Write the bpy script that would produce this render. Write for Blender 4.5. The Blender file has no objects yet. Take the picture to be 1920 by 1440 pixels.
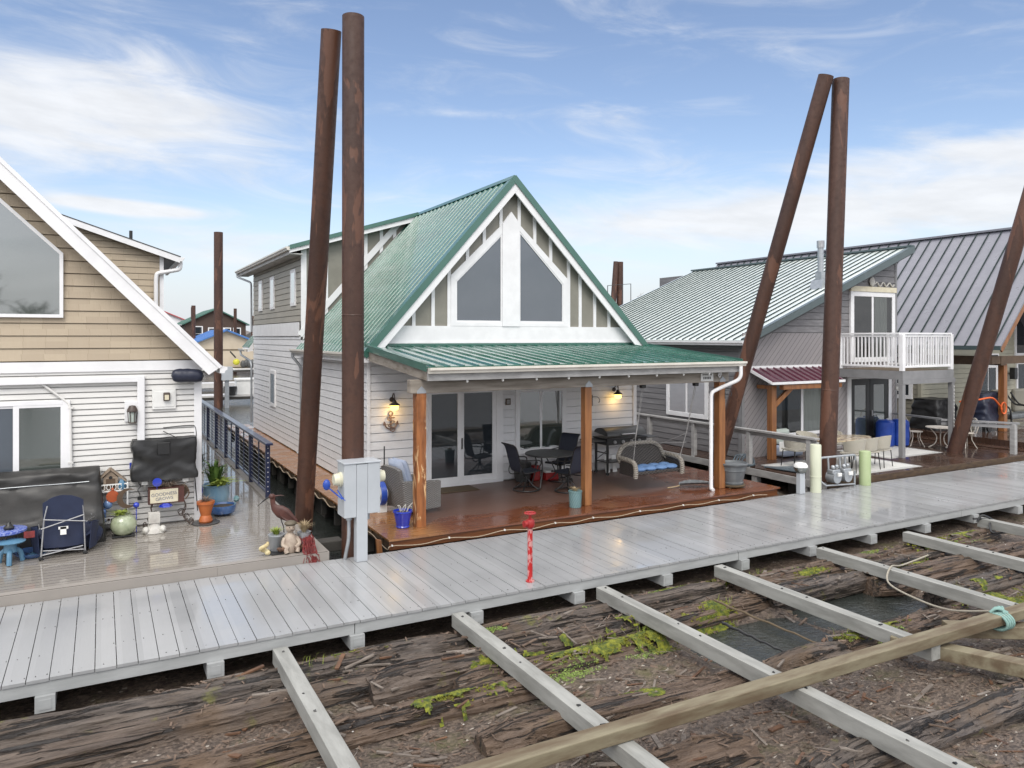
import bpy, math, random
import numpy as np
from mathutils import Vector, Matrix, noise as mnoise
random.seed(7)
R = math.radians
sc = bpy.context.scene
C = sc.collection

# ------------------------------------------------------------------ camera
YAW = math.atan(770 / 1410.0)
cam_d = bpy.data.cameras.new('camera')
cam = bpy.data.objects.new('camera', cam_d); C.objects.link(cam)
cam.location = (0, 0, 3.5)
cam.rotation_euler = (R(90), 0, -YAW)
cam_d.sensor_width = 36
cam_d.lens = 36 * 1410 / 1920.0
cam_d.shift_y = -88 / 1920.0
cam_d.clip_end = 3000
cam_d.clip_start = 0.1
sc.camera = cam

# ------------------------------------------------------------------ sky, sun, exposure
SUN_EL, SUN_AZ = R(50), R(-150)          # azimuth from +Y towards +X
world = bpy.data.worlds.new('World'); sc.world = world
world.use_nodes = True
wn, wl = world.node_tree.nodes, world.node_tree.links
wn.clear()

class NB:
    """tiny helper for node maths in one tree"""
    def __init__(s, tree): s.t = tree; s.n = tree.nodes; s.l = tree.links
    def new(s, typ, **kw):
        n = s.n.new(typ)
        for k, v in kw.items(): setattr(n, k, v)
        return n
    def put(s, sock, val):
        if isinstance(val, bpy.types.NodeSocket): s.l.new(val, sock)
        else: sock.default_value = val
    def m(s, op, a, b=None, c=None, clamp=False):
        n = s.new('ShaderNodeMath', operation=op); n.use_clamp = clamp
        s.put(n.inputs[0], a)
        if b is not None: s.put(n.inputs[1], b)
        if c is not None: s.put(n.inputs[2], c)
        return n.outputs[0]
    def ramp(s, v, a, b, lo=0.0, hi=1.0, smooth=True):
        n = s.new('ShaderNodeMapRange', interpolation_type='SMOOTHSTEP' if smooth else 'LINEAR')
        s.put(n.inputs[0], v); s.put(n.inputs[1], a); s.put(n.inputs[2], b); s.put(n.inputs[3], lo); s.put(n.inputs[4], hi)
        return n.outputs[0]
    def mix(s, f, a, b, mode='MIX'):
        n = s.new('ShaderNodeMix', data_type='RGBA', blend_type=mode)
        s.put(n.inputs[0], f)
        for i, v in ((6, a), (7, b)):
            if isinstance(v, tuple) and len(v) == 3: v = (*v, 1)
            s.put(n.inputs[i], v)
        return n.outputs[2]
    def noise(s, vec, scale=5, detail=4, rough=0.5, dist=0.0, out=0):
        n = s.new('ShaderNodeTexNoise')
        if vec is not None: s.l.new(vec, n.inputs['Vector'])
        n.inputs['Scale'].default_value = scale; n.inputs['Detail'].default_value = detail
        n.inputs['Roughness'].default_value = rough; n.inputs['Distortion'].default_value = dist
        return n.outputs[out]
    def xyz(s, x, y, z):
        n = s.new('ShaderNodeCombineXYZ'); s.put(n.inputs[0], x); s.put(n.inputs[1], y); s.put(n.inputs[2], z)
        return n.outputs[0]
    def sep(s, v):
        n = s.new('ShaderNodeSeparateXYZ'); s.l.new(v, n.inputs[0]); return n.outputs
    def mapv(s, v, scale=(1, 1, 1), rot=(0, 0, 0), loc=(0, 0, 0)):
        n = s.new('ShaderNodeMapping'); s.l.new(v, n.inputs[0])
        n.inputs['Scale'].default_value = scale; n.inputs['Rotation'].default_value = rot; n.inputs['Location'].default_value = loc
        return n.outputs[0]

w = NB(world.node_tree)
sky = w.new('ShaderNodeTexSky', sky_type='NISHITA')
sky.sun_disc = False; sky.sun_elevation = SUN_EL; sky.sun_rotation = SUN_AZ
sky.air_density = 1.0; sky.dust_density = 0.6; sky.ozone_density = 2.0
tcw = w.new('ShaderNodeTexCoord')
dx, dy, dz = w.sep(tcw.outputs['Generated'])
az = w.m('ARCTAN2', dx, dy)
el = dz
cv = w.xyz(w.m('MULTIPLY', az, 3.0), w.m('ADD', w.m('MULTIPLY', el, 13.0), w.m('MULTIPLY', az, 0.9)), 1.7)
n1 = w.noise(cv, 1.6, 9, 0.62, 0.9)
n2 = w.noise(w.mapv(cv, (1.0, 0.5, 1), loc=(7, 3, 0)), 0.55, 3, 0.5, 0.3)
def bump(a0, e0, sa, se, amp):
    x = w.m('DIVIDE', w.m('SUBTRACT', az, a0), sa)
    y = w.m('DIVIDE', w.m('SUBTRACT', el, e0), se)
    q = w.m('ADD', w.m('MULTIPLY', x, x), w.m('MULTIPLY', y, y))
    return w.m('MULTIPLY', w.m('EXPONENT', w.m('MULTIPLY', q, -1.0)), amp)
cl = w.m('ADD', w.m('MULTIPLY', n1, 0.85), w.m('MULTIPLY', n2, 0.45))
for b in [(0.02, .262, .17, .045, .40), (-.10, .23, .10, .05, .25), (.045, .150, .075, .0075, .62), (-.02, .155, .05, .007, .4),
          (.10, .125, .12, .012, .30), (0.95, .160, .30, .030, .46), (1.10, .205, .24, .020, .42), (.72, .135, .25, .03, .30),
          (.60, .222, .14, .012, .16), (.43, .284, .08, .006, .20), (1.3, .14, .3, .05, .3), (.14, .10, .1, .012, .28)]:
    cl = w.m('ADD', cl, bump(*b))
mask = w.ramp(cl, .60, 1.14)
hz = w.ramp(el, .0, .19, .92, 0.0)
blue = w.mix(1.0, sky.outputs[0], (.78, .715, .70), 'MULTIPLY')
col = w.mix(hz, blue, (3.1, 3.3, 3.6))
shade = w.ramp(w.noise(cv, 3.5, 5, .6), .25, .75, 0.90, 1.04)
cloudc = w.mix(1.0, (3.9, 3.98, 4.12), w.xyz(shade, shade, shade), 'MULTIPLY')
col = w.mix(w.m('MULTIPLY', mask, .93), col, cloudc)
# bright overcast overhead and behind the viewer, the dimmer clear patch in front
front = w.m('ADD', w.m('MULTIPLY', dx, math.sin(YAW)), w.m('MULTIPLY', dy, math.cos(YAW)))
over = w.m('MAXIMUM', w.ramp(el, .42, .75), w.m('MULTIPLY', w.ramp(front, .30, -.25), w.ramp(el, -.02, .45, .45, 1.0)))
oc_ = w.ramp(n1, .2, .75, 6.4, 8.6)
col = w.mix(over, col, w.mix(1.0, w.xyz(oc_, oc_, oc_), (1.0, 1.0, 1.03), 'MULTIPLY'))
bg = w.new('ShaderNodeBackground'); w.l.new(col, bg.inputs[0]); bg.inputs[1].default_value = 0.1
wo = w.new('ShaderNodeOutputWorld'); w.l.new(bg.outputs[0], wo.inputs[0])

sun_d = bpy.data.lights.new('sun', 'SUN'); sun_d.energy = 0.9; sun_d.angle = R(30); sun_d.color = (1, .95, .87)
sun = bpy.data.objects.new('sun', sun_d); C.objects.link(sun)
sdir = Vector((math.sin(SUN_AZ) * math.cos(SUN_EL), math.cos(SUN_AZ) * math.cos(SUN_EL), math.sin(SUN_EL)))
sun.location = sdir * 60
sun.rotation_euler = sdir.to_track_quat('Z', 'Y').to_euler()

sc.view_settings.view_transform = 'Standard'; sc.view_settings.look = 'None'
sc.view_settings.exposure = 1.25; sc.view_settings.gamma = 1.0; sc.view_settings.use_curve_mapping = False
sc.render.engine = 'CYCLES'
sc.cycles.max_bounces = 6; sc.cycles.diffuse_bounces = 3; sc.cycles.glossy_bounces = 3; sc.cycles.transparent_max_bounces = 6

# ------------------------------------------------------------------ mesh builder
ORG = {}
class MB:
    def __init__(s): s.v = []; s.f = []; s.mi = []; s.sm = []
    def add(s, vs, fs, mi=0, smooth=False):
        o = len(s.v); s.v += [tuple(p) for p in vs]
        for f in fs: s.f.append([i + o for i in f]); s.mi.append(mi); s.sm.append(smooth)
        return s
    def box(s, x0, y0, z0, x1, y1, z1, mi=0):
        x0, x1 = sorted((x0, x1)); y0, y1 = sorted((y0, y1)); z0, z1 = sorted((z0, z1))
        vs = [(x0, y0, z0), (x1, y0, z0), (x1, y1, z0), (x0, y1, z0), (x0, y0, z1), (x1, y0, z1), (x1, y1, z1), (x0, y1, z1)]
        return s.add(vs, [(3, 2, 1, 0), (4, 5, 6, 7), (0, 1, 5, 4), (1, 2, 6, 5), (2, 3, 7, 6), (3, 0, 4, 7)], mi)
    def bar(s, p, q, wd, ht, up=(0, 0, 1), mi=0):
        p, q = Vector(p), Vector(q); d = (q - p).normalized(); up = Vector(up)
        x = d.cross(up)
        if x.length < 1e-4: x = d.cross(Vector((0, 1, 0)))
        x.normalize(); u = x.cross(d).normalized()
        a, b = x * wd / 2, u * ht / 2
        vs = [p - a - b, p + a - b, p + a + b, p - a + b, q - a - b, q + a - b, q + a + b, q - a + b]
        return s.add(vs, [(3, 2, 1, 0), (4, 5, 6, 7), (0, 1, 5, 4), (1, 2, 6, 5), (2, 3, 7, 6), (3, 0, 4, 7)][::1], mi)
    def prism(s, poly, vec, mi=0):
        n = len(poly); vec = Vector(vec); a = [Vector(p) for p in poly]; b = [p + vec for p in a]
        return s.add(a + b, [tuple(range(n))[::-1], tuple(range(n, 2 * n))] + [(i, (i + 1) % n, n + (i + 1) % n, n + i) for i in range(n)], mi)
    def tube(s, pts, r, n=8, closed=False, mi=0):
        pts = [Vector(p) for p in pts]; m = len(pts); rs = r if isinstance(r, (list, tuple)) else [r] * m
        vs = []; prev = None
        for i, p in enumerate(pts):
            if closed: d = pts[(i + 1) % m] - pts[i - 1]
            else: d = pts[min(i + 1, m - 1)] - pts[max(i - 1, 0)]
            if d.length < 1e-9: d = Vector((0, 0, 1))
            d.normalize()
            if prev is None:
                x = d.cross(Vector((0, 0, 1)))
                if x.length < 1e-3: x = d.cross(Vector((1, 0, 0)))
            else:
                x = prev - d * prev.dot(d)
                if x.length < 1e-4: x = d.cross(Vector((0.3, 1, 0.2)))
            x.normalize(); prev = x; y = d.cross(x)
            for k in range(n):
                a = 2 * math.pi * k / n
                vs.append(p + (x * math.cos(a) + y * math.sin(a)) * rs[i])
        fs = []
        for i in range(m if closed else m - 1):
            j = (i + 1) % m
            for k in range(n): fs.append((i * n + k, i * n + (k + 1) % n, j * n + (k + 1) % n, j * n + k))
        s.add(vs, fs, mi, True)
        if not closed:
            s.add(vs[:n], [tuple(range(n))[::-1]], mi); s.add(vs[-n:], [tuple(range(n))], mi)
        return s
    def cyl(s, p, q, r0, r1=None, n=16, mi=0): return s.tube([p, q], [r0, r0 if r1 is None else r1], n, mi=mi)
    def lathe(s, prof, c=(0, 0, 0), n=24, mi=0, sx=1, sy=1):
        c = Vector(c); vs = []; fs = []
        for (r, z) in prof:
            for k in range(n):
                a = 2 * math.pi * k / n; vs.append(c + Vector((r * math.cos(a) * sx, r * math.sin(a) * sy, z)))
        for i in range(len(prof) - 1):
            for k in range(n): fs.append((i * n + k, i * n + (k + 1) % n, (i + 1) * n + (k + 1) % n, (i + 1) * n + k))
        if prof[0][0] > 1e-5: fs.append(tuple(range(n))[::-1])
        if prof[-1][0] > 1e-5: fs.append(tuple(range((len(prof) - 1) * n, len(prof) * n)))
        return s.add(vs, fs, mi, True)
    def sphere(s, c, rx, ry=None, rz=None, n=14, m=9, mi=0):
        ry = rx if ry is None else ry; rz = rx if rz is None else rz
        prof = [(math.sin(math.pi * i / m), -math.cos(math.pi * i / m)) for i in range(m + 1)]
        c = Vector(c); vs = []; fs = []
        for (r, z) in prof:
            for k in range(n):
                a = 2 * math.pi * k / n; vs.append(c + Vector((r * math.cos(a) * rx, r * math.sin(a) * ry, z * rz)))
        for i in range(m):
            for k in range(n): fs.append((i * n + k, i * n + (k + 1) % n, (i + 1) * n + (k + 1) % n, (i + 1) * n + k))
        return s.add(vs, fs, mi, True)
    def grid(s, fn, nu, nv, mi=0, smooth=True, flip=False):
        vs = [fn(i / nu, j / nv) for j in range(nv + 1) for i in range(nu + 1)]
        fs = []
        for j in range(nv):
            for i in range(nu):
                a = j * (nu + 1) + i; q = (a, a + 1, a + nu + 2, a + nu + 1)
                fs.append(q[::-1] if flip else q)
        return s.add(vs, fs, mi, smooth)
    def slab(s, fn, nu, nv, th, mi=0):
        """a grid with thickness th along its local normal"""
        P = [[Vector(fn(i / nu, j / nv)) for i in range(nu + 1)] for j in range(nv + 1)]
        N = [[None] * (nu + 1) for _ in range(nv + 1)]
        for j in range(nv + 1):
            for i in range(nu + 1):
                a = P[j][min(i + 1, nu)] - P[j][max(i - 1, 0)]; b = P[min(j + 1, nv)][i] - P[max(j - 1, 0)][i]
                q = a.cross(b); N[j][i] = q.normalized() if q.length > 1e-12 else Vector((0, 0, 1))
        W = nu + 1; K = W * (nv + 1)
        vs = [P[j][i] for j in range(nv + 1) for i in range(W)] + [P[j][i] - N[j][i] * th for j in range(nv + 1) for i in range(W)]
        fs = []
        for j in range(nv):
            for i in range(nu):
                a = j * W + i; q = (a, a + 1, a + W + 1, a + W); fs.append(q); fs.append(tuple(x + K for x in q[::-1]))
        for i in range(nu):
            fs.append((i + 1, i, i + K, i + 1 + K)); a = nv * W + i; fs.append((a, a + 1, a + 1 + K, a + K))
        for j in range(nv):
            a = j * W; fs.append((a, a + W, a + W + K, a + K)); a = j * W + nu; fs.append((a + W, a, a + K, a + W + K))
        return s.add(vs, fs, mi, True)
    def xf(s, M, since=0):
        for i in range(since, len(s.v)): s.v[i] = tuple(M @ Vector(s.v[i]))
        return s
    def build(s, name, mats, parent=None, local=False, bevel=0.0, fix=False):
        me = bpy.data.meshes.new(name)
        o3 = Vector((0, 0, 0))
        if parent is not None and not local: o3 = ORG.get(parent.name, o3)
        me.from_pydata([(p[0] - o3.x, p[1] - o3.y, p[2] - o3.z) for p in s.v], [], s.f)
        if not isinstance(mats, (list, tuple)): mats = [mats]
        for m in mats: me.materials.append(m)
        me.polygons.foreach_set('material_index', s.mi)
        me.polygons.foreach_set('use_smooth', s.sm)
        me.update()
        if any(s.sm):
            try: me.set_sharp_from_angle(angle=R(38))
            except Exception: pass
        o = bpy.data.objects.new(name, me); C.objects.link(o)
        if parent is not None:
            o.parent = parent
        ORG[o.name] = o3
        if bevel:
            b = o.modifiers.new('bevel', 'BEVEL'); b.width = bevel; b.segments = 2; b.limit_method = 'ANGLE'; b.angle_limit = R(40)
        return o

def each(mb, name, mats, parent, bevel=0.0):
    """every connected piece of mb becomes an object of its own"""
    par = list(range(len(mb.v)))
    def fd(a):
        while par[a] != a: par[a] = par[par[a]]; a = par[a]
        return a
    for f in mb.f:
        for i in f[1:]: par[fd(i)] = fd(f[0])
    gr = {}
    for k, f in enumerate(mb.f): gr.setdefault(fd(f[0]), []).append(k)
    for ks in gr.values():
        m2 = MB(); ix = {}
        for k in ks:
            for i in mb.f[k]:
                if i not in ix: ix[i] = len(m2.v); m2.v.append(mb.v[i])
            m2.f.append([ix[i] for i in mb.f[k]]); m2.mi.append(mb.mi[k]); m2.sm.append(mb.sm[k])
        m2.build(name, mats, parent, bevel=bevel)
def thing(name, label, cat, loc=(0, 0, 0), group=None, rz=0.0):
    o = bpy.data.objects.new(name, None); C.objects.link(o); o.empty_display_size = .1
    o.location = loc; o.rotation_euler = (0, 0, rz)
    ORG[o.name] = Vector(loc)
    o['label'] = label; o['category'] = cat
    if group: o['group'] = group
    return o
def tag(o, label, cat, group=None):
    o['label'] = label; o['category'] = cat
    if group: o['group'] = group
    return o
def struct(o, kind='structure'): o['kind'] = kind; return o
def dup(root, loc, rz=None, label=None):
    r = root.copy(); C.objects.link(r); r.location = loc
    if rz is not None: r.rotation_euler = (0, 0, rz)
    if label: r['label'] = label
    for ch in list(root.children):
        c = ch.copy(); C.objects.link(c); c.parent = r
        for g in list(ch.children):
            d = g.copy(); C.objects.link(d); d.parent = c
    return r
def arc(c, r, a0, a1, n, ax=(1, 0, 0), ay=(0, 0, 1)):
    c, ax, ay = Vector(c), Vector(ax), Vector(ay)
    return [c + ax * r * math.cos(R(a0 + (a1 - a0) * i / n)) + ay * r * math.sin(R(a0 + (a1 - a0) * i / n)) for i in range(n + 1)]
# ------------------------------------------------------------------ materials
def new_mat(name):
    m = bpy.data.materials.new(name); m.use_nodes = True
    t = m.node_tree; t.nodes.clear(); nb = NB(t)
    out = nb.new('ShaderNodeOutputMaterial'); b = nb.new('ShaderNodeBsdfPrincipled')
    nb.l.new(b.outputs[0], out.inputs[0])
    tc = nb.new('ShaderNodeTexCoord')
    return m, nb, b, tc.outputs['Object']
def setbump(nb, b, h, strength=.3, dist=.02):
    n = nb.new('ShaderNodeBump'); n.inputs['Strength'].default_value = strength; n.inputs['Distance'].default_value = dist
    nb.l.new(h, n.inputs['Height']); nb.l.new(n.outputs[0], b.inputs['Normal'])
def simple(name, c1, c2=None, rough=.5, scale=6, stretch=(1, 1, 1), bump=0.0, bscale=None, metallic=0.0, coat=0.0, ior=1.5, lo=.3, hi=.7, rough2=None, coatr=.05):
    m, nb, b, oc = new_mat(name)
    v = nb.mapv(oc, stretch)
    nz = nb.noise(v, scale, 6, .6)
    c2 = c2 or tuple(x * .78 for x in c1)
    nb.l.new(nb.mix(nb.ramp(nz, lo, hi), c1, c2), b.inputs['Base Color'])
    if rough2 is None: b.inputs['Roughness'].default_value = rough
    else: nb.l.new(nb.ramp(nb.noise(v, scale * .6, 3, .5), .35, .65, rough, rough2), b.inputs['Roughness'])
    b.inputs['Metallic'].default_value = metallic; b.inputs['Coat Weight'].default_value = coat; b.inputs['Coat Roughness'].default_value = coatr
    b.inputs['IOR'].default_value = ior
    if bump: setbump(nb, b, nb.noise(v, bscale or scale * 4, 5, .6), bump, .01)
    return m

M = {}
M['white_trim'] = simple('white_trim', (.78, .78, .79), (.71, .71, .72), .45, 3, bump=.05)
M['white_wall'] = simple('white_wall', (.75, .75, .76), (.68, .68, .69), .5, 2.2, (1, 1, 3), bump=.08, bscale=30)
M['vinyl'] = simple('vinyl', (.69, .68, .655), (.63, .62, .60), .42, 2, (1, 1, 3))
M['olive_panel'] = simple('olive_panel', (.235, .225, .19), (.20, .19, .16), .55, 2.5, bump=.1)
M['taupe_siding'] = simple('taupe_siding', (.36, .335, .285), (.31, .29, .245), .55, 2.5, (1, .5, 2), bump=.08)
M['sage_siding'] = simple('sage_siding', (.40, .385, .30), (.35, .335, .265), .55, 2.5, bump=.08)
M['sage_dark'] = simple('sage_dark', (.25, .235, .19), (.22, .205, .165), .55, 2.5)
M['gray_board'] = simple('gray_board', (.15, .145, .15), (.24, .235, .24), .5, 2.6, (1, .35, 5), bump=.15, lo=.35, hi=.85)
M['gutter_cream'] = simple('gutter_cream', (.66, .63, .57), (.58, .55, .49), .35, 3)
M['soffit'] = simple('soffit', (.48, .47, .45), None, .6, 3)
M['glass'] = simple('glass', (.028, .034, .040), (.022, .027, .033), .02, 1.5, ior=1.75)
M['glass_slate'] = simple('glass_slate', (.085, .10, .12), (.075, .09, .11), .04, 1.2, ior=1.8)
M['glass_green'] = simple('glass_green', (.060, .075, .068), (.05, .062, .056), .03, 1.2, ior=2.9)
M['unlit_room_sheet'] = simple('unlit_room_sheet', (.022, .02, .02), (.05, .045, .04), .7, 2)
M['curtain'] = simple('curtain', (.62, .61, .56), (.5, .49, .45), .8, 5, (6, 6, .3))
M['blind'] = simple('blind', (.42, .47, .43), (.37, .42, .39), .7, 4)
def clear_glass():
    m = bpy.data.materials.new('clear_glass'); m.use_nodes = True
    nb = NB(m.node_tree); m.node_tree.nodes.clear()
    out = nb.new('ShaderNodeOutputMaterial'); tr = nb.new('ShaderNodeBsdfTransparent'); gl = nb.new('ShaderNodeBsdfGlossy')
    tr.inputs[0].default_value = (.72, .76, .76, 1); gl.inputs['Roughness'].default_value = .02
    fr = nb.new('ShaderNodeFresnel'); fr.inputs[0].default_value = 1.75
    mx = nb.new('ShaderNodeMixShader'); nb.l.new(fr.outputs[0], mx.inputs[0]); nb.l.new(tr.outputs[0], mx.inputs[1]); nb.l.new(gl.outputs[0], mx.inputs[2])
    nb.l.new(mx.outputs[0], out.inputs[0]); return m
M['clear_glass'] = clear_glass()

def roof_metal(name, c, c2, rough=.22, coat=.9, metallic=.0):
    m, nb, b, oc = new_mat(name)
    nz = nb.noise(nb.mapv(oc, (1, .25, 1)), 1.6, 5, .6)
    nb.l.new(nb.mix(nb.ramp(nz, .3, .75), c, c2), b.inputs['Base Color'])
    nb.l.new(nb.ramp(nb.noise(oc, 3.5, 4, .6), .3, .7, rough * .7, rough * 1.6), b.inputs['Roughness'])
    b.inputs['Coat Weight'].default_value = coat; b.inputs['Coat Roughness'].default_value = .08; b.inputs['Coat IOR'].default_value = 1.6
    b.inputs['Metallic'].default_value = metallic
    setbump(nb, b, nb.noise(oc, 2.2, 3, .5), .05, .02)
    return m
M['roof_green'] = roof_metal('roof_green', (.013, .092, .064), (.024, .128, .09))
M['roof_painted_sheen'] = roof_metal('roof_painted_sheen', (.72, .78, .75), (.78, .83, .80), .25, 1.0, .0)  # sky reflection on the metal panels is painted in as a pale base
M['roof_purple'] = roof_metal('roof_purple', (.165, .166, .195), (.19, .19, .22), .35, .35)
M['seam_dark'] = simple('seam_dark', (.040, .055, .055), (.05, .066, .066), .95, 4, ior=1.15)
M['trim_green'] = simple('trim_green', (.035, .115, .088), (.045, .135, .105), .3, 2, coat=.5)
M['trim_slate'] = simple('trim_slate', (.055, .082, .085), (.07, .095, .10), .35, 2, coat=.3)
M['roof_maroon'] = simple('roof_maroon', (.08, .020, .036), (.10, .028, .046), .25, 3, coat=.8)
M['roof_blue'] = simple('roof_blue', (.05, .14, .36), (.07, .18, .42), .4, 2)
M['roof_red'] = simple('roof_red', (.38, .07, .08), (.42, .1, .1), .5, 2)

def shingle_mat():
    m, nb, b, oc = new_mat('beige_shingle')
    x, y, z = nb.sep(oc)
    row = nb.m('FLOOR', nb.m('DIVIDE', nb.m('SUBTRACT', z, 3.08 + .0), .215))
    wn_ = nb.new('ShaderNodeTexWhiteNoise', noise_dimensions='1D'); nb.l.new(row, wn_.inputs['W'])
    u = nb.m('ADD', nb.m('MULTIPLY', nb.m('ADD', x, y), 3.1), nb.m('MULTIPLY', wn_.outputs[0], 7.0))
    cell = nb.m('FLOOR', u); fr = nb.m('FRACT', u)
    w2 = nb.new('ShaderNodeTexWhiteNoise', noise_dimensions='2D'); nb.l.new(nb.xyz(cell, row, 0), w2.inputs['Vector'])
    base = nb.mix(w2.outputs[0], (.40, .33, .245), (.46, .385, .285))
    base = nb.mix(nb.m('MULTIPLY', nb.noise(nb.mapv(oc, (1, 1, .15)), 22, 4, .6), .35), base, (.36, .28, .19))
    edge = nb.m('LESS_THAN', fr, .018)
    nb.l.new(nb.mix(nb.m('MULTIPLY', edge, .5), base, (.22, .17, .11)), b.inputs['Base Color'])
    b.inputs['Roughness'].default_value = .6
    setbump(nb, b, nb.m('SUBTRACT', nb.noise(nb.mapv(oc, (1, 1, .1)), 30, 3, .6), edge), .25, .01)
    return m
M['shingle'] = shingle_mat()

def chevron_mat():
    m, nb, b, oc = new_mat('diagonal_board')
    x, y, z = nb.sep(oc)
    q = nb.m('DIVIDE', nb.m('SUBTRACT', z, nb.m('MULTIPLY', nb.m('ABSOLUTE', nb.m('SUBTRACT', x, 19.45)), -1.05)), .20)
    cell = nb.m('FLOOR', q); fr = nb.m('FRACT', q)
    w1 = nb.new('ShaderNodeTexWhiteNoise', noise_dimensions='1D'); nb.l.new(cell, w1.inputs['W'])
    base = nb.mix(w1.outputs[0], (.245, .23, .235), (.285, .265, .265))
    base = nb.mix(nb.m('MULTIPLY', nb.noise(oc, 5, 5, .6), .4), base, (.20, .185, .19))
    gap = nb.m('LESS_THAN', fr, .085)
    nb.l.new(nb.mix(nb.m('MULTIPLY', gap, .85), base, (.035, .033, .035)), b.inputs['Base Color'])
    b.inputs['Roughness'].default_value = .5
    setbump(nb, b, nb.m('MULTIPLY', gap, -1.0), .6, .02)
    return m
M['diagonal_board'] = chevron_mat()

def rust_mat():
    m, nb, b, oc = new_mat('rusted_steel')
    v = nb.mapv(oc, (1, 1, .16))
    n1_ = nb.noise(v, 2.2, 6, .62, .4); n2_ = nb.noise(oc, 9, 6, .65)
    c = nb.mix(nb.ramp(n1_, .32, .68), (.042, .0165, .0092), (.070, .029, .0165))
    c = nb.mix(nb.m('MULTIPLY', nb.ramp(n2_, .45, .8), .55), c, (.022, .011, .010))
    patch = nb.ramp(nb.noise(nb.mapv(oc, (1.6, 1.6, .35)), 1.5, 4, .6, .5), .57, .60)
    c = nb.mix(nb.m('MULTIPLY', patch, .7), c, (.13, .056, .032))
    specks = nb.ramp(nb.noise(oc, 38, 2, .5), .76, .80)
    c = nb.mix(nb.m('MULTIPLY', specks, .5), c, (.2, .13, .1))
    nb.l.new(c, b.inputs['Base Color'])
    nb.l.new(nb.ramp(n2_, .3, .7, .42, .68), b.inputs['Roughness'])
    setbump(nb, b, nb.m('ADD', n2_, nb.m('MULTIPLY', patch, -.6)), .25, .012)
    return m
M['rust'] = rust_mat()

def plank_mat(name, axis, pitch, ca, cb, wet_lo=.05, wet_hi=.42, grain=.25, wetscale=.55, lo=.42, hi=.60, gapw=0.0, ior=1.45, stain=None, off=0.0):
    """boards: tone by board, grain along the board, wet film by noise"""
    m, nb, b, oc = new_mat(name)
    x, y, z = nb.sep(oc)
    u = nb.m('DIVIDE', nb.m('SUBTRACT', x if axis == 'x' else y, off), pitch)
    cell = nb.m('FLOOR', u); fr = nb.m('FRACT', u)
    w1 = nb.new('ShaderNodeTexWhiteNoise', noise_dimensions='1D'); nb.l.new(cell, w1.inputs['W'])
    st = (14, 1.2, 1) if axis == 'x' else (1.2, 14, 1)
    g = nb.noise(nb.mapv(oc, st), 2.2, 6, .65)
    base = nb.mix(w1.outputs[0], ca, cb)
    base = nb.mix(nb.m('MULTIPLY', g, grain), base, tuple(k * .45 for k in ca))
    wet = nb.ramp(nb.noise(nb.mapv(oc, (1, 1.5, 1) if axis == 'x' else (1.6, 1, 1)), wetscale, 4, .55, .5), lo, hi)
    if stain: base = nb.mix(nb.m('MULTIPLY', nb.ramp(nb.noise(oc, .9, 6, .65), .5, .8), .5), base, stain)
    base = nb.mix(nb.m('MULTIPLY', wet, .16), base, tuple(k * .62 for k in ca))
    if gapw:
        gp = nb.m('LESS_THAN', fr, gapw)
        base = nb.mix(nb.m('MULTIPLY', gp, .8), base, tuple(k * .15 for k in ca))
        setbump(nb, b, nb.m('SUBTRACT', nb.m('MULTIPLY', nb.m('SUBTRACT', 1.0, wet), g), gp), .3, .01)
    else:
        setbump(nb, b, nb.m('MULTIPLY', nb.m('SUBTRACT', 1.0, wet), g), .18, .008)
    nb.l.new(base, b.inputs['Base Color'])
    rr = nb.ramp(wet, 0, 1, wet_hi, wet_lo)
    nb.l.new(nb.m('ADD', rr, nb.m('MULTIPLY', w1.outputs[0], .08)), b.inputs['Roughness'])
    b.inputs['IOR'].default_value = ior
    return m
M['walk_plank'] = plank_mat('walk_plank', 'x', .205, (.285, .29, .295), (.335, .34, .345), .04, .20, .06, .38, .38, .66, ior=1.65, stain=(.27, .275, .285))
M['walk_side'] = simple('walk_side', (.36, .37, .37), (.29, .30, .30), .5, 3, (.6, 1, 3), bump=.1)
M['taupe_deck'] = plank_mat('taupe_deck', 'y', .14, (.27, .245, .215), (.295, .27, .24), .02, .13, .10, .5, .32, .52, gapw=.10, ior=1.85)
M['taupe_fascia'] = simple('taupe_fascia', (.27, .245, .22), (.24, .22, .20), .5, 2)
M['dark_deck'] = plank_mat('dark_deck', 'y', .14, (.060, .034, .024), (.080, .046, .033), .06, .3, .3, .6, .35, .6, gapw=.07)
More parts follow.
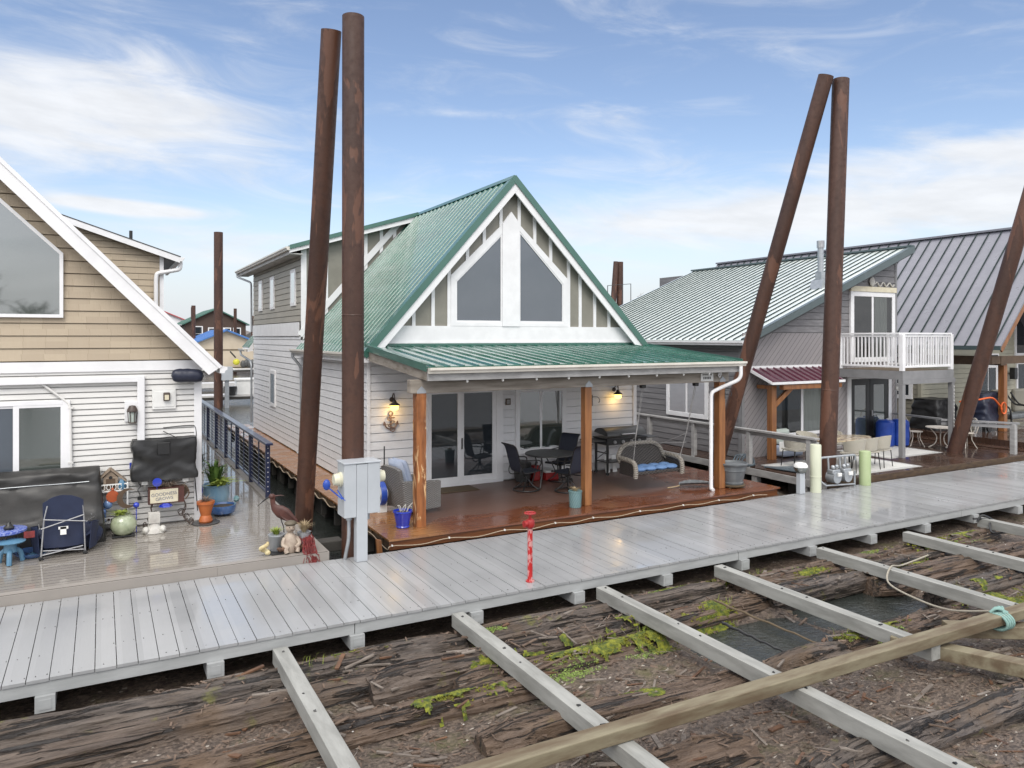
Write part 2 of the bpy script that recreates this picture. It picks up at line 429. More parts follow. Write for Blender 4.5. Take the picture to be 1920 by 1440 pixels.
def wood_deck_mat():
    """stained boards: rain-wet and saturated at the open edges, dull where the porch roof keeps them dry"""
    m, nb, b, oc = new_mat('redwood_deck')
    x, y, z = nb.sep(oc)
    u = nb.m('DIVIDE', y, .14); cell = nb.m('FLOOR', u); fr = nb.m('FRACT', u)
    w1 = nb.new('ShaderNodeTexWhiteNoise', noise_dimensions='1D'); nb.l.new(cell, w1.inputs['W'])
    g = nb.noise(nb.mapv(oc, (.9, 16, 1)), 2.0, 7, .68)
    edge = nb.noise(oc, 1.1, 5, .62, .6)
    e2 = nb.m('MULTIPLY', nb.m('SUBTRACT', edge, .5), 1.7)
    e2 = nb.m('ADD', e2, nb.m('MULTIPLY', nb.m('SUBTRACT', w1.outputs[0], .5), .16))
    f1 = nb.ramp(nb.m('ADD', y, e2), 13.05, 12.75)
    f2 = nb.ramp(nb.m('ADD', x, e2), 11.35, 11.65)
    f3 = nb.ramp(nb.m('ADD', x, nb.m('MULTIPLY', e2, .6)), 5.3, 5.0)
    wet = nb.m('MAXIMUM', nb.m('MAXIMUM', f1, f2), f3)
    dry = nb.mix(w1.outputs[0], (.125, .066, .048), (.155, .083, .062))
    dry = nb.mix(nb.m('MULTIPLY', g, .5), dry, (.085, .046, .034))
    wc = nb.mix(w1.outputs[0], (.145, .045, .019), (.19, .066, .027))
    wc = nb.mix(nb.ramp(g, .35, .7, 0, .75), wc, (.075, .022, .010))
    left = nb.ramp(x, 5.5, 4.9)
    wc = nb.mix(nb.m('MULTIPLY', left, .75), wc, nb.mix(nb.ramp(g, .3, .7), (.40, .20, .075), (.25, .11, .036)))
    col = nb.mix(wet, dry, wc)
    gp = nb.m('LESS_THAN', fr, .05)
    nb.l.new(nb.mix(nb.m('MULTIPLY', gp, .8), col, (.012, .006, .004)), b.inputs['Base Color'])
    pud = nb.ramp(nb.noise(nb.mapv(oc, (.7, 1.6, 1)), 1.4, 3, .5), .42, .58, .30, .05)
    nb.l.new(nb.m('ADD', nb.m('MULTIPLY', wet, pud), nb.m('MULTIPLY', nb.m('SUBTRACT', 1.0, wet), .38)), b.inputs['Roughness']); b.inputs['IOR'].default_value = 1.68
    setbump(nb, b, nb.m('SUBTRACT', nb.m('MULTIPLY', g, .4), gp), .3, .01)
    return m
M['redwood_deck'] = wood_deck_mat()
M['deck_fascia'] = simple('deck_fascia', (.17, .068, .028), (.10, .036, .016), .3, 3, (.4, 1, 8), bump=.15)
M['deck_side'] = simple('deck_side', (.10, .065, .035), (.05, .03, .02), .6, 4, (1, .5, 4), bump=.2)
M['cedar'] = simple('cedar', (.29, .125, .044), (.18, .072, .027), .38, 3.5, (3, 3, .35), bump=.12, bscale=10)
M['cedar_live'] = None
def live_edge():
    m, nb, b, oc = new_mat('cedar_live_edge')
    v = nb.mapv(oc, (3, 3, .4))
    g = nb.noise(v, 3.5, 6, .6)
    c = nb.mix(nb.ramp(g, .3, .7), (.34, .125, .038), (.16, .055, .018))
    pale = nb.ramp(nb.noise(nb.mapv(oc, (2.2, 2.2, .55)), 2.6, 5, .6, 1.2), .55, .60)
    c = nb.mix(pale, c, (.58, .37, .19))
    dk = nb.ramp(nb.noise(nb.mapv(oc, (2.5, 2.5, .7), loc=(4, 2, 1)), 3.2, 4, .6, .8), .64, .68)
    c = nb.mix(dk, c, (.055, .03, .018))
    nb.l.new(c, b.inputs['Base Color']); b.inputs['Roughness'].default_value = .42
    setbump(nb, b, nb.m('ADD', g, pale), .4, .015)
    return m
M['cedar_live'] = live_edge()
M['weathered'] = simple('weathered', (.31, .275, .235), (.15, .125, .10), .7, 2.2, (.45, 1.4, 5), bump=.25, bscale=9, lo=.35, hi=.75)
M['gray_wood'] = simple('gray_wood', (.36, .355, .35), (.25, .245, .24), .6, 3, (1, 1, 3), bump=.15)
M['gray_paint'] = simple('gray_paint', (.19, .19, .195), (.23, .23, .235), .5, 3)
M['log'] = None
def log_mat():
    m, nb, b, oc = new_mat('wet_log')
    v = nb.mapv(oc, (.55, 6, 6))
    g = nb.noise(v, 2.4, 8, .7, .4); g2 = nb.noise(oc, 1.4, 5, .6)
    c = nb.mix(nb.ramp(g, .28, .72), (.026, .019, .016), (.135, .108, .088))
    c = nb.mix(nb.m('MULTIPLY', nb.ramp(g2, .48, .75), .7), c, (.105, .066, .036))
    ms = nb.ramp(nb.noise(oc, 2.7, 5, .65), .60, .70)
    c = nb.mix(nb.m('MULTIPLY', ms, .6), c, (.13, .13, .022))
    oi = nb.new('ShaderNodeObjectInfo')
    c = nb.mix(nb.m('MULTIPLY', nb.ramp(oi.outputs['Random'], .2, .8), .45), c, nb.mix(g, (.05, .028, .016), (.20, .115, .06)))
    crack = nb.ramp(nb.noise(nb.mapv(oc, (.35, 5, 5), loc=(3, 1, 2)), 2.6, 5, .65, .8), .40, .47, 1, 0)
    c = nb.mix(nb.m('MULTIPLY', crack, .9), c, (.008, .006, .005))
    nb.l.new(c, b.inputs['Base Color'])
    nb.l.new(nb.ramp(g2, .3, .7, .28, .7), b.inputs['Roughness'])
    setbump(nb, b, nb.m('SUBTRACT', g, nb.m('MULTIPLY', crack, 1.5)), .9, .05)
    return m
M['log'] = log_mat()
def debris_mat():
    m, nb, b, oc = new_mat('bark_debris')
    n1_ = nb.noise(oc, 26, 6, .7, .6); n2_ = nb.noise(oc, 1.8, 5, .6)
    vo = nb.new('ShaderNodeTexVoronoi'); vo.inputs['Scale'].default_value = 42; nb.l.new(nb.mapv(oc, (.6, 1, 1)), vo.inputs['Vector'])
    w3 = nb.sep(vo.outputs['Color'])[0]
    c = nb.mix(w3, (.045, .032, .024), (.185, .140, .108))
    c = nb.mix(nb.m('MULTIPLY', nb.ramp(n1_, .4, .7), .6), c, (.035, .024, .018))
    c = nb.mix(nb.m('MULTIPLY', nb.ramp(n2_, .52, .72), .55), c, (.10, .095, .03))
    sp = nb.m('GREATER_THAN', w3, .988)
    c = nb.mix(sp, c, (.36, .32, .27))
    nb.l.new(c, b.inputs['Base Color']); nb.l.new(nb.ramp(n2_, .35, .65, .35, .8), b.inputs['Roughness'])
    setbump(nb, b, nb.m('ADD', n1_, w3), .9, .03)
    return m
M['debris'] = debris_mat()
def water_mat():
    m, nb, b, oc = new_mat('river_water')
    b.inputs['Base Color'].default_value = (.030, .034, .031, 1); b.inputs['Roughness'].default_value = .03; b.inputs['IOR'].default_value = 1.6
    h = nb.m('ADD', nb.noise(nb.mapv(oc, (1, 1.4, 1)), 4.5, 5, .55, .6), nb.m('MULTIPLY', nb.noise(nb.mapv(oc, (1, 1.6, 1)), 11, 4, .6, 1.0), .7))
    setbump(nb, b, h, .42, .04)
    return m
M['water'] = water_mat()
def moss_mat(name, a, c_):
    m, nb, b, oc = new_mat(name)
    w1 = nb.noise(oc, 9, 4, .6); w2 = nb.noise(oc, 60, 2, .5)
    c = nb.mix(nb.ramp(w1, .3, .7), a, c_)
    c = nb.mix(nb.m('MULTIPLY', w2, .5), c, tuple(k * .45 for k in a))
    nb.l.new(c, b.inputs['Base Color']); b.inputs['Roughness'].default_value = .8
    return m
M['moss'] = moss_mat('moss', (.10, .13, .012), (.29, .265, .02))
M['moss_mat'] = simple('moss_mat', (.035, .055, .008), (.20, .205, .016), .9, 14, bump=.9, bscale=60, lo=.35, hi=.72)
M['sedum'] = moss_mat('sedum', (.20, .30, .06), (.36, .46, .14))
M['litter'] = moss_mat('litter', (.08, .052, .036), (.18, .125, .09))
M['concrete'] = simple('concrete', (.31, .31, .29), (.20, .20, .185), .65, 2.5, (3, .6, 3), bump=.2, bscale=25)
M['timber_mossy'] = simple('timber_mossy', (.20, .175, .115), (.10, .07, .04), .7, 2.5, (.5, 3, 3), bump=.3, bscale=10)
M['black_metal'] = simple('black_metal', (.012, .012, .013), (.018, .018, .018), .35, 8)
M['bronze_metal'] = simple('bronze_metal', (.045, .032, .027), (.07, .05, .04), .45, 8)
M['steel'] = simple('steel', (.45, .45, .45), (.35, .35, .36), .35, 8, metallic=.8)
M['galv'] = simple('galv', (.40, .42, .44), (.32, .34, .36), .4, 8, metallic=.5)
M['gray_box'] = simple('gray_box', (.42, .445, .47), (.38, .405, .43), .38, 2, coat=.2)
M['cream_plastic'] = simple('cream_plastic', (.62, .60, .46), (.54, .52, .40), .35, 4)
M['pale_green_pipe'] = simple('pale_green_pipe', (.58, .60, .46), (.52, .54, .42), .4, 2, (1, 1, .4))
M['green_pipe'] = simple('green_pipe', (.36, .43, .24), (.29, .37, .18), .5, 2.5, (2, 2, .6), bump=.1)
M['white_plastic'] = simple('white_plastic', (.75, .75, .73), (.68, .68, .66), .4, 4)
M['white_iron'] = simple('white_iron', (.62, .58, .52), (.45, .40, .34), .5, 9)
M['navy_mesh'] = simple('navy_mesh', (.022, .026, .042), (.030, .035, .055), .65, 40, bump=.2)
M['navy_vinyl'] = simple('navy_vinyl', (.012, .016, .035), (.02, .024, .045), .4, 4, bump=.3, bscale=9)
M['navy_rail'] = simple('navy_rail', (.010, .016, .05), (.014, .02, .06), .35, 4, coat=.4)
M['black_cover'] = simple('black_cover', (.012, .012, .013), (.020, .020, .020), .42, 3, bump=.5, bscale=5)
M['charcoal_cover'] = simple('charcoal_cover', (.018, .0175, .017), (.030, .0285, .027), .45, 2.5, bump=.5, bscale=4)
M['blue_canvas'] = simple('blue_canvas', (.010, .016, .045), (.015, .024, .06), .6, 4, bump=.25, bscale=12)
M['dark_gray'] = simple('dark_gray', (.06, .06, .058), (.045, .045, .045), .45, 6)
M['wicker'] = None
def wicker(name, a, c_, sx=26):
    m, nb, b, oc = new_mat(name)
    x, y, z = nb.sep(oc)
    h = nb.m('MULTIPLY', nb.m('SINE', nb.m('MULTIPLY', nb.m('ADD', x, y), sx * 6.283 * .5)), nb.m('SINE', nb.m('MULTIPLY', z, sx * 6.283)))
    f = nb.ramp(h, -.8, .8)
    c = nb.mix(f, a, c_); c = nb.mix(nb.m('MULTIPLY', nb.noise(oc, 12, 4), .5), c, a)
    nb.l.new(c, b.inputs['Base Color']); b.inputs['Roughness'].default_value = .55
    setbump(nb, b, h, .7, .01)
    return m
M['wicker_gray'] = wicker('wicker_gray', (.12, .115, .11), (.25, .245, .235))
M['wicker_dark'] = wicker('wicker_dark', (.020, .018, .017), (.075, .065, .06), 20)
M['wicker_brown'] = wicker('wicker_brown', (.16, .145, .125), (.36, .33, .29), 22)
M['wicker_cream'] = wicker('wicker_cream', (.38, .35, .29), (.55, .52, .44), 30)
M['pillow_blue'] = simple('pillow_blue', (.42, .47, .58), (.36, .42, .54), .8, 5, bump=.2)
M['cushion_blue'] = simple('cushion_blue', (.085, .165, .33), (.115, .21, .39), .75, 5, bump=.2)
M['cobalt'] = simple('cobalt', (.012, .03, .36), (.02, .05, .45), .2, 6, coat=.8)
M['aqua_glaze'] = simple('aqua_glaze', (.13, .28, .42), (.24, .38, .48), .22, 5, (1, 1, .4), coat=.8)
M['dark_blue_glaze'] = simple('dark_blue_glaze', (.025, .07, .20), (.05, .12, .28), .2, 6, coat=.8)
M['terracotta'] = simple('terracotta', (.42, .12, .03), (.34, .09, .025), .5, 5)
M['celadon'] = simple('celadon', (.36, .40, .27), (.22, .26, .16), .25, 7, coat=.7, lo=.45, hi=.75)
M['teal_pot'] = None
def teal():
    m, nb, b, oc = new_mat('teal_woven')
    x, y, z = nb.sep(oc)
    a = nb.m('ARCTAN2', y, x)
    h = nb.m('MULTIPLY', nb.m('SINE', nb.m('ADD', nb.m('MULTIPLY', a, 16), nb.m('MULTIPLY', z, 60))), nb.m('SINE', nb.m('MULTIPLY', z, 130)))
    nb.l.new(nb.mix(nb.ramp(h, -.4, .5), (.045, .13, .15), (.24, .36, .36)), b.inputs['Base Color'])
    b.inputs['Roughness'].default_value = .4; setbump(nb, b, h, .5, .01)
    return m
M['teal_pot'] = teal()
M['gray_pot'] = simple('gray_pot', (.10, .11, .118), (.17, .18, .185), .55, 4, (1, 1, .6), lo=.4, hi=.75)
M['soil'] = simple('soil', (.03, .022, .016), (.06, .045, .03), .9, 25, bump=.6)
M['leaf'] = moss_mat('leaf', (.05, .12, .02), (.12, .20, .03))
M['leaf_lime'] = moss_mat('leaf_lime', (.20, .27, .03), (.30, .36, .06))
M['leaf_dark'] = moss_mat('leaf_dark', (.03, .04, .025), (.06, .07, .04))
M['straw'] = moss_mat('straw', (.36, .27, .15), (.48, .38, .24))
M['twig'] = moss_mat('twig', (.15, .11, .08), (.25, .19, .15))
M['red_paint'] = None
def chipped_red():
    m, nb, b, oc = new_mat('chipped_red_paint')
    n_ = nb.noise(nb.mapv(oc, (1.3, 1.3, .7)), 9, 6, .68)
    z = nb.sep(oc)[2]
    chip = nb.ramp(nb.m('SUBTRACT', n_, nb.ramp(z, .78, .86, 0, .25)), .505, .53)
    c = nb.mix(chip, nb.mix(nb.noise(oc, 4), (.36, .012, .014), (.48, .025, .025)), (.52, .25, .24))
    nb.l.new(c, b.inputs['Base Color']); b.inputs['Roughness'].default_value = .4
    setbump(nb, b, chip, -.3, .006)
    return m
M['red_paint'] = chipped_red()
M['red_plastic'] = simple('red_plastic', (.33, .02, .02), (.28, .015, .015), .4, 4)
M['red_plain'] = simple('red_plain', (.20, .025, .025), (.10, .015, .015), .6, 12)
M['blue_plastic'] = simple('blue_plastic', (.012, .05, .30), (.02, .07, .38), .35, 4)
M['sky_blue'] = simple('sky_blue', (.10, .22, .33), (.07, .17, .27), .45, 5)
M['blue_ball'] = simple('blue_ball', (.10, .18, .38), (.16, .26, .46), .15, 5, coat=.8)
M['rust_art'] = simple('rust_art', (.085, .028, .020), (.055, .020, .016), .55, 6)
M['copper_art'] = simple('copper_art', (.20, .135, .115), (.13, .085, .07), .5, 10)
M['orange_clay'] = simple('orange_clay', (.42, .09, .03), (.34, .07, .02), .5, 6)
M['bird_wood'] = simple('bird_wood', (.30, .235, .175), (.20, .15, .11), .8, 5, (1, 1, 4), bump=.2)
M['bird_dark'] = simple('bird_dark', (.10, .065, .04), (.07, .045, .03), .8, 6)
M['sign_cream'] = simple('sign_cream', (.66, .62, .48), (.58, .52, .38), .6, 6)
M['ink'] = simple('ink', (.03, .03, .05), (.05, .05, .07), .6, 6)
M['slate_ink'] = simple('slate_ink', (.10, .11, .16), (.2, .2, .24), .6, 14)
M['white_stone'] = simple('white_stone', (.55, .54, .50), (.42, .40, .37), .7, 7, bump=.2)
M['gnome_cream'] = simple('gnome_cream', (.40, .33, .26), (.26, .20, .16), .6, 10)
M['gnome_cap'] = simple('gnome_cap', (.11, .09, .06), (.08, .065, .045), .6, 6)
M['driftwood'] = simple('driftwood', (.14, .07, .035), (.06, .03, .018), .7, 6, bump=.3)
M['driftwood_gray'] = simple('driftwood_gray', (.20, .17, .145), (.10, .08, .065), .75, 6, (.5, 3, 3), bump=.3)
M['coral'] = simple('coral', (.62, .55, .33), (.40, .30, .14), .7, 12, bump=.3)
M['rug'] = simple('rug', (.58, .575, .55), (.50, .495, .475), .85, 14, bump=.15)
M['rug_edge'] = simple('rug_edge', (.42, .42, .41), (.36, .36, .35), .85, 14)
M['marble_top'] = None
def table_top_mat():
    m, nb, b, oc = new_mat('stone_top')
    n_ = nb.noise(nb.mapv(oc, (1, 2, 1)), 3.2, 7, .7, 1.6)
    c = nb.mix(nb.ramp(n_, .38, .62), (.48, .40, .27), (.16, .10, .06))
    c = nb.mix(nb.ramp(nb.noise(oc, 6, 4), .6, .75), c, (.62, .57, .47))
    nb.l.new(c, b.inputs['Base Color']); b.inputs['Roughness'].default_value = .15
    return m
M['marble_top'] = table_top_mat()
M['orange_cord'] = simple('orange_cord', (.70, .13, .03), (.62, .11, .02), .45, 6)
M['rope'] = simple('rope', (.36, .33, .27), (.26, .235, .19), .8, 60, bump=.4)
M['rope_teal'] = simple('rope_teal', (.22, .36, .33), (.16, .28, .25), .7, 50, bump=.4)
M['cable_white'] = simple('cable_white', (.42, .34, .25), (.34, .27, .19), .6, 8)
M['hose_slate'] = simple('hose_slate', (.07, .09, .11), (.10, .13, .15), .4, 8)
M['brown_shingle'] = simple('brown_shingle', (.085, .055, .042), (.055, .035, .028), .8, 8, (1, 1, 3), bump=.3)
M['tan_wall'] = simple('tan_wall', (.50, .43, .33), (.45, .38, .29), .7, 1)
M['dock'] = simple('dock', (.55, .54, .52), (.45, .44, .43), .4, 2)
M['float_dark'] = simple('float_dark', (.03, .028, .025), (.05, .046, .04), .8, 3)
M['hill'] = simple('hill', (.11, .10, .095), (.16, .14, .13), .95, .02)
M['bark'] = simple('bark', (.09, .07, .06), (.13, .10, .085), .9, 6, (1, 1, .3))
M['mat_tan'] = simple('mat_tan', (.115, .085, .05), (.09, .065, .04), .9, 30)
M['yellow'] = simple('yellow', (.50, .48, .03), (.42, .40, .03), .5, 4)
def bulb_mat(name, c, s):
    m = bpy.data.materials.new(name); m.use_nodes = True
    nb = NB(m.node_tree); m.node_tree.nodes.clear()
    out = nb.new('ShaderNodeOutputMaterial'); e = nb.new('ShaderNodeEmission'); e.inputs[0].default_value = (*c, 1); e.inputs[1].default_value = s
    nb.l.new(e.outputs[0], out.inputs[0]); return m
M['bulb'] = bulb_mat('amber_bulb', (1.0, .62, .12), 2.2)
# ------------------------------------------------------------------ shared builders
def lap(mb, T, z0, z1, exp, lim, mi=0, out=.02, joints=0, seed=1):
    rr = random.Random(seed); z = z0
    while z < z1 - .01:
        zt = min(z + exp, z1); a0, b0 = lim(z); a1, b1 = lim(zt)
        if b0 - a0 > .02:
            if b1 < a1: a1 = b1 = (a1 + b1) / 2
            g, rc = (.022, -.035) if exp < .12 else (.016, -.028)
            mb.add([T(a0, out, z + g), T(b0, out, z + g), T(b1, .010, zt), T(a1, .010, zt)], [(0, 1, 2, 3)], mi)
            mb.add([T(a0, rc, z), T(b0, rc, z), T(b0, rc, z + g), T(a0, rc, z + g), T(a0, out, z + g), T(b0, out, z + g), T(a0, .010, z), T(b0, .010, z)],
                   [(0, 1, 2, 3), (3, 2, 5, 4), (6, 7, 1, 0)], mi)
            if joints:
                for _ in range(joints):
                    u = rr.uniform(a0, b0)
                    if a1 + .1 < u < b1 - .1: mb.add([T(u - .003, out + .0008, z), T(u + .003, out + .0008, z), T(u + .003, .0048, zt), T(u - .003, .0048, zt)], [(0, 1, 2, 3)], 1)
        z += exp
def TY(Y, x0=0.0): return lambda u, d, z: (x0 + u, Y - d, z)          # wall facing the walkway
def TX(X): return lambda u, d, z: (X - d, u, z)                        # wall facing left (-X)
def tbox(mb, T, u0, u1, d0, d1, z0, z1, mi=0):
    a, b = T(u0, d0, z0), T(u1, d1, z1); return mb.box(*a, *b, mi)
def window(parent, T, u0, u1, z0, z1, fw=.08, depth=.05, splits=(), glass='glass', frame='white_trim', name='window', sash=.035, sill=0.0, hsplit=None, back=None, panes=True):
    mb = MB()
    tbox(mb, T, u0, u0 + fw, -.02, depth, z0, z1); tbox(mb, T, u1 - fw, u1, -.02, depth, z0, z1)
    tbox(mb, T, u0 + fw, u1 - fw, -.02, depth, z1 - fw, z1); tbox(mb, T, u0 + fw, u1 - fw, -.02, depth, z0, z0 + fw)
    if sill: tbox(mb, T, u0 - .03, u1 + .03, -.02, depth + .04, z0 - sill, z0)
    us = [u0 + fw] + list(splits) + [u1 - fw]
    for s in splits: tbox(mb, T, s - sash / 2, s + sash / 2, -.02, depth - .012, z0 + fw, z1 - fw)
    if hsplit: tbox(mb, T, u0 + fw, u1 - fw, -.02, depth - .014, hsplit - .02, hsplit + .02)
    fr = mb.build(name, M[frame], parent, bevel=.004)
    if panes:
        for a, b in zip(us[:-1], us[1:]):
            g = MB(); ga, gb = a + (sash / 2 if a in splits else 0), b - (sash / 2 if b in splits else 0)
            if glass == 'clear_glass': g.add([T(ga, .026, z0 + fw), T(gb, .026, z0 + fw), T(gb, .026, z1 - fw), T(ga, .026, z1 - fw)], [(0, 1, 2, 3)])
            else: tbox(g, T, ga, gb, .022, .028, z0 + fw, z1 - fw)
            g.build('pane', M[glass], fr)
    if back:
        g = MB(); tbox(g, T, u0 + fw, u1 - fw, .0, .006, z0 + fw, z1 - fw); g.build('dark_backing', M[back], fr)  # flat dark sheet stands in for the unlit room behind the pane
    return fr
def folds(mb, T, u0, u1, z0, z1, n=7, d=.016, mi=0):
    mb.grid(lambda s, t: T(u0 + (u1 - u0) * s, d + .006 * math.sin(s * n * 6.283), z0 + (z1 - z0) * t), n * 8, 2, mi)
def roof_panel(mb, E0, E1, R0, R1, pitch, rw=.035, rh=.022, th=.05, mi=0, rmi=0, first=.5):
    """metal sheet from the eave line E0-E1 to the ridge line R0-R1 with raised ribs running up the slope"""
    E0, E1, R0, R1 = map(Vector, (E0, E1, R0, R1))
    n = (E1 - E0).cross(R0 - E0).normalized()
    if n.z < 0: n = -n
    mb.add([E0, E1, R1, R0, E0 - n * th, E1 - n * th, R1 - n * th, R0 - n * th],
           [(0, 1, 2, 3), (7, 6, 5, 4), (0, 4, 5, 1), (1, 5, 6, 2), (2, 6, 7, 3), (3, 7, 4, 0)], mi)
    L = (E1 - E0).length; k = int(L / pitch); ax = (E1 - E0).normalized()
    for i in range(k + 1):
        t = (i + first) * pitch / L
        if t > 1: break
        a = E0.lerp(E1, t); b = R0.lerp(R1, t); w_ = ax * rw / 2; q = ax * rw * .28
        o = (b - a).normalized() * .01
        a = a - o
        mb.add([a - w_ + n * .001, a - q + n * rh, a + q + n * rh, a + w_ + n * .001, b - w_ + n * .001, b - q + n * rh, b + q + n * rh, b + w_ + n * .001],
               [(0, 1, 5, 4), (1, 2, 6, 5), (2, 3, 7, 6), (0, 3, 2, 1), (4, 5, 6, 7)], rmi)
def gutter(parent, p, q, outv, mat='gutter_cream', wd=.12, ht=.10):
    """K-style gutter between p and q (back top edge), outv points away from the house"""
    p, q, o = Vector(p), Vector(q), Vector(outv)
    prof = [(0, 0), (0, -ht), (wd * .62, -ht), (wd * .72, -ht * .62), (wd, -ht * .40), (wd, 0), (wd - .012, 0), (wd - .012, -ht * .30), (wd * .6, -ht + .012), (.012, -ht + .012), (.012, 0)]
    mb = MB(); z = Vector((0, 0, 1))
    a = [p + o * x + z * y for x, y in prof]; b = [q + o * x + z * y for x, y in prof]; n = len(prof)
    mb.add(a + b, [(i, (i + 1) % n, n + (i + 1) % n, n + i) for i in range(n)])
    cap = prof[:6]
    mb.add([p + o * x + z * y for x, y in cap], [tuple(range(6))]); mb.add([q + o * x + z * y for x, y in cap], [tuple(range(6))])
    return mb.build('gutter', M[mat], parent)
def smooth_path(pts, n=6):
    pts = [Vector(p) for p in pts]; out = []
    P = [pts[0]] + pts + [pts[-1]]
    for i in range(1, len(P) - 2):
        for k in range(n):
            t = k / n; a, b, c, d = P[i - 1], P[i], P[i + 1], P[i + 2]
            out.append(.5 * ((2 * b) + (-a + c) * t + (2 * a - 5 * b + 4 * c - d) * t * t + (-a + 3 * b - 3 * c + d) * t ** 3))
    out.append(pts[-1]); return out
def corner_path(pts, rad=.06, n=4):
    """polyline with rounded corners"""
    pts = [Vector(p) for p in pts]; out = [pts[0]]
    for i in range(1, len(pts) - 1):
        a, b, c = pts[i - 1], pts[i], pts[i + 1]
        d1 = (a - b); d2 = (c - b); r = min(rad, d1.length * .45, d2.length * .45)
        s, e = b + d1.normalized() * r, b + d2.normalized() * r
        for k in range(n + 1):
            t = k / n; out.append((1 - t) ** 2 * s + 2 * t * (1 - t) * b + t * t * e)
    out.append(pts[-1]); return out
def text_mesh(name, body, size, mat, parent, loc, rot, extrude=.002, local=True):
    cu = bpy.data.curves.new(name, 'FONT'); cu.body = body; cu.size = size; cu.extrude = extrude; cu.align_x = 'CENTER'; cu.align_y = 'CENTER'
    tmp = bpy.data.objects.new(name, cu); C.objects.link(tmp)
    dg = bpy.context.evaluated_depsgraph_get(); me = bpy.data.meshes.new_from_object(tmp.evaluated_get(dg))
    bpy.data.objects.remove(tmp)
    o = bpy.data.objects.new(name, me); C.objects.link(o); me.materials.clear(); me.materials.append(mat)
    o.parent = parent; o.location = Vector(loc) - (Vector((0, 0, 0)) if local else ORG[parent.name]); o.rotation_euler = rot
    return o

# ------------------------------------------------------------------ SETTING: water, far bank, walkway, decks
WZ = -.60
mb = MB(); mb.add([(-600, -300, WZ), (900, -300, WZ), (900, 1500, WZ), (-600, 1500, WZ)], [(0, 1, 2, 3)])
struct(mb.build('water', M['water']))
mb = MB()
def hillf(u, v):
    x = -700 + 1700 * u; y = 620 + 160 * v
    h = 15 * (mnoise.noise((x * .004, 3.1, 0)) * .5 + .6) + 4 * mnoise.noise((x * .03, 1, 0)) + 3.0 * mnoise.noise((x * .16, 2, 0))
    return (x, y, -1 + max(h, 2) * math.sin(math.pi * min(v * 1.2, 1)))
mb.grid(hillf, 500, 8)
struct(mb.build('hills', M['hill']))
mb = MB()
def bankf(u, v):
    x = -160 + 360 * u; y = -50 - 60 * v
    return (x, y, -1 + (3 + 1.2 * mnoise.noise((x * .05, 0, 0)) + .8 * mnoise.noise((x * .35, 2, 0))) * math.sin(math.pi * min(v * 1.3 + .02, 1)))
mb.grid(bankf, 200, 6)
struct(mb.build('river_bank', M['hill']))

# walkway: planks across, long side stringers, joist ends
mb = MB(); x = -14.0; rr = random.Random(3)
while x < 46:
    dzp = rr.uniform(-.003, .003)
    mb.box(x + .004, 9.06, -.032 + dzp, x + .201, 11.72, dzp, 0)
    x += .205
for a, b in ((-14, -3.2), (-3.19, 2.74), (2.75, 9.2), (9.21, 15.4), (15.41, 22), (22.01, 46)):
    mb.box(a, 9.075, -.165, b, 9.125, -.034, 1); mb.box(a, 11.62, -.165, b, 11.69, -.034, 1)
mb.box(-14, 9.7, -.16, 46, 9.76, -.034, 1); mb.box(-14, 10.6, -.16, 46, 10.66, -.034, 1)
for i in range(-8, 26):
    xj = 1.13 + 1.635 * i
    mb.box(xj - .09, 9.02, -.33, xj + .09, 11.7, -.167, 1); mb.box(xj - .055, 9.014, -.30, xj + .055, 9.021, -.20, 1)
x = -2.9
while x < 19:      # screw heads
    for y in (9.16, 9.73, 10.63, 11.6):
        for d_ in (.05, .155):
            if rr.random() < .55: mb.cyl((x + d_ + rr.gauss(0, .006), y + rr.gauss(0, .01), -.004), (x + d_, y, .0042), .0046, n=6, mi=2)
    x += .205
struct(mb.build('walkway', [M['walk_plank'], M['walk_side'], M['dark_gray']], bevel=0))
# -- left deck (taupe composite)
mb2 = MB(); mb2.box(-9, 11.76, .10, 3.12, 15.0, .13); mb2.box(1.6, 15.0, .10, 3.12, 34, .13)
struct(mb2.build('left_deck', M['taupe_deck']))
mb2 = MB(); mb2.box(-9, 11.735, -.03, 1.49, 11.758, .128); mb2.box(1.493, 11.735, -.03, 3.14, 11.758, .128); mb2.box(3.122, 11.758, -.03, 3.146, 34, .128)
mb2.box(-9, 11.77, .131, 3.12, 11.9, .134); mb2.box(2.99, 11.9, .131, 3.12, 34, .134)
struct(mb2.build('left_deck_fascia', M['taupe_fascia']))
mb2 = MB()
for y in np.arange(12.4, 34, 2.4): mb2.box(-8.6, y, -.6, 3.0, y + 1.3, -.06)
struct(mb2.build('left_deck_floats', M['float_dark']))
# -- main house deck (stained redwood)
mb2 = MB(); y = 11.97
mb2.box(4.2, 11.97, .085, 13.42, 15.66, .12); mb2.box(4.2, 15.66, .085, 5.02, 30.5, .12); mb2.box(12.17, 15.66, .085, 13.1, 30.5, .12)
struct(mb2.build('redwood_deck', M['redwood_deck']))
mb2 = MB(); mb2.box(4.22, 12.0, -.06, 13.36, 12.035, .083, 0); mb2.box(4.22, 11.985, -.06, 13.36, 11.998, -.035, 0)
mb2.box(4.23, 12.036, -.06, 4.262, 30.4, .083, 1); mb2.box(13.3, 12.036, -.06, 13.33, 15.6, .083, 1)
for y in np.arange(12.3, 30, .6): mb2.box(4.19, y, -.02, 4.228, y + .05, .083, 1)
struct(mb2.build('redwood_deck_fascia', [M['deck_fascia'], M['deck_side']]))
mb2 = MB()
for y in np.arange(12.6, 30, 2.2): mb2.box(4.45, y, -.62, 13.0, y + .9, -.062)
for y in np.arange(12.3, 30, 1.1): mb2.box(4.3, y, -.45, 4.42, y + .1, -.062)
struct(mb2.build('redwood_deck_floats', M['float_dark']))
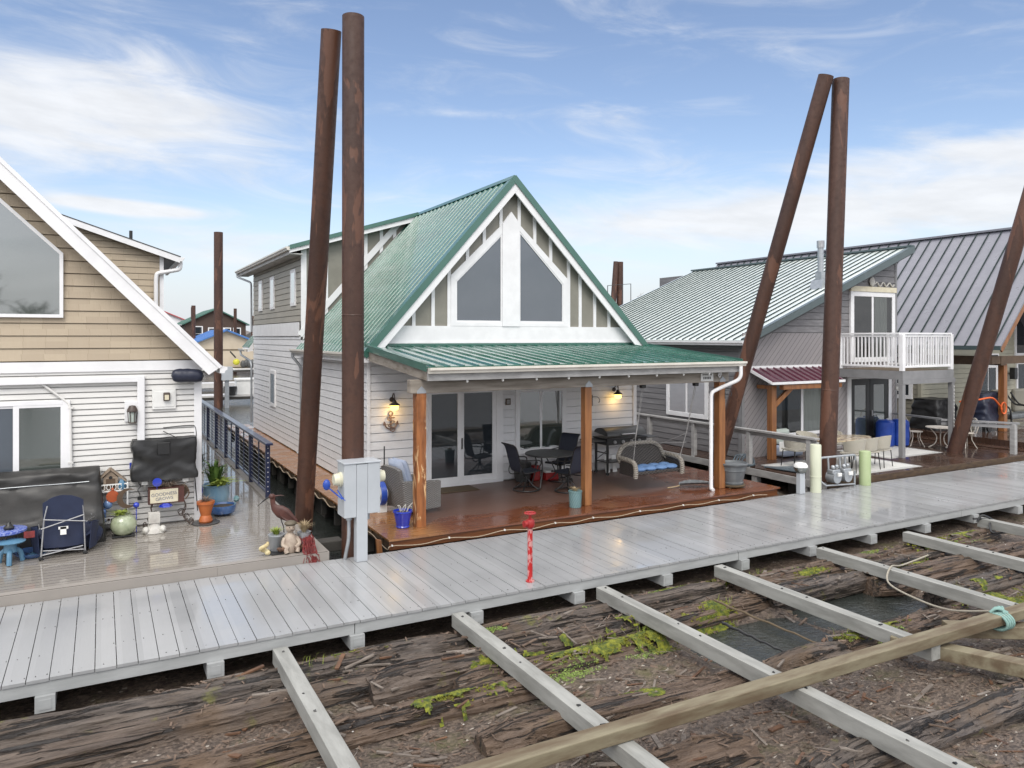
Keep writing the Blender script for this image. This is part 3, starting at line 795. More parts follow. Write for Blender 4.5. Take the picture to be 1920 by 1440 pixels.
# -- gray house deck (dark brown, wet)
mb2 = MB(); mb2.box(14.95, 11.98, .06, 23.9, 15.38, .1); mb2.box(14.95, 15.38, .06, 15.72, 27, .1)
struct(mb2.build('dark_deck', M['dark_deck']))
mb2 = MB(); mb2.box(14.9, 11.95, -.1, 14.948, 27, .07); 
for y in np.arange(12.5, 27, 1.6): mb2.box(14.93, y, -.42, 15.1, y + .16, -.1)
struct(mb2.build('dark_deck_fascia', M['gray_wood']))
mb2 = MB(); mb2.box(14.95, 11.95, -.06, 23.9, 11.978, .098); struct(mb2.build('dark_deck_edge', M['deck_side']))
mb2 = MB()
for y in np.arange(12.4, 27, 2.4): mb2.box(15.3, y, -.6, 23.6, y + 1.0, -.07)
struct(mb2.build('dark_deck_floats', M['float_dark']))
# -- far right deck, one step higher
mb2 = MB(); mb2.box(24.6, 11.98, .12, 38, 17.0, .30); mb2.box(24.0, 11.98, -.05, 24.598, 20, .12); mb2.box(23.95, 15.4, -.05, 26.0, 20, .118)
struct(mb2.build('far_deck', M['dark_deck']))
# logs, litter and mud between and under the decks
# ------------------------------------------------------------------ MAIN HOUSE (green metal roof, A-shaped gable)
XL, XR, YF, YB, ZD = 5.02, 12.17, 15.65, 29.4, .12
AX, AZ = 8.50, 7.27            # ridge
EL, ER = (4.83, 3.12), (12.50, 3.20)
YG = 15.42                      # front edge of the gable roof
H = thing('floating_house', 'white floating house with green metal roof, tall triangular gable and a covered porch', 'house', (8.6, 15.65, .12))
def slopeL(z): return AX - (AZ - z) * (AX - EL[0]) / (AZ - EL[1])
def slopeR(z): return AX + (AZ - z) * (ER[0] - AX) / (AZ - ER[1])
mb = MB()
TF = TY(YF)
mb.box(XL + .04, YF + .03, ZD, XR - .02, YF + .15, 3.4, 0)
lap(mb, TF, ZD + .02, 3.36, .182, lambda z: (XL, XR), 0, joints=2, seed=4)
mb.box(XL + .032, YF + .15, ZD, XL + .12, 21.74, 3.26, 0); mb.box(XL + .032, 21.741, ZD, XL + .12, YB, 3.5, 0); mb.box(XR - .12, YF + .15, ZD, XR - .001, YB, 3.5, 0); mb.box(XL + .12, YB - .1, ZD, XR - .12, YB, 3.5, 0)
lap(mb, TX(XL), ZD + .02, 3.52, .182, lambda z: (YF, YB) if z < 3.25 else (21.75, YB), 0, joints=2, seed=9)
mb.build('wall', [M['white_wall'], M['dark_gray']], H)
mb = MB()     # white corner boards and the bands at floor level
mb.box(XR - .06, YF - .045, ZD, XR + .02, YF - .021, 2.9); mb.box(XR + .0205, YF - .045, ZD, XR + .045, YF + .06, 2.9)
mb.box(XL - .045, 21.9, 3.53, XL - .021, YB, 3.93)
mb.box(XL - .03, YF - .046, ZD, XL + .045, YF - .0215, 3.0)
each(mb, 'trim_board', M['white_trim'], H, bevel=.003)
# gable panel
mb = MB(); g0 = 3.36
mb.prism([(slopeL(g0) + .1, YF, g0), (slopeR(g0) - .1, YF, g0), (AX, YF, AZ - .1)], (0, .12, 0))
mb.build('gable_panel', M['olive_panel'], H)
mb = MB()     # white trim on the gable: band, battens, window surround, inner rake boards
d0 = YF - .002
def board(poly, th=.03): mb.prism([(x, YF - .001, z) for x, z in poly], (0, -th, 0))
board([(slopeL(3.36) + .12, 3.36), (slopeR(3.36) - .12, 3.36), (slopeR(3.75) - .12, 3.75), (slopeL(3.75) + .12, 3.75)], .04)
board([(slopeL(3.36) + .12, 3.36), (slopeR(3.36) - .12, 3.36), (slopeR(3.40) - .12, 3.40), (slopeL(3.40) + .12, 3.40)], .055)
def bat(x, zb):
    zl, zr = (AZ - (AX - (x - .045)) * (AZ - EL[1]) / (AX - EL[0]) if x < AX else AZ - ((x - .045) - AX) * (AZ - ER[1]) / (ER[0] - AX)), \
             (AZ - (AX - (x + .045)) * (AZ - EL[1]) / (AX - EL[0]) if x < AX else AZ - ((x + .045) - AX) * (AZ - ER[1]) / (ER[0] - AX))
    if min(zl, zr) > zb + .05: board([(x - .04, zb), (x + .04, zb), (x + .04, zr - .08), (x - .04, zl - .08)], .028)
for x in (5.62, 6.06, 6.52, 10.47, 10.91, 11.35): bat(x, 3.751)
def wtop(x):   # top edge of the window surround
    return 4.90 + (x - 6.95) * (6.14 - 4.90) / 1.31 if x < 8.5 else 6.18 - (x - 8.72) * (6.18 - 4.92) / 1.37
for x in (7.37, 7.80, 8.24, 8.73, 9.16, 9.61): bat(x, wtop(x) - .06)
for x in (6.91, 10.13): bat(x, 3.751)
# surround boards
WL = [(7.07, 3.84), (8.26, 3.84), (8.26, 5.93), (7.07, 4.77)]
WR = [(8.72, 3.84), (9.97, 3.84), (9.97, 4.79), (8.72, 6.03)]
board([(8.262, 3.751), (8.718, 3.751), (8.718, 6.20), (8.50, 6.46), (8.262, 6.16)], .062)          # mullion post
board([(6.95, 3.752), (7.07, 3.752), (7.07, 4.77), (6.95, 4.90)], .045); board([(9.97, 3.752), (10.09, 3.752), (10.09, 4.92), (9.97, 4.79)], .045)
board([(7.07, 3.752), (8.26, 3.752), (8.26, 3.84), (7.07, 3.84)], .045); board([(8.72, 3.752), (9.97, 3.752), (9.97, 3.84), (8.72, 3.84)], .045)
board([(6.95, 4.902), (7.07, 4.772), (8.26, 5.93), (8.26, 6.14)], .045); board([(10.09, 4.922), (9.97, 4.792), (8.72, 6.03), (8.72, 6.18)], .045)
mb.build('gable_trim', M['white_trim'], H)
for poly in (WL, WR):
    fr = MB(); n = len(poly); cx = sum(p[0] for p in poly) / n; cz = sum(p[1] for p in poly) / n
    inn = [(x + (cx - x) * .055, z + (cz - z) * .055) for x, z in poly]
    for i in range(n):
        a, b, c_, d_ = poly[i], poly[(i + 1) % n], inn[(i + 1) % n], inn[i]
        fr.prism([(q[0], YF - .003, q[1]) for q in (a, b, c_, d_)], (0, -.033, 0))
    f = fr.build('window', M['white_trim'], H)
    g = MB(); g.prism([(x, YF - .004, z) for x, z in inn], (0, -.012, 0)); g.build('pane', M['glass_slate'], f)
# roof: left slope, right slope, ribs
mb = MB(); YBK = 30.8
roof_panel(mb, (EL[0], YG, EL[1]), (EL[0], 21.74, EL[1]), (AX, YG, AZ), (AX, 21.74, AZ), .29, .042, .022)
roof_panel(mb, (EL[0], 29.44, EL[1]), (EL[0], YBK, EL[1]), (AX, 29.44, AZ), (AX, YBK, AZ), .29, .042, .022)
roof_panel(mb, (ER[0], YG, ER[1]), (ER[0], YBK, ER[1]), (AX, YG, AZ), (AX, YBK, AZ), .30)
rf = mb.build('roof', M['roof_green'], H)
mb = MB()     # rake caps and ridge cap
n1v = Vector((-(AZ - EL[1]), 0, AX - EL[0])).normalized(); n2v = Vector(((AZ - ER[1]), 0, ER[0] - AX)).normalized()
for k_, (e, nv) in enumerate(((EL, n1v), (ER, n2v))):
    a, b = Vector((e[0], YG - .012 - .003 * k_, e[1])), Vector((AX, YG - .012 - .003 * k_, AZ))
    mb.prism([a + nv * .03, b + nv * .03, b - nv * .115, a - nv * .115], (0, -.012, 0))
    mb.prism([a + nv * .03, b + nv * .03, b + nv * .018, a + nv * .018], (0, .16, 0))
for s, nv, e in ((-1, n1v, EL), (1, n2v, ER)):
    d = (Vector((e[0], 0, e[1])) - Vector((AX, 0, AZ))).normalized()
    p = Vector((AX, YG - .02, AZ)) + nv * .034
    mb.prism([p, p + d * .15, p + d * .15 - nv * .01, p - nv * .01], (0, YBK - YG + .02, 0))
mb.build('rake_trim', M['trim_green'], H)
mb = MB()     # white barge boards
for k_, (e, nv) in enumerate(((EL, n1v), (ER, n2v))):
    a, b = Vector((e[0], YG + .002 + .003 * k_, e[1])), Vector((AX, YG + .002 + .003 * k_, AZ))
    mb.prism([a - nv * .07, b - nv * .07, b - nv * .265, a - nv * .265], (0, .04, 0))
mb.build('barge_board', M['white_trim'], H)
mb = MB()     # soffit under the gable overhang
for (e, nv) in ((EL, n1v), (ER, n2v)):
    a, b = Vector((e[0], YG + .05, e[1])), Vector((AX, YG + .05, AZ))
    mb.prism([a - nv * .06, b - nv * .06, b - nv * .075, a - nv * .075], (0, YF - YG - .06, 0))
mb.build('soffit', M['soffit'], H)
# left eave gutters (front run, and the stub behind the dormer), fascia
gutter(H, (4.79, YG + .02, 3.16), (4.79, 21.75, 3.16), (-1, 0, 0)); gutter(H, (4.79, 29.6, 3.06), (4.79, 30.85, 3.06), (-1, 0, 0))
mb = MB(); mb.box(4.792, YG + .02, 2.96, 5.0, 21.7, 3.06); mb.prism([(4.82, 29.42, 3.05), (5.0, 29.42, 3.3), (5.0, 29.42, 2.98), (4.82, 29.42, 2.95)], (0, 1.3, 0))
each(mb, 'eave_box', M['white_trim'], H)
# dormer on the left slope
YD0, YD1 = 21.72, YB
dE, dR = (4.62, 6.05), (AX, 7.24)
def dz_(x): return dE[1] + (x - dE[0]) * (dR[1] - dE[1]) / (dR[0] - dE[0])
D = MB()
lap(D, TX(XL), 3.94, 5.98, .178, lambda z: (YD0, YD1), 0, joints=1, seed=12)
D.box(XL + .032, YD0 + .03, 3.4, XL + .1, YD1, 6.1, 0); D.box(XL + .1, YD1 - .08, 3.5, 8.4, YD1, 6.0, 0)
dm = D.build('dormer_wall', [M['taupe_siding'], M['dark_gray']], H)
mb = MB(); xs = AX - .25
mb.prism([(XL + .02, YD0, 3.35), (XL + .02, YD0, dz_(XL) - .06), (xs, YD0, dz_(xs) - .06), (xs, YD0, AZ - .3)], (0, .05, 0)); mb.build('dormer_panel', M['olive_panel'], H)
mb = MB()
for x in (5.10, 5.72, 6.32, 6.9, 7.38, 7.8):
    zb = AZ - (AX - x) * (AZ - EL[1]) / (AX - EL[0])
    if dz_(x) - .15 > zb: mb.prism([(x - .05, YD0 - .001, zb), (x + .05, YD0 - .001, zb + .1), (x + .05, YD0 - .001, dz_(x) - .07), (x - .05, YD0 - .001, dz_(x) - .07)], (0, -.03, 0))
mb.box(XL - .024, YD0 - .034, 3.5, XL + .09, YD0 - .0015, dz_(XL) - .1)
a, b = Vector((5.02, YD0 - .033, 3.50)), Vector((8.1, YD0 - .033, 7.02))
mb.prism([a, b, b + Vector((-.13, 0, .11)), a + Vector((-.13, 0, .11))], (0, -.012, 0))
mb.prism([(dE[0], YD0 - .28, dE[1] - .03), (xs + .2, YD0 - .28, dz_(xs + .2) - .03), (xs + .2, YD0 - .28, dz_(xs + .2) - .19), (dE[0], YD0 - .28, dE[1] - .19)], (0, .035, 0))
mb.build('dormer_trim', M['white_trim'], H)
mb = MB(); roof_panel(mb, (dE[0], YD0 - .3, dE[1]), (dE[0], 30.55, dE[1]), (dR[0], YD0 - .3, dR[1] + .04), (dR[0], 30.55, dR[1] + .04), .30)
mb.build('dormer_roof', M['roof_green'], H)
mb = MB(); mb.prism([(dE[0], YD0 - .305, dE[1] + .03), (dR[0] - .05, YD0 - .305, dR[1] + .06), (dR[0] - .05, YD0 - .305, dR[1] - .06), (dE[0], YD0 - .305, dE[1] - .09)], (0, -.012, 0))
mb.build('dormer_rake', M['trim_green'], H)
mb = MB(); mb.box(4.66, YD0 - .24, 5.83, 5.0, 30.5, 5.86); mb.box(4.63, YD0 - .24, 5.83, 4.658, 30.5, 6.0)
mb.build('dormer_soffit', M['soffit'], H)
gutter(H, (4.628, YD0 - .3, 6.03), (4.628, 30.58, 6.03), (-1, 0, 0))
for (u0, u1) in ((27.55, 28.2), (25.45, 26.1), (22.35, 23.0)):
    w_ = window(H, TX(XL - .02), u0, u1, 4.42, 5.5, .10, .03, glass='clear_glass', back='unlit_room_sheet')
    c_ = MB(); tbox(c_, TX(XL - .02), u0 + .2, u1 - .1, .008, .012, 4.52, 5.4); c_.build('blind', M['white_plastic'], w_)
window(H, TX(XL - .02), 25.25, 26.15, 1.2, 2.4, .12, .035, glass='glass', hsplit=1.85)
# downspouts
mb = MB(); mb.tube(corner_path([(4.73, 21.6, 3.06), (4.73, 21.6, 2.95), (4.95, 21.5, 2.66), (4.965, 21.5, .35), (4.85, 21.5, .22)], .12), .038, 10)
mb.build('downspout', M['galv'], H); mb = MB()
mb.tube(corner_path([(4.56, 30.3, 5.93), (4.56, 30.3, 5.80), (4.95, 29.55, 5.55), (4.955, 29.48, 3.7)], .12), .038, 10)
mb.build('downspout', M['galv'], H); mb = MB()
mb.tube(corner_path([(4.73, 30.6, 2.96), (4.73, 30.5, 2.82), (4.94, 29.6, 2.6), (4.95, 29.48, 2.4), (4.95, 29.48, .3)], .12), .04, 10)
mb.build('downspout', M['galv'], H)
# roof vent on the left slope
mb = MB(); vz = AZ - (AX - 5.9) * (AZ - EL[1]) / (AX - EL[0])
mb.cyl((5.9, 19.6, vz - .05), (5.9, 19.6, vz + .42), .06, n=12, mi=0); mb.lathe([(.2, 0), (.11, .12), (.065, .14)], (5.9, 19.6, vz - .02), 12, 1)
mb.build('roof_vent', [M['black_metal'], M['white_trim']], H)
# ---- porch
PT, PE = 3.30, 2.985; YE = 12.15
def pz(y): return PE + (y - YE) * (PT - PE) / (YF - .03 - YE)
mb = MB(); roof_panel(mb, (4.95, YE, PE), (12.42, YE, PE), (4.95, YF - .03, PT), (12.55, YF - .03, PT), .285, .04, .024, .03)
mb.build('porch_roof', M['roof_green'], H)
mb = MB(); mb.prism([(4.93, YE - .01, PE + .035), (4.93, YF - .05, PT + .035), (4.93, YF - .05, PT - .085), (4.93, YE - .01, PE - .085)], (.014, 0, 0))
mb.prism([(4.93, YE - .01, PE + .045), (4.93, YF - .05, PT + .045), (4.93, YF - .05, PT + .033), (4.93, YE - .01, PE + .033)], (.1, 0, 0))
mb.prism([(12.43, YE - .01, PE + .035), (12.56, YF - .05, PT + .035), (12.56, YF - .05, PT - .085), (12.43, YE - .01, PE - .085)], (.014, 0, 0))
mb.box(4.95, YF - .06, PT + .002, 12.5, YF - .022, PT + .06)
mb.build('porch_flashing', M['trim_green'], H)
gutter(H, (4.97, YE + .0, PE - .02), (12.47, YE + .0, PE - .02), (0, -1, 0))
mb = MB(); mb.box(4.97, YE + .002, 2.735, 12.40, YE + .045, PE - .035); mb.build('porch_fascia', M['gray_wood'], H)
mb = MB()
mb.prism([(4.965, YE + .05, PE - .07), (4.965, YF - .03, PT - .07), (4.965, YF - .03, PT - .29), (4.965, YE + .05, 2.74)], (.05, 0, 0))
mb.prism([(12.36, YE + .05, PE - .07), (12.36, YF - .03, PT - .07), (12.36, YF - .03, PT - .29), (12.36, YE + .05, 2.74)], (.04, 0, 0))
for x in np.arange(5.6, 12.2, .61):
    mb.prism([(x, YE + .05, PE - .035), (x, YF - .03, PT - .035), (x, YF - .03, PT - .2), (x, YE + .05, 2.79)], (.045, 0, 0))
each(mb, 'rafter', M['weathered'], H)
mb = MB(); mb.box(4.78, 12.48, 2.50, 12.36, 12.66, 2.742); mb.build('porch_beam', M['weathered'], H, bevel=.012)
for i, (px, py) in enumerate(((4.985, 12.57), (8.57, 12.57), (12.17, 12.57))):
    w2 = .088 if i != 1 else .08
    mb = MB()
    if i == 0:
        nz = 14
        def pf(u, v):
            a = u * 4; k = int(a) % 4; f = a - int(a)
            cs = [(-1, -1), (1, -1), (1, 1), (-1, 1), (-1, -1)]
            x_ = cs[k][0] + (cs[k + 1][0] - cs[k][0]) * f; y_ = cs[k][1] + (cs[k + 1][1] - cs[k][1]) * f
            wob = 1 + .10 * mnoise.noise((x_ * .7, y_ * .7 + 3, v * 7)) + (.06 if v > .75 else 0) * mnoise.noise((x_, y_, v * 25))
            return (px + x_ * w2 * wob, py + y_ * w2 * wob, ZD + .002 + (2.498 - ZD) * v)
        mb.grid(pf, 16, nz * 3, smooth=False)
    else: mb.box(px - w2, py - w2, ZD + .002, px + w2, py + w2, 2.498)
    p_ = mb.build('porch_post', M['cedar_live' if i == 0 else 'cedar'], H, bevel=0 if i == 0 else .008)
    b_ = MB(); b_.prism([(px - .085, 12.478, 2.50), (px + .085, 12.478, 2.50), (px + .085, 12.478, 2.545), (px, 12.478, 2.63), (px - .085, 12.478, 2.545)], (0, -.006, 0))
    b_.build('post_bracket', M['galv'], p_)
mb = MB(); mb.tube(corner_path([(12.32, 12.08, 2.86), (12.32, 12.08, 2.58), (11.98, 12.40, 2.36), (11.79, 12.44, 2.28), (11.79, 12.44, .16), (11.78, 12.36, .14)], .12, 6), .042, 12)
mb.build('downspout', M['white_trim'], H)
# sliding glass door
mb = MB(); T = TY(YF - .018)
u0, u1, z0, z1 = 6.3, 8.22, ZD + .02, 2.30
tbox(mb, T, 8.10, 8.28, -.02, .05, ZD, z1 + .09); tbox(mb, T, 6.12, 6.36, -.02, .05, ZD, z1 + .09); tbox(mb, T, 6.36, 8.10, -.02, .05, z1, z1 + .09); tbox(mb, T, 6.36, 8.10, -.02, .07, z0 - .02, z0 + .06)
dr = mb.build('sliding_door', M['white_trim'], H, bevel=.003)
for a, b, dd in ((6.36, 7.20, .04), (7.17, 8.10, .012)):
    mb = MB(); tbox(mb, T, a, a + .10, dd - .02, dd + .022, z0 + .06, z1); tbox(mb, T, b - .10, b, dd - .02, dd + .022, z0 + .06, z1)
    tbox(mb, T, a + .10, b - .10, dd - .02, dd + .022, z1 - .08, z1); tbox(mb, T, a + .10, b - .10, dd - .02, dd + .022, z0 + .06, z0 + .19)
    mb.build('door_panel', M['white_trim'], dr)
    g = MB(); tbox(g, T, a + .10, b - .10, dd - .004, dd + .004, z0 + .19, z1 - .08); g.build('pane', M['glass'], dr)
mb = MB(); tbox(mb, T, 7.19, 7.215, .064, .085, .95, 1.2); mb.build('handle', M['black_metal'], dr)
window(H, TY(YF - .018), 8.62, 10.03, .72, 2.30, .11, .045, splits=(9.32,), glass='glass_green', sash=.06, sill=.05)
mb = MB(); mb.box(8.36, YF - .04, 1.90, 8.49, YF - .018, 2.05); fr = mb.build('plaque', M['bird_dark'], H)
mb = MB(); mb.box(8.385, YF - .044, 1.925, 8.465, YF - .0405, 2.025); mb.build('plaque_face', M['gray_wood'], fr)
# ------------------------------------------------------------------ LEFT HOUSE (beige shingle gable over white vinyl)
LY, LX0, LX1, LZ = 15.0, -5.2, 1.6, .13
LA = (-1.8, 6.78)              # ridge
LG = 14.62                      # front of the gable roof
LE = (1.93, 2.97)               # right eave edge
L = thing('shingled_house', 'beige shingled house with white vinyl lower wall and a steep white-edged gable', 'house', (-1.8, 15.0, .13))
TL = TY(LY)
mb = MB(); mb.box(LX0, LY + .04, LZ, LX1 - .06, LY + .15, 3.1); mb.box(LX1 - .16, LY + .15, LZ, LX1 - .06, 29.5, 3.1); mb.box(LX0, LY + .15, LZ, LX0 + .1, 29.5, 3.1)
lap(mb, TL, LZ, 2.90, .10, lambda z: (LX0, LX1), 0, out=.020, seed=3)
lap(mb, lambda u, d, z: (LX1 - .02 + d, u, z), LZ, 3.0, .10, lambda z: (LY, 29.5), 0, out=.012)
mb.build('wall', [M['vinyl'], M['dark_gray']], L)
mb = MB(); mb.box(LX1 - .10, LY - .03, LZ, LX1 + .012, LY - .013, 2.90); mb.box(LX1 + .0125, LY - .03, LZ, LX1 + .03, LY + .08, 2.9)
mb.box(LX0, LY - .045, 2.90, LX1 + .05, LY - .0132, 3.075)
each(mb, 'trim_board', M['white_trim'], L)
sl = (LA[1] - LE[1]) / (LE[0] - LA[0])
def lz(x): return LA[1] - abs(x - LA[0]) * sl
mb = MB(); mb.prism([(LX0 + .05, LY + .0, 3.08), (LX1 - .05, LY + .0, 3.08), (LX1 - .05, LY, lz(LX1) - .05), (LA[0], LY, LA[1] - .06), (LX0 + .05, LY, lz(LX0) - .05)], (0, .12, 0)); mb.v = [(x_, y_ + .03, z_) for x_, y_, z_ in mb.v]
lap(mb, TL, 3.08, LA[1] - .1, .215, lambda z: (max(LA[0] - (LA[1] - .08 - z) / sl, LX0), min(LA[0] + (LA[1] - .08 - z) / sl, LX1)), 0, out=.028)
mb.build('gable_wall', M['shingle'], L)
mb = MB()
n = Vector((sl, 0, 1)).normalized(); th = .05
for sgn in (1, -1):
    e = Vector((LA[0] + sgn * (LE[0] - LA[0]), LG, LE[1])); a = Vector((LA[0], LG, LA[1])); nn = Vector((sgn * n.x, 0, n.z))
    mb.prism([e, a, a - nn * th, e - nn * th], (0, 30 - LG, 0))
mb.build('roof', M['dark_gray'], L)
mb = MB()
for sgn in (1, -1):
    e = Vector((LA[0] + sgn * (LE[0] - LA[0]), LG - .002, LE[1])); a = Vector((LA[0], LG - .002, LA[1])); nn = Vector((sgn * n.x, 0, n.z))
    mb.prism([e - nn * .01, a - nn * .01, a - nn * .25, e - nn * .25 + Vector((-sgn * .04, 0, .02))], (0, -.022, 0))
    mb.prism([e + nn * .004, a + nn * .004, a - nn * .06, e - nn * .06], (0, -.04, 0))
    mb.prism([e - nn * .10, a - nn * .10, a - nn * .12, e - nn * .12], (0, LY - LG - .02, 0))
mb.build('barge_board', M['white_trim'], L)
gutter(L, (LE[0] - .03, LG - .02, LE[1] - .02), (LE[0] - .03, 24, LE[1] - .02), (1, 0, 0), 'white_trim', .13, .11)
# gable window (slanted top right corner)
def winpoly(parent, poly, Y, fw, glass, name='window'):
    n_ = len(poly); fr = MB(); cx = sum(p[0] for p in poly) / n_; cz = sum(p[1] for p in poly) / n_
    ins = []
    for i in range(n_):      # inset polygon by fw
        p0, p1, p2 = (Vector((*poly[i - 1], 0)), Vector((*poly[i], 0)), Vector((*poly[(i + 1) % n_], 0)))
        e1, e2 = (p1 - p0).normalized(), (p2 - p1).normalized(); m1, m2 = Vector((-e1.y, e1.x, 0)), Vector((-e2.y, e2.x, 0))
        k = (m1 + m2) / (1 + m1.dot(m2)); q = p1 + k * fw; ins.append((q.x, q.y))
    for i in range(n_):
        a, b, c_, d_ = poly[i], poly[(i + 1) % n_], ins[(i + 1) % n_], ins[i]
        fr.prism([(q[0], Y - .006, q[1]) for q in (a, b, c_, d_)], (0, -.05, 0))
    f = fr.build(name, M['white_trim'], parent)
    g = MB(); g.prism([(x, Y - .012, z) for x, z in ins], (0, -.016, 0)); g.build('pane', M[glass], f)
    return f
winpoly(L, [(-3.0, 3.83), (-.57, 3.83), (-.57, 4.93), (-1.8, 6.12), (-3.0, 4.95)], LY - .03, .055, 'glass_green')
# sliding door
T = TY(LY - .012)
sd = MB(); tbox(sd, T, -.58, -.47, -.01, .05, LZ, 2.42); tbox(sd, T, -2.3, -2.2, -.01, .05, LZ, 2.42); tbox(sd, T, -2.2, -.58, -.01, .05, 2.35, 2.42); tbox(sd, T, -2.2, -.58, -.01, .05, LZ, LZ + .06)
sd_ = sd.build('sliding_door', M['white_trim'], L, bevel=.003)
for a, b, d_ in ((-2.2, -1.26, .01), (-1.29, -.58, .03)):
    mb = MB(); tbox(mb, T, a, a + .085, d_ - .012, d_ + .016, LZ + .06, 2.35); tbox(mb, T, b - .03, b, d_ - .012, d_ + .016, LZ + .06, 2.35)
    tbox(mb, T, a + .085, b - .03, d_ - .012, d_ + .016, 2.31, 2.35); tbox(mb, T, a + .085, b - .03, d_ - .012, d_ + .016, LZ + .06, LZ + .15); mb.build('door_panel', M['white_trim'], sd_)
    g = MB(); tbox(g, T, a + .085, b - .03, d_ - .004, d_ + .003, LZ + .15, 2.31); g.build('pane', M['glass_slate' if a < -2 else 'glass_green'], sd_)
# square white downpipe across the wall and down
mb = MB(); mb.box(-5, LY - .105, 2.70, .60, LY - .02, 2.80); mb.box(.56, LY - .11, 1.60, .68, LY - .02, 2.815); mb.build('downpipe', M['white_trim'], L, bevel=.012)
# thin conduit: diagonal then down
mb = MB(); mb.tube(corner_path([(-.98, LY - .05, 2.80), (-.50, LY - .05, 2.37), (-.47, LY - .05, 2.30), (-.44, LY - .05, .55)], .06), .022, 10)
for z in (2.27, 1.33): mb.box(-.50, LY - .075, z, -.42, LY - .015, z + .03)
mb.cyl((-1.0, LY - .05, 2.80), (-.96, LY - .05, 2.765), .032, n=10)
mb.build('conduit', M['vinyl'], L)
# electric panel with hooded lamp
mb = MB(); mb.box(.80, LY - .06, 2.20, 1.19, LY - .012, 2.55); mb.box(.83, LY - .07, 2.24, 1.16, LY - .0602, 2.52); pn = mb.build('panel_box', M['white_plastic'], L, bevel=.006)
mb = MB(); mb.box(.98, LY - .14, 2.35, 1.09, LY - .0705, 2.50); mb.build('panel_lamp', M['bronze_metal'], pn, bevel=.015)
mb = MB(); mb.box(1.0, LY - .15, 2.37, 1.07, LY - .1402, 2.46); mb.build('lens', M['sign_cream'], pn)
# wall lantern
lw = thing('wall_lantern', 'bronze cage lantern on a white block beside the white downpipe', 'wall lamp', (.48, LY - .02, 2.12))
mb = MB(); mb.box(.36, LY - .05, 2.0, .60, LY - .013, 2.36); mb.build('mount_block', M['white_trim'], lw, bevel=.006)
mb = MB(); c0 = (.48, LY - .15, 0)
mb.lathe([(.0, 2.30), (.05, 2.29), (.085, 2.22), (.09, 2.19), (.075, 2.18)], c0, 14); mb.box(.455, LY - .15, 2.22, .505, LY - .05, 2.27)
mb.lathe([(.06, 2.0), (.07, 1.99), (.05, 1.975), (0, 1.97)], c0, 12)
for k in range(6):
    a = k * math.pi / 3; mb.cyl((.48 + .075 * math.cos(a), LY - .15 + .075 * math.sin(a), 2.185), (.48 + .06 * math.cos(a), LY - .15 + .06 * math.sin(a), 1.99), .007, n=6)
mb.build('lantern_cage', M['bronze_metal'], lw)
mb = MB(); mb.lathe([(.045, 2.0), (.055, 2.1), (.05, 2.18)], c0, 12); mb.build('lantern_glass', M['blind'], lw)
# dormer
dy = 24.35
def ldz(x): return 5.86 + (2.0 - x) * .335
mb = MB(); Td = TY(dy)
lap(mb, Td, 3.2, 6.9, .178, lambda z: (-1.6, 1.58) if z < 5.9 else (-1.6, min(1.58, 2.0 - (z + .1 - 5.86) / .335)), 0)
mb.box(-1.6, dy + .03, 3.2, 1.56, dy + .1, 5.8); mb.box(1.48, dy + .1, 3.0, 1.58, 29.5, 5.8)
mb.build('dormer_wall', M['shingle'], L)
mb = MB(); mb.box(1.5, dy - .035, 3.2, 1.61, dy - .021, 5.9); 
mb.prism([(2.03, dy - .3, ldz(2.03)), (-1.8, dy - .3, ldz(-1.8)), (-1.8, dy - .3, ldz(-1.8) - .17), (2.03, dy - .3, ldz(2.03) - .17)], (0, .03, 0)); mb.build('dormer_trim', M['white_trim'], L)
mb = MB(); mb.prism([(2.05, dy - .31, ldz(2.05) + .03), (-1.8, dy - .31, ldz(-1.8) + .03), (-1.8, dy - .31, ldz(-1.8) + .001), (2.05, dy - .31, ldz(2.05) + .001)], (0, 5.6, 0)); mb.build('dormer_roof', M['dark_gray'], L)
gutter(L, (2.02, dy - .31, ldz(2.05) - .0), (2.02, 29.8, ldz(2.05)), (1, 0, 0), 'white_trim', .13, .12)
mb = MB(); mb.tube(corner_path([(2.06, dy - .1, 5.72), (2.05, dy - .12, 5.50), (1.42, dy - .11, 5.36), (1.40, dy - .11, 5.2), (1.40, dy - .11, 3.2)], .15, 6), .06, 10); mb.build('downspout', M['white_trim'], L)
mb = MB(); mb.cyl((.80, 26, 6.15), (.80, 26, 6.78), .05, n=10); mb.build('vent_pipe', M['black_metal'], L)

# ------------------------------------------------------------------ GRAY HOUSE (diagonal boards, pale shed roof, balcony)
GY, GX0, GX1, GZ = 15.4, 15.75, 22.55, .1
G = thing('gray_house', 'gray board house with a pale ribbed shed roof, white balcony and maroon awning', 'house', (19.1, 15.4, .1))
RE, RR = (15.50, 3.42), (22.92, 6.40); gs = (RR[1] - RE[1]) / (RR[0] - RE[0])
def gz(x): return RE[1] + (x - RE[0]) * gs
TG = TY(GY)
mb = MB(); mb.box(GX0 + .04, GY, GZ, GX1 - .02, GY + .12, 3.45); mb.prism([(GX0 + .04, GY + .03, 3.45), (GX1 - .02, GY + .03, 3.45), (GX1 - .02, GY + .03, gz(GX1) - .1), (GX0 + .04, GY + .03, gz(GX0) - .1)], (0, .12, 0))
lap(mb, TG, 3.62, 6.3, .20, lambda z: (max(GX0, RE[0] + (z + .12 - RE[1]) / gs), GX1), 0, seed=8)
mb.box(GX0 + .032, GY + .12, GZ, GX0 + .1, 27, 3.5); mb.box(GX1 - .1, GY + .12, GZ, GX1 - .02, 27, 6.2)
lap(mb, TX(GX0), GZ, 3.5, .175, lambda z: (GY, 27), 0, seed=5, joints=1)
mb.build('wall', [M['gray_board'], M['dark_gray']], G)
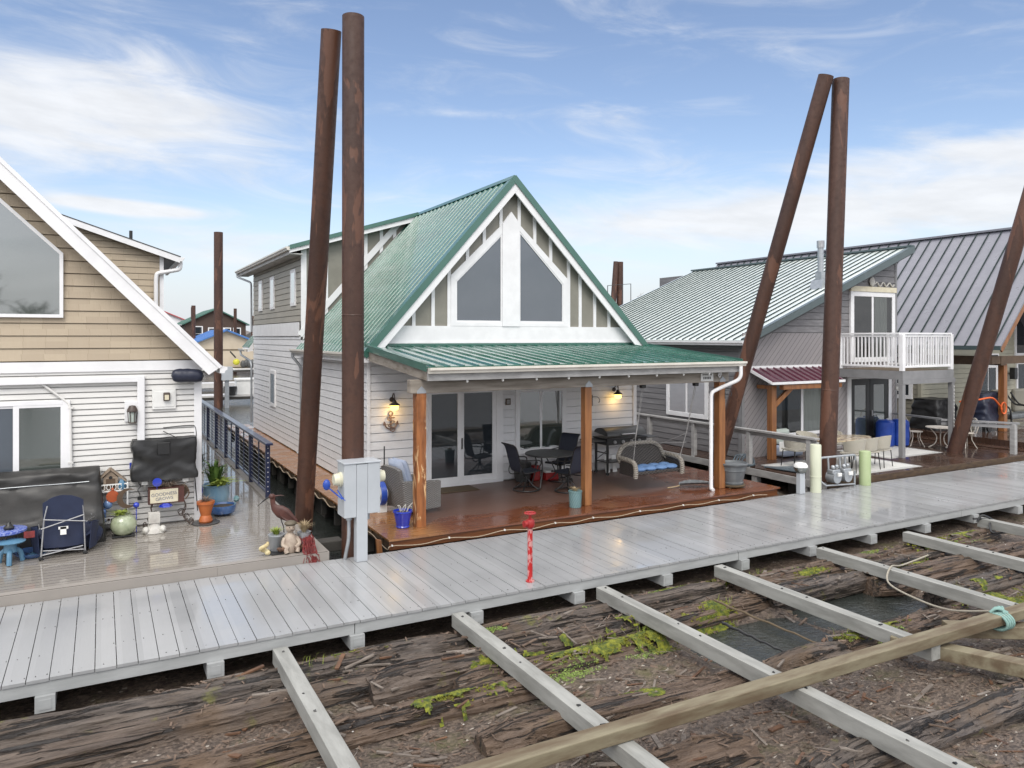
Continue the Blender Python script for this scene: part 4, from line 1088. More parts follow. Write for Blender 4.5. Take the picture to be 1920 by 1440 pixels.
mb = MB(); mb.box(GX0, GY - .02, GZ, GX1, GY - .002, 3.62); mb.build('lower_front_wall', M['diagonal_board'], G)
mb = MB(); mb.box(GX0 - .03, GY - .03, GZ, GX0 + .07, GY - .0205, 3.5); mb.box(GX1 - .06, GY - .032, GZ, GX1 + .03, GY - .021, 6.1); mb.box(GX0 - .035, GY - .01, GZ, GX0 - .021, GY + .1, 3.4)
each(mb, 'corner_board', M['gray_paint'], G)
mb = MB(); YB2 = 25.3
roof_panel(mb, (RE[0], 15.02, RE[1]), (RE[0], YB2, RE[1]), (RR[0], 15.02, RR[1]), (RR[0], YB2, RR[1]), .30, .032, .034, .05, 0, 1)
mb.build('roof', [M['roof_painted_sheen'], M['seam_dark']], G)
mb = MB(); mb.prism([(RE[0] - .02, 15.01, RE[1] + .03), (RR[0] + .02, 15.01, RR[1] + .04), (RR[0] + .02, 15.01, RR[1] - .17), (RE[0] - .02, 15.01, RE[1] - .15)], (0, -.014, 0))
mb.prism([(RE[0] - .02, 15.01, RE[1] + .045), (RR[0] + .02, 15.01, RR[1] + .052), (RR[0] + .02, 15.01, RR[1] + .041), (RE[0] - .02, 15.01, RE[1] + .034)], (0, .14, 0))
mb.box(RR[0] - .12, 15.03, RR[1] + .0, RR[0] + .03, YB2 + .02, RR[1] + .06); mb.box(RR[0] + .001, 15.0, RR[1] - .16, RR[0] + .03, YB2, RR[1] - .001); mb.build('rake_trim', M['trim_slate'], G)
mb = MB(); mb.prism([(RE[0], 15.05, RE[1] - .06), (RR[0], 15.05, RR[1] - .06), (RR[0], 15.05, RR[1] - .22), (RE[0], 15.05, RE[1] - .20)], (0, .035, 0))
mb.box(RE[0], 15.05, RE[1] - .24, RE[0] + .03, YB2, RE[1] - .055); mb.prism([(RE[0] + .03, 15.085, RE[1] - .2), (RR[0], 15.085, RR[1] - .2), (RR[0], 15.085, RR[1] - .22), (RE[0] + .03, 15.085, RE[1] - .22)], (0, GY - 15.085 - .03, 0))
mb.build('fascia', M['dark_gray'], G)
gutter(G, (RE[0], 15.03, RE[1] - .03), (RE[0], YB2, RE[1] - .03), (-1, 0, 0), 'white_trim', .13, .12)
# flue
mb = MB(); fz = gz(19.6); fx_, fy_ = 19.6, 15.9
mb.prism([(fx_ - .26, fy_ - .22, fz - .15), (fx_ + .22, fy_ - .22, fz + .06), (fx_ + .15, fy_ - .22, fz + .2), (fx_ - .15, fy_ - .22, fz + .2)], (0, .44, 0))
mb.box(fx_ - .11, fy_ - .11, fz + .201, fx_ + .11, fy_ + .11, fz + .45); mb.cyl((fx_, fy_, fz + .45), (fx_, fy_, fz + 1.2), .09, n=16)
mb.build('flue', M['galv'], G)
mb = MB(); mb.cyl((fx_, fy_, fz + 1.201), (fx_, fy_, fz + 1.42), .115, n=16); mb.build('flue_cap', M['steel'], G)
# side window with half-drawn blind
w_ = window(G, TX(GX0 - .018), 16.70, 18.55, 1.06, 2.36, .13, .045, splits=(17.63,), glass='clear_glass', back='unlit_room_sheet', sash=.07)
c_ = MB(); tbox(c_, TX(GX0 - .018), 16.83, 18.42, .009, .013, 1.72, 2.23); c_.build('blind', M['blind'], w_)
# picture window under the awning
w_ = window(G, TY(GY - .022), 16.75, 19.05, .62, 2.28, .09, .05, splits=(18.12,), glass='clear_glass', back='unlit_room_sheet', sash=.10)
c_ = MB(); folds(c_, TY(GY - .022), 18.2, 18.95, .71, 2.19, 5); c_.build('curtain', M['curtain'], w_)
c_ = MB(); tbox(c_, TY(GY - .022), 16.84, 18.06, .008, .012, 1.38, 2.19); c_.build('blind', M['glass_slate'], w_)
# awning
AW = MB(); roof_panel(AW, (16.0, 14.55, 2.28), (18.95, 14.55, 2.28), (16.0, GY - .03, 2.62), (18.95, GY - .03, 2.62), .27, .05, .028, .02)
aw = AW.build('awning', M['roof_maroon'], G)
mb = MB(); mb.box(15.98, GY - .05, 2.60, 18.96, GY - .022, 2.68); mb.prism([(15.98, 14.53, 2.285), (15.98, GY - .03, 2.63), (15.98, GY - .03, 2.54), (15.98, 14.53, 2.21)], (-.02, 0, 0)); mb.box(15.98, 14.51, 2.20, 18.95, 14.53, 2.27)
mb.build('awning_trim', M['white_trim'], aw)
mb = MB(); mb.box(16.25, 14.78, GZ, 16.43, 14.96, 2.16); mb.box(16.45, 14.55, 2.05, 18.85, 14.70, 2.18); mb.bar((16.36, 14.86, 1.55), (16.9, 14.66, 2.12), .12, .12); mb.bar((16.34, 14.87, 2.1), (16.34, GY - .04, 2.1), .12, .1)
mb.build('awning_post', M['cedar'], aw, bevel=.006)
# french door
T = TY(GY - .02); fd = MB()
tbox(fd, T, 20.15, 20.30, -.01, .05, GZ, 2.32); tbox(fd, T, 22.10, 22.25, -.01, .05, GZ, 2.32); tbox(fd, T, 20.30, 22.10, -.01, .05, 2.20, 2.32); fd_ = fd.build('french_door', M['white_trim'], G, bevel=.004)
for a, b in ((20.30, 21.19), (21.21, 22.10)):
    mb = MB(); tbox(mb, T, a, a + .17, .0, .03, GZ + .03, 2.19); tbox(mb, T, b - .17, b, .0, .03, GZ + .03, 2.19); tbox(mb, T, a + .17, b - .17, .0, .03, 2.0, 2.19); tbox(mb, T, a + .17, b - .17, .0, .03, GZ + .03, .4)
    mb.build('door_leaf', M['black_cover'], fd_)
    g = MB(); tbox(g, T, a + .17, b - .17, .012, .018, .4, 2.0); g.build('pane', M['glass_green'], fd_)
mb = MB(); mb.bar((21.28, GY - .09, 1.08), (21.42, GY - .09, 1.06), .02, .025); mb.box(21.26, GY - .08, 1.02, 21.30, GY - .05, 1.2); mb.build('handle', M['steel'], fd_)
# upper sliding door with curtain
w_ = window(G, TY(GY - .026), 20.27, 22.42, 2.72, 4.92, .15, .05, splits=(21.32,), glass='clear_glass', back='unlit_room_sheet', sash=.09, name='balcony_door')
c_ = MB(); folds(c_, TY(GY - .026), 21.42, 22.05, 2.88, 4.76, 5); c_.build('curtain', M['curtain'], w_)
mb = MB(); mb.box(20.25, GY - .10, 4.921, 22.46, GY - .022, 5.08); mb.build('door_head', M['sign_cream'], G)
# lower right: small window seen past the porch post is on the far house
# balcony: floor, fascia, rails, balusters, posts
BX0, BX1, BY = 19.72, 22.12, 13.25
B = MB(); B.box(BX0 + .04, BY + .04, 2.50, BX1 - .04, GY - .021, 2.545); b_ = B.build('balcony', M['mat_tan'], G)
mb = MB(); mb.box(BX0, BY, 2.30, BX1, BY + .04, 2.54); mb.box(BX0, BY + .041, 2.30, BX0 + .04, GY - .021, 2.54); mb.box(BX1 - .04, BY + .041, 2.30, BX1, GY - .021, 2.54)
mb.box(BX0 - .03, BY - .03, 2.17, BX1 + .03, BY + .12, 2.298); mb.build('balcony_fascia', M['gray_paint'], b_)
for (x, y) in ((BX0 + .02, BY + .04), (BX1 - .06, BY + .04)):
    mb = MB(); mb.box(x - .065, y - .065, GZ, x + .065, y + .065, 2.169); mb.build('balcony_post', M['gray_paint'], b_, bevel=.006)
zt, zb = 3.60, 2.66
def rails(p, q):
    p, q = Vector(p), Vector(q); up = Vector((0, 0, 1)); mb = MB()
    mb.bar(p + up * zt, q + up * zt, .09, .05); mb.bar(p + up * (zt - .07), q + up * (zt - .07), .04, .05); mb.bar(p + up * zb, q + up * zb, .045, .06); mb.build('handrail', M['white_trim'], b_, bevel=.004)
    k = int((q - p).length / .115)
    for i in range(1, k):
        c = p.lerp(q, i / k); m2 = MB(); m2.box(c.x - .016, c.y - .016, zb + .03, c.x + .016, c.y + .016, zt - .095); m2.build('baluster', M['white_trim'], b_)
rails((BX0 + .06, BY + .06, 0), (BX1 - .06, BY + .06, 0)); rails((BX0 + .06, GY - .08, 0), (BX0 + .06, BY + .12, 0)); rails((BX1 - .06, GY - .08, 0), (BX1 - .06, BY + .12, 0))
for (x, y) in ((BX0 + .06, BY + .06), (BX1 - .06, BY + .06), (BX0 + .06, GY - .07), (BX1 - .06, GY - .07)):
    mb = MB(); mb.box(x - .055, y - .055, 2.546, x + .055, y + .055, zt - .02); mb.build('rail_post', M['white_trim'], b_, bevel=.006)
# white shell ornament over the upper door
orn = thing('wall_ornament', 'white wavy rope ornament with an oval shell above the balcony door', 'ornament', (21.5, GY - .06, 5.12))
mb = MB(); mb.sphere((21.30, GY - .06, 5.24), .13, .05, .15, 12, 8); mb.build('shell', M['white_stone'], orn)
mb = MB(); mb.tube([(21.45 + .95 * t, GY - .05, 5.17 + .07 * math.sin(t * 19) * (1 - .3 * t)) for t in [i / 40 for i in range(41)]], .022, 8); mb.build('wavy_rope', M['white_stone'], orn)

# ------------------------------------------------------------------ FAR RIGHT HOUSE (purple-gray standing seam roof, sage siding)
FX0, FX1, FY = 26.35, 33.3, 17.0; FA = (29.85, 7.52); FE = (25.85, 3.20); FYG = 13.95
FH = thing('sage_house', 'sage sided house under a steep purple-gray standing seam roof', 'house', (29.8, 17, .3))
fs = (FA[1] - FE[1]) / (FA[0] - FE[0])
mb = MB(); mb.box(FX0 + .01, FY + .03, .3, FX1, FY + .12, 3.6); mb.prism([(FX0, FY + .03, 3.6), (FX1, FY + .03, 3.6), (FA[0], FY + .03, FA[1] - .1)], (0, .12, 0))
lap(mb, TY(FY), .3, 7.3, .18, lambda z: (max(FX0, FA[0] - (FA[1] - .1 - z) / fs), min(FX1, FA[0] + (FA[1] - .1 - z) / fs)), 0)
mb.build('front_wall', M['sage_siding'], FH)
mb = MB(); mb.box(FX0 + .032, FY + .121, .3, FX0 + .1, 30, 3.4); lap(mb, TX(FX0), .3, 3.4, .18, lambda z: (FY, 30), 0); mb.build('side_wall', M['sage_dark'], FH)  # side wall takes a darker copy of the front siding, shade painted in
mb = MB(); mb.box(FX0 - .03, FY - .035, .3, FX0 + .08, FY - .021, 3.4); mb.box(FX0 - .035, FY - .02, .3, FX0 - .022, FY + .1, 3.4); each(mb, 'corner_board', M['sage_siding'], FH)
mb = MB(); roof_panel(mb, (FE[0], FYG, FE[1]), (FE[0], 31, FE[1]), (FA[0], FYG, FA[1]), (FA[0], 31, FA[1]), .46, .03, .05, .06, 0, 1)
roof_panel(mb, (2 * FA[0] - FE[0], FYG, FE[1]), (2 * FA[0] - FE[0], 31, FE[1]), (FA[0], FYG, FA[1]), (FA[0], 31, FA[1]), .46, .03, .05, .06, 0, 1)
mb.box(FA[0] - .12, FYG - .02, FA[1] + .0, FA[0] + .12, 31.02, FA[1] + .075, 0)
mb.build('roof', [M['roof_purple'], M['seam_dark']], FH)
mb = MB(); nn = Vector((-fs, 0, 1)).normalized()
for sg in (1, -1):
    e = Vector((FA[0] - sg * (FA[0] - FE[0]), FYG + .05, FE[1])); a = Vector((FA[0], FYG + .05, FA[1])); nv = Vector((sg * nn.x, 0, nn.z))
    mb.prism([e - nv * .07, a - nv * .07, a - nv * .30, e - nv * .30], (0, .06, 0))
mb.build('barge_board', M['cedar'], FH)
mb = MB(); mb.box(FE[0] - .02, FYG - .01, FE[1] - .13, FE[0] + .02, 31, FE[1] + .01); mb.build('eave_trim', M['trim_slate'], FH)
mb = MB(); mb.box(FX0 + .1, FYG + .3, 2.55, FX0 + .35, FY, 2.85); mb.box(FX0 - .4, FYG + .32, 2.6, FX0 + 4, FYG + .5, 2.86); mb.build('porch_beam', M['bird_dark'], FH)
mb = MB(); mb.box(FX0 + .42, 14.33, .3, FX0 + .62, 14.53, 2.59); mb.build('porch_post', M['cedar'], FH, bevel=.008)
window(FH, TX(FX0 - .02), 17.3, 18.5, 1.2, 2.9, .14, .045, hsplit=1.75)
window(FH, TY(FY - .02), 29.6, 31.2, .35, 2.42, .13, .05, splits=(30.55,), name='sliding_door')
window(FH, TY(FY - .02), 29.9, 31.3, 2.56, 2.85, .06, .04)
window(FH, TY(FY - .02), 32.55, 33.25, .9, 2.5, .1, .05)
window(FH, TY(FY - .02), 32.45, 33.25, 2.75, 4.6, .1, .05)
sp = thing('wall_speaker', 'black box speaker on a bracket on the sage wall', 'speaker', (31.75, FY - .1, 2.0))
mb = MB(); mb.box(31.8, FY - .38, 1.82, 32.02, FY - .18, 2.28); mb.build('cabinet', M['black_metal'], sp, bevel=.01)
mb = MB(); mb.box(31.86, FY - .18, 2.0, 31.95, FY - .021, 2.08); mb.box(31.6, FY - .05, 1.85, 31.8, FY - .021, 2.2); mb.build('bracket', M['sage_dark'], sp)

# ------------------------------------------------------------------ houses and docks far behind
def far_house(name, label, x0, x1, y0, y1, z0, eave, ridge, wall, roof, wins=(), ov=.5, ribs=True):
    t = thing(name, label, 'house', ((x0 + x1) / 2, y0, z0)); xm = (x0 + x1) / 2
    mb = MB(); mb.box(x0, y0, z0, x1, y1, eave); mb.prism([(x0, y0, eave), (x1, y0, eave), (xm, y0, ridge - .1)], (0, y1 - y0, 0)); mb.build('wall', M[wall], t)
    mb = MB(); s = (ridge - eave) / (xm - x0); e0 = (x0 - ov, eave - ov * s)
    for sg in (1, -1):
        ex = xm - sg * (xm - e0[0]); roof_panel(mb, (ex, y0 - ov, e0[1]), (ex, y1, e0[1]), (xm, y0 - ov, ridge), (xm, y1, ridge), .9, .06, .06, .15)
    mb.build('roof', M[roof], t)
    for (a, b, c_, d_) in wins: window(t, TY(y0 - .02), a, b, c_, d_, .14, .06, hsplit=(c_ + d_) / 2)
    return t
bh = far_house('boathouse', 'tan boathouse with a bright blue metal roof across the water', 8.6, 16.2, 90, 104, -.1, 2.75, 4.35, 'tan_wall', 'roof_blue')
mb = MB(); mb.box(8.6, 89.95, 2.0, 16.2, 89.99, 2.12); mb.box(8.6, 89.95, -.1, 16.2, 89.99, .1); mb.build('trim_band', M['mat_tan'], bh)
far_house('brown_house', 'brown shingled house with green roof and white windows behind the blue-roofed boathouse', 10.6, 19.0, 118, 134, 0, 5.6, 7.75, 'brown_shingle', 'trim_green',
          wins=((11.8, 13.0, 2.9, 5.1), (13.7, 14.8, 2.9, 4.9), (14.8, 15.9, 2.9, 4.9), (15.9, 16.9, 2.9, 4.9), (17.2, 18.3, 2.9, 4.9)))
far_house('red_roofed_house', 'white house with a faded red metal roof farthest away beyond the brown house', 3, 17, 150, 170, 0, 5.2, 8.2, 'white_wall', 'roof_red', wins=((12.5, 14, 2, 4.5),))
far_house('white_house', 'small white house with dark windows at the right of the brown shingled house', 21.4, 27.5, 128, 140, 0, 3.2, 4.9, 'white_wall', 'dark_gray', wins=((21.8, 23, 1.5, 3),))
for (nm, a) in (('far_dock', (5.2, 47.6, -.25, 30, 49.2, .02)), ('far_dock', (4, 86.5, -.3, 40, 89.5, .0))):
    mb = MB(); mb.box(*a, 0); mb.box(a[0], a[1] - .06, a[2], a[3], a[1] - .001, a[5] - .1, 1); struct(mb.build(nm, [M['dock'], M['float_dark']]))
mb = MB(); mb.box(4.2, 60, -.3, 40, 61.8, .04); struct(mb.build('far_dock', M['dock']))
# ------------------------------------------------------------------ steel piles
def pile(p, q, r, label, weld=None, n=28):
    mb = MB(); p, q = Vector(p), Vector(q); k = 24
    mb.tube([p.lerp(q, i / k) for i in range(k + 1)], r, n)
    if weld:
        c = p.lerp(q, weld); d = (q - p).normalized(); mb.tube([c - d * .012, c, c + d * .012], [r, r + .006, r], n)
    return tag(mb.build('steel_pile', M['rust']), label, 'pile', 'steel piles holding the floating homes')
pile((3.58, 11.95, -1), (3.59, 11.95, 8.7), .177, 'upright rusty steel pile standing right behind the gray meter pedestal', .50)
pile((3.31, 14.44, -1.2), (3.325, 12.3, 8.55), .165, 'slightly leaning rusty steel pile in the gap left of the redwood deck')
pile((15.2, 12.2, -1), (15.76, 12.2, 9.75), .198, 'tall rusty steel pile standing behind the gas meters', .30)
pile((14.08, 15.16, -1.2), (15.33, 12.28, 9.8), .18, 'strongly slanted rusty steel pile behind the big gray tub planter')
pile((21.95, 13.45, -1), (22.95, 11.25, 8.7), .205, 'slanted rusty steel pile behind the gray railing at the right edge')
pile((5.98, 46.6, -1), (5.98, 46.6, 9.6), .25, 'dark rusty steel pile standing by itself on the dock between the two left houses')
pile((36.35, 48.6, -1), (36.35, 48.6, 9.5), .27, 'thick distant pile seen over the white eave between the two right roofs')
pile((34.9, 48.4, -1), (36.0, 48.6, 9.5), .22, 'thinner slanted distant pile leaning against the thick one')
for (x, y, r, h, lb) in ((9.75, 98, .24, 7.3, 'tall dark distant pile in front of the red roof'), (11.8, 120, .22, 7.9, 'short dark distant pile left of the brown gable'),
                         (16.9, 114, .22, 7.6, 'thin dark distant pile above the brown gable\'s right slope'), (19.4, 114, .3, 6.6, 'dark distant pile right of the brown house')):
    pile((x, y, -1), (x, y, h), r, lb, n=12)

# ------------------------------------------------------------------ LOG RAFT in the foreground
POOLS = [(7.8, 7.28, 1.0, .52), (10.1, 7.40, 1.15, .50), (7.75, 8.52, .55, .13), (7.3, 6.42, .45, .2), (9.95, 8.12, .6, .1)]
def pool(x, y):
    return max(math.exp(-(abs((x - a) / c_) ** 4 + abs((y - b) / d) ** 4)) for a, b, c_, d in POOLS)
def ground_z(x, y):
    z = -.47 + .06 * mnoise.noise((x * .9, y * 1.6, 0)) + .03 * mnoise.noise((x * 3.1, y * 4.2, 4)) + .014 * mnoise.noise((x * 12, y * 13, 2))
    return z - .34 * min(1, pool(x, y) * 1.3)
mb = MB(); mb.grid(lambda u, v: (-6 + 30 * u, 1.0 + 11.5 * v, ground_z(-6 + 30 * u, 1.0 + 11.5 * v)), 420, 190)
mb.grid(lambda u, v: (12.5 + 4.5 * u, 12.4 + 16 * v, -.40 + .09 * mnoise.noise((u * 9, v * 30, 0))), 40, 120)
struct(mb.build('debris_bed', M['debris']))
def log(x0, x1, y0, y1, r, z, seed, label):
    L_ = x1 - x0; n = max(20, int(L_ * 16)); k = 30
    o = bpy.data.objects
    mb = MB(); ph = seed * 3.7
    def f(u, v):
        t = v; a = u * 2 * math.pi
        cx = x0 + L_ * t; cy = y0 + (y1 - y0) * t + .06 * mnoise.noise((t * L_ * .5, ph, 0)); rr_ = r * (1.06 - .12 * t) * (1 + .09 * mnoise.noise((t * L_ * .6, ph, 5)))
        q = 1 + .30 * mnoise.noise((cx * .35, math.cos(a) * 2.2 + ph, math.sin(a) * 2.2)) +   .10 * mnoise.noise((cx * .8, math.cos(a) * 6 + ph, math.sin(a) * 6)) + .07 * mnoise.noise((cx * 2.2, math.cos(a) * 15 + ph, math.sin(a) * 15)) + .05 * mnoise.noise((cx * 9, a * 3, ph))
        e_ = min(t, 1 - t) * L_; q *= 1 if e_ > .5 else .72 + .28 * (e_ / .5) ** .6 + .12 * mnoise.noise((a * 1.3, ph, t * 4))
        return (cx, cy + math.cos(a) * rr_ * q, z + math.sin(a) * rr_ * q * .85)
    mb.grid(f, k * 2, n)
    e = [f(i / (k * 2), 0) for i in range(k * 2)]; mb.add(e, [tuple(range(k * 2))]); e = [f(i / (k * 2), 1) for i in range(k * 2)]; mb.add(e, [tuple(range(k * 2))])
    return tag(mb.build('raft_log', M['log']), label, 'log', 'old logs of the raft under the beams')
LOGS = [(-3, 4.05, 8.75, 8.68, .20, -.34, 'weathered raft log nearest the walkway at its left end'), (4.2, 8.5, 8.72, 8.76, .17, -.34, 'brown raft log hugging the walkway edge behind the red standpipe'),
        (8.65, 15.6, 8.62, 8.55, .19, -.34, 'mossy raft log hugging the walkway edge toward the right side'), (-2, 3.0, 8.22, 8.25, .17, -.36, 'gray raft log crossing under the leftmost gray beam'),
        (2.6, 6.3, 8.10, 8.18, .21, -.35, 'broad furrowed raft log between the two left gray beams'), (6.45, 9.0, 8.05, 8.14, .19, -.36, 'raft log above the middle pool with an orange torn edge'),
        (8.7, 11.0, 8.04, 7.98, .18, -.35, 'raft log at the upper rim of the right pool'), (10.7, 15.5, 7.75, 7.6, .19, -.34, 'long dark raft log under the right gray beams'),
        (3.5, 6.6, 7.66, 7.72, .17, -.37, 'raft log along the back of the yellow moss patch'), (11.2, 14.5, 8.2, 8.12, .15, -.34, 'thin raft log between walkway and the right beams'),
        (-2, 4.4, 7.4, 7.25, .20, -.37, 'left foreground raft log half buried in bark'), (6.85, 8.25, 6.28, 6.36, .20, -.36, 'short dark raft log at the lower rim of the middle pool'),
        (8.3, 11.2, 6.42, 6.36, .15, -.40, 'half buried raft log below the right pool'), (3.2, 6.9, 6.5, 6.25, .19, -.38, 'raft log buried in reddish bark in the lower middle'),
        (-1, 5.5, 5.6, 5.3, .24, -.40, 'broad raft log nearest the viewer at the lower left'), (11, 15, 6.9, 6.85, .16, -.36, 'raft log far right under the last gray beams'), (5.6, 9.5, 4.6, 4.5, .22, -.40, 'raft log at the lower edge below the tan timber')]
LOGS = [(a, b, y0, y1, r * 1.22, z - .11 - .02 * (i % 3), lb) for i, (a, b, y0, y1, r, z, lb) in enumerate(LOGS)]
for i, (a, b, y0, y1, r, z, lb) in enumerate(LOGS): log(a, b, y0, y1, r, z, i + 1, lb)
# gray square beams lying across the logs
for i, (x, ya, yb, lb) in enumerate(((1.83, 9.0, 3.9, 'leftmost pale gray beam across the logs'), (4.11, 9.02, 3.9, 'pale gray beam across the logs, second from the left'), (6.37, 8.97, 3.5, 'pale gray beam left of the middle pool'),
                     (8.60, 8.92, 5.36, 'pale gray beam between the two pools'), (10.86, 8.83, 5.36, 'pale gray beam right of the right pool that the thin rope crosses'), (13.14, 8.78, 5.36, 'pale gray beam second from the right edge'), (15.47, 8.75, 5.4, 'rightmost pale gray beam wrapped by a dark strap'))):
    mb = MB(); mb.box(x - .085, yb, -.295, x + .085, ya, -.12)
    for y in np.arange(yb + .3, ya - .05, 1.55):
        for d_ in (0, .42): mb.cyl((x + random.uniform(-.03, .03), y + d_, -.125), (x + random.uniform(-.03, .03), y + d_, -.1185), .017, n=8, mi=1)
    tag(mb.build('gray_beam', [M['concrete'], M['black_metal']], bevel=.012), lb, 'beam', 'gray beams lying across the raft')
mb = MB(); mb.bar((-1.5, 5.56, -.05), (16, 5.30, -.05), .165, .125)
tag(mb.build('long_timber', M['timber_mossy'], bevel=.01), 'long tan mossy timber lying on top of the gray beam ends at lower right', 'timber')
mb = MB(); mb.bar((8.55, 5.9, -.24), (9.6, 3.9, -.27), .2, .16); mb2 = mb
tag(mb.build('short_timber', M['timber_mossy'], bevel=.01), 'short mossy timber slanting under the long tan timber at lower right', 'timber', 'short mossy timbers under the long one')
mb = MB(); mb.bar((9.5, 5.8, -.24), (12.0, 4.3, -.27), .2, .16)
tag(mb.build('short_timber', M['timber_mossy'], bevel=.01), 'mottled gray timber end poking out below the tied rope', 'timber', 'short mossy timbers under the long one')
# tied rope
rp = thing('mooring_rope', 'thin pale rope crossing the beams and tied with a teal knot round the tan timber', 'rope', (9.95, 5.38, 0))
mb = MB(); mb.tube(smooth_path([(12.6, 8.0, -.29), (11.6, 7.8, -.26), (10.86, 7.5, -.105), (10.45, 7.25, -.22), (10.3, 6.7, -.27), (10.1, 6.1, -.2), (9.98, 5.52, -.01)], 8), .014, 8); mb.build('line', M['rope'], rp)
mb = MB()
for i in range(4):
    a = .06 * i
    mb.tube([(9.88 + a * .8, 5.372 + .125 * math.cos(t), -.08 + .095 * math.sin(t)) for t in [k * 2 * math.pi / 20 for k in range(20)]], .017, 8, closed=True)
for k in range(5):
    mb.tube(smooth_path([(9.86 + .05 * k, 5.45, .02), (9.92 + .03 * k, 5.40 + .02 * (k % 2), .07), (10.05 - .02 * k, 5.34, .02)], 6), .017, 8)
mb.build('knot', M['rope_teal'], rp)
mb = MB(); mb.tube(smooth_path([(15.3, 8.7, -.18), (15.4, 8.65, -.05), (15.6, 8.5, -.17), (15.75, 8.3, -.32), (15.2, 8.35, -.3), (15.38, 8.5, -.17)], 6), .022, 8)
mb.tube(smooth_path([(15.25, 8.75, -.12), (15.5, 8.6, -.14), (15.72, 8.25, -.3)], 6), .02, 8)
tag(mb.build('dark_strap', M['black_metal']), 'dark rubber strap looped over the end of the rightmost gray beam', 'strap')
for (p, q, r, m_, lb) in (((7.56, 7.92, -.2), (7.95, 6.3, -.37), .018, 'mat_tan', 'thin tan cane lying across the middle pool'), ((7.36, 7.55, -.36), (7.42, 6.55, -.40), .022, 'black_metal', 'thin black stick floating in the middle pool')):
    mb = MB(); k = 14; mb.tube([Vector(p).lerp(Vector(q), i / k) + Vector((.012 * mnoise.noise((i, r * 99, 0)), 0, .008 * math.sin(i * 2))) for i in range(k + 1)], [r * (1 - .4 * i / k) for i in range(k + 1)], 8)
    tag(mb.build('stick', M[m_]), lb, 'stick')
# ---- small cover: moss cushions, sedum, bark litter
def surf_z(x, y):
    z = ground_z(x, y)
    for (a, b, y0, y1, r, zz, lb) in LOGS:
        if a < x < b:
            t = (x - a) / (b - a); cy = y0 + (y1 - y0) * t; q = (y - cy) / (r * .97)
            if abs(q) < 1: z = max(z, zz + r * .85 * math.sqrt(1 - q * q))
    return z
rr = random.Random(11)
def tuft(mb, c, s, n, flat=.4, up=.5):
    for _ in range(n):
        d = Vector((rr.gauss(0, 1), rr.gauss(0, 1), abs(rr.gauss(0, up)) + .1)).normalized()
        p = Vector(c) + Vector((d.x * s, d.y * s, d.z * s * flat)) * rr.uniform(.3, 1)
        t = Vector((rr.gauss(0, 1), rr.gauss(0, 1), rr.gauss(0, .5))).normalized(); b_ = d.cross(t)
        if b_.length < 1e-3: continue
        b_.normalize(); t = b_.cross(d); h = s * rr.uniform(.16, .34); w_ = h * .6
        mb.add([p - b_ * w_, p + d * h * .6 + t * h * .3, p + b_ * w_, p - t * h], [(0, 1, 2, 3)], 0)
moss = MB(); sed = MB(); lit = MB()
def patch(mb, x, y, rx, ry, n, s, cnt, flat=.5):
    for _ in range(n):
        px, py = x + rr.gauss(0, rx * .5), y + rr.gauss(0, ry * .5)
        if py > 9.0 or pool(px, py) > .5: continue
        tuft(mb, (px, py, surf_z(px, py) - .005), s * rr.uniform(.6, 1.3), cnt, flat)
for (x, y, rx, ry, n) in ((5.75, 7.72, .62, .13, 110), (5.0, 7.78, .5, .10, 45), (6.25, 7.74, .25, .2, 40), (4.2, 7.9, .35, .08, 20), (7.7, 8.0, .25, .12, 40), (7.4, 7.88, .3, .08, 22), (9.2, 6.5, .35, .12, 25), (8.5, 6.42, .2, .1, 16), (11.9, 6.42, .6, .25, 70),
                          (10.2, 8.42, .5, .12, 30), (8.9, 8.88, .6, .07, 30), (7.6, 8.86, .35, .07, 18), (11.9, 8.8, .4, .1, 25), (13.6, 8.55, .6, .12, 30), (12.0, 7.9, .4, .1, 20), (2.6, 8.85, .4, .08, 10), (4.2, 8.45, .1, .15, 12), (14.5, 8.7, .6, .1, 25), (3.3, 7.3, .5, .1, 20), (9.5, 8.8, .3, .07, 15), (5, 6.5, .4, .1, 15), (10.95, 8.0, .12, .2, 14)):
    patch(moss, x, y, rx * 1.15, ry * 1.4, int(n * 2.0), .042, 26, .55)
    cs = .022; nx, ny = int(rx * 1.9 / cs), int(ry * 3.0 / cs); idx = {}
    for j in range(-ny, ny + 1):
        for i in range(-nx, nx + 1):
            px, py = x + i * cs, y + j * cs
            q = 1.0 - math.hypot(i / nx, j / max(ny, 1)) + .75 * mnoise.noise((px * 3.2, py * 4.5, 8)) + .4 * mnoise.noise((px * 11, py * 12, 3))
            if q < .50 or py > 9.0 or pool(px, py) > .4: continue
            idx[(i, j)] = len(moss.v); moss.v.append((px, py, surf_z(px, py) + .006 + .03 * min(1, q - .50) + .014 * mnoise.noise((px * 30, py * 30, 1))))
    for (i, j) in list(idx):
        k4 = [(i, j), (i + 1, j), (i + 1, j + 1), (i, j + 1)]
        if all(k in idx for k in k4): moss.f.append([idx[k] for k in k4]); moss.mi.append(1); moss.sm.append(False)
for (x, y, rx, ry, n) in ((4.85, 7.45, .45, .10, 75), (5.9, 7.45, .22, .07, 24), (7.45, 8.82, .32, .09, 45), (8.9, 8.72, .2, .06, 16), (10.0, 8.75, .25, .1, 20), (4.5, 8.72, .18, .05, 14), (9.15, 6.2, .25, .12, 26), (8.45, 6.45, .1, .08, 10), (11.9, 8.62, .3, .1, 20), (6.0, 8.86, .1, .04, 8), (14.2, 8.3, .3, .1, 15), (2.9, 8.9, .2, .05, 8)):
    patch(sed, x, y, rx, ry * 1.4, int(n * 3.2), .036, 14, .6)
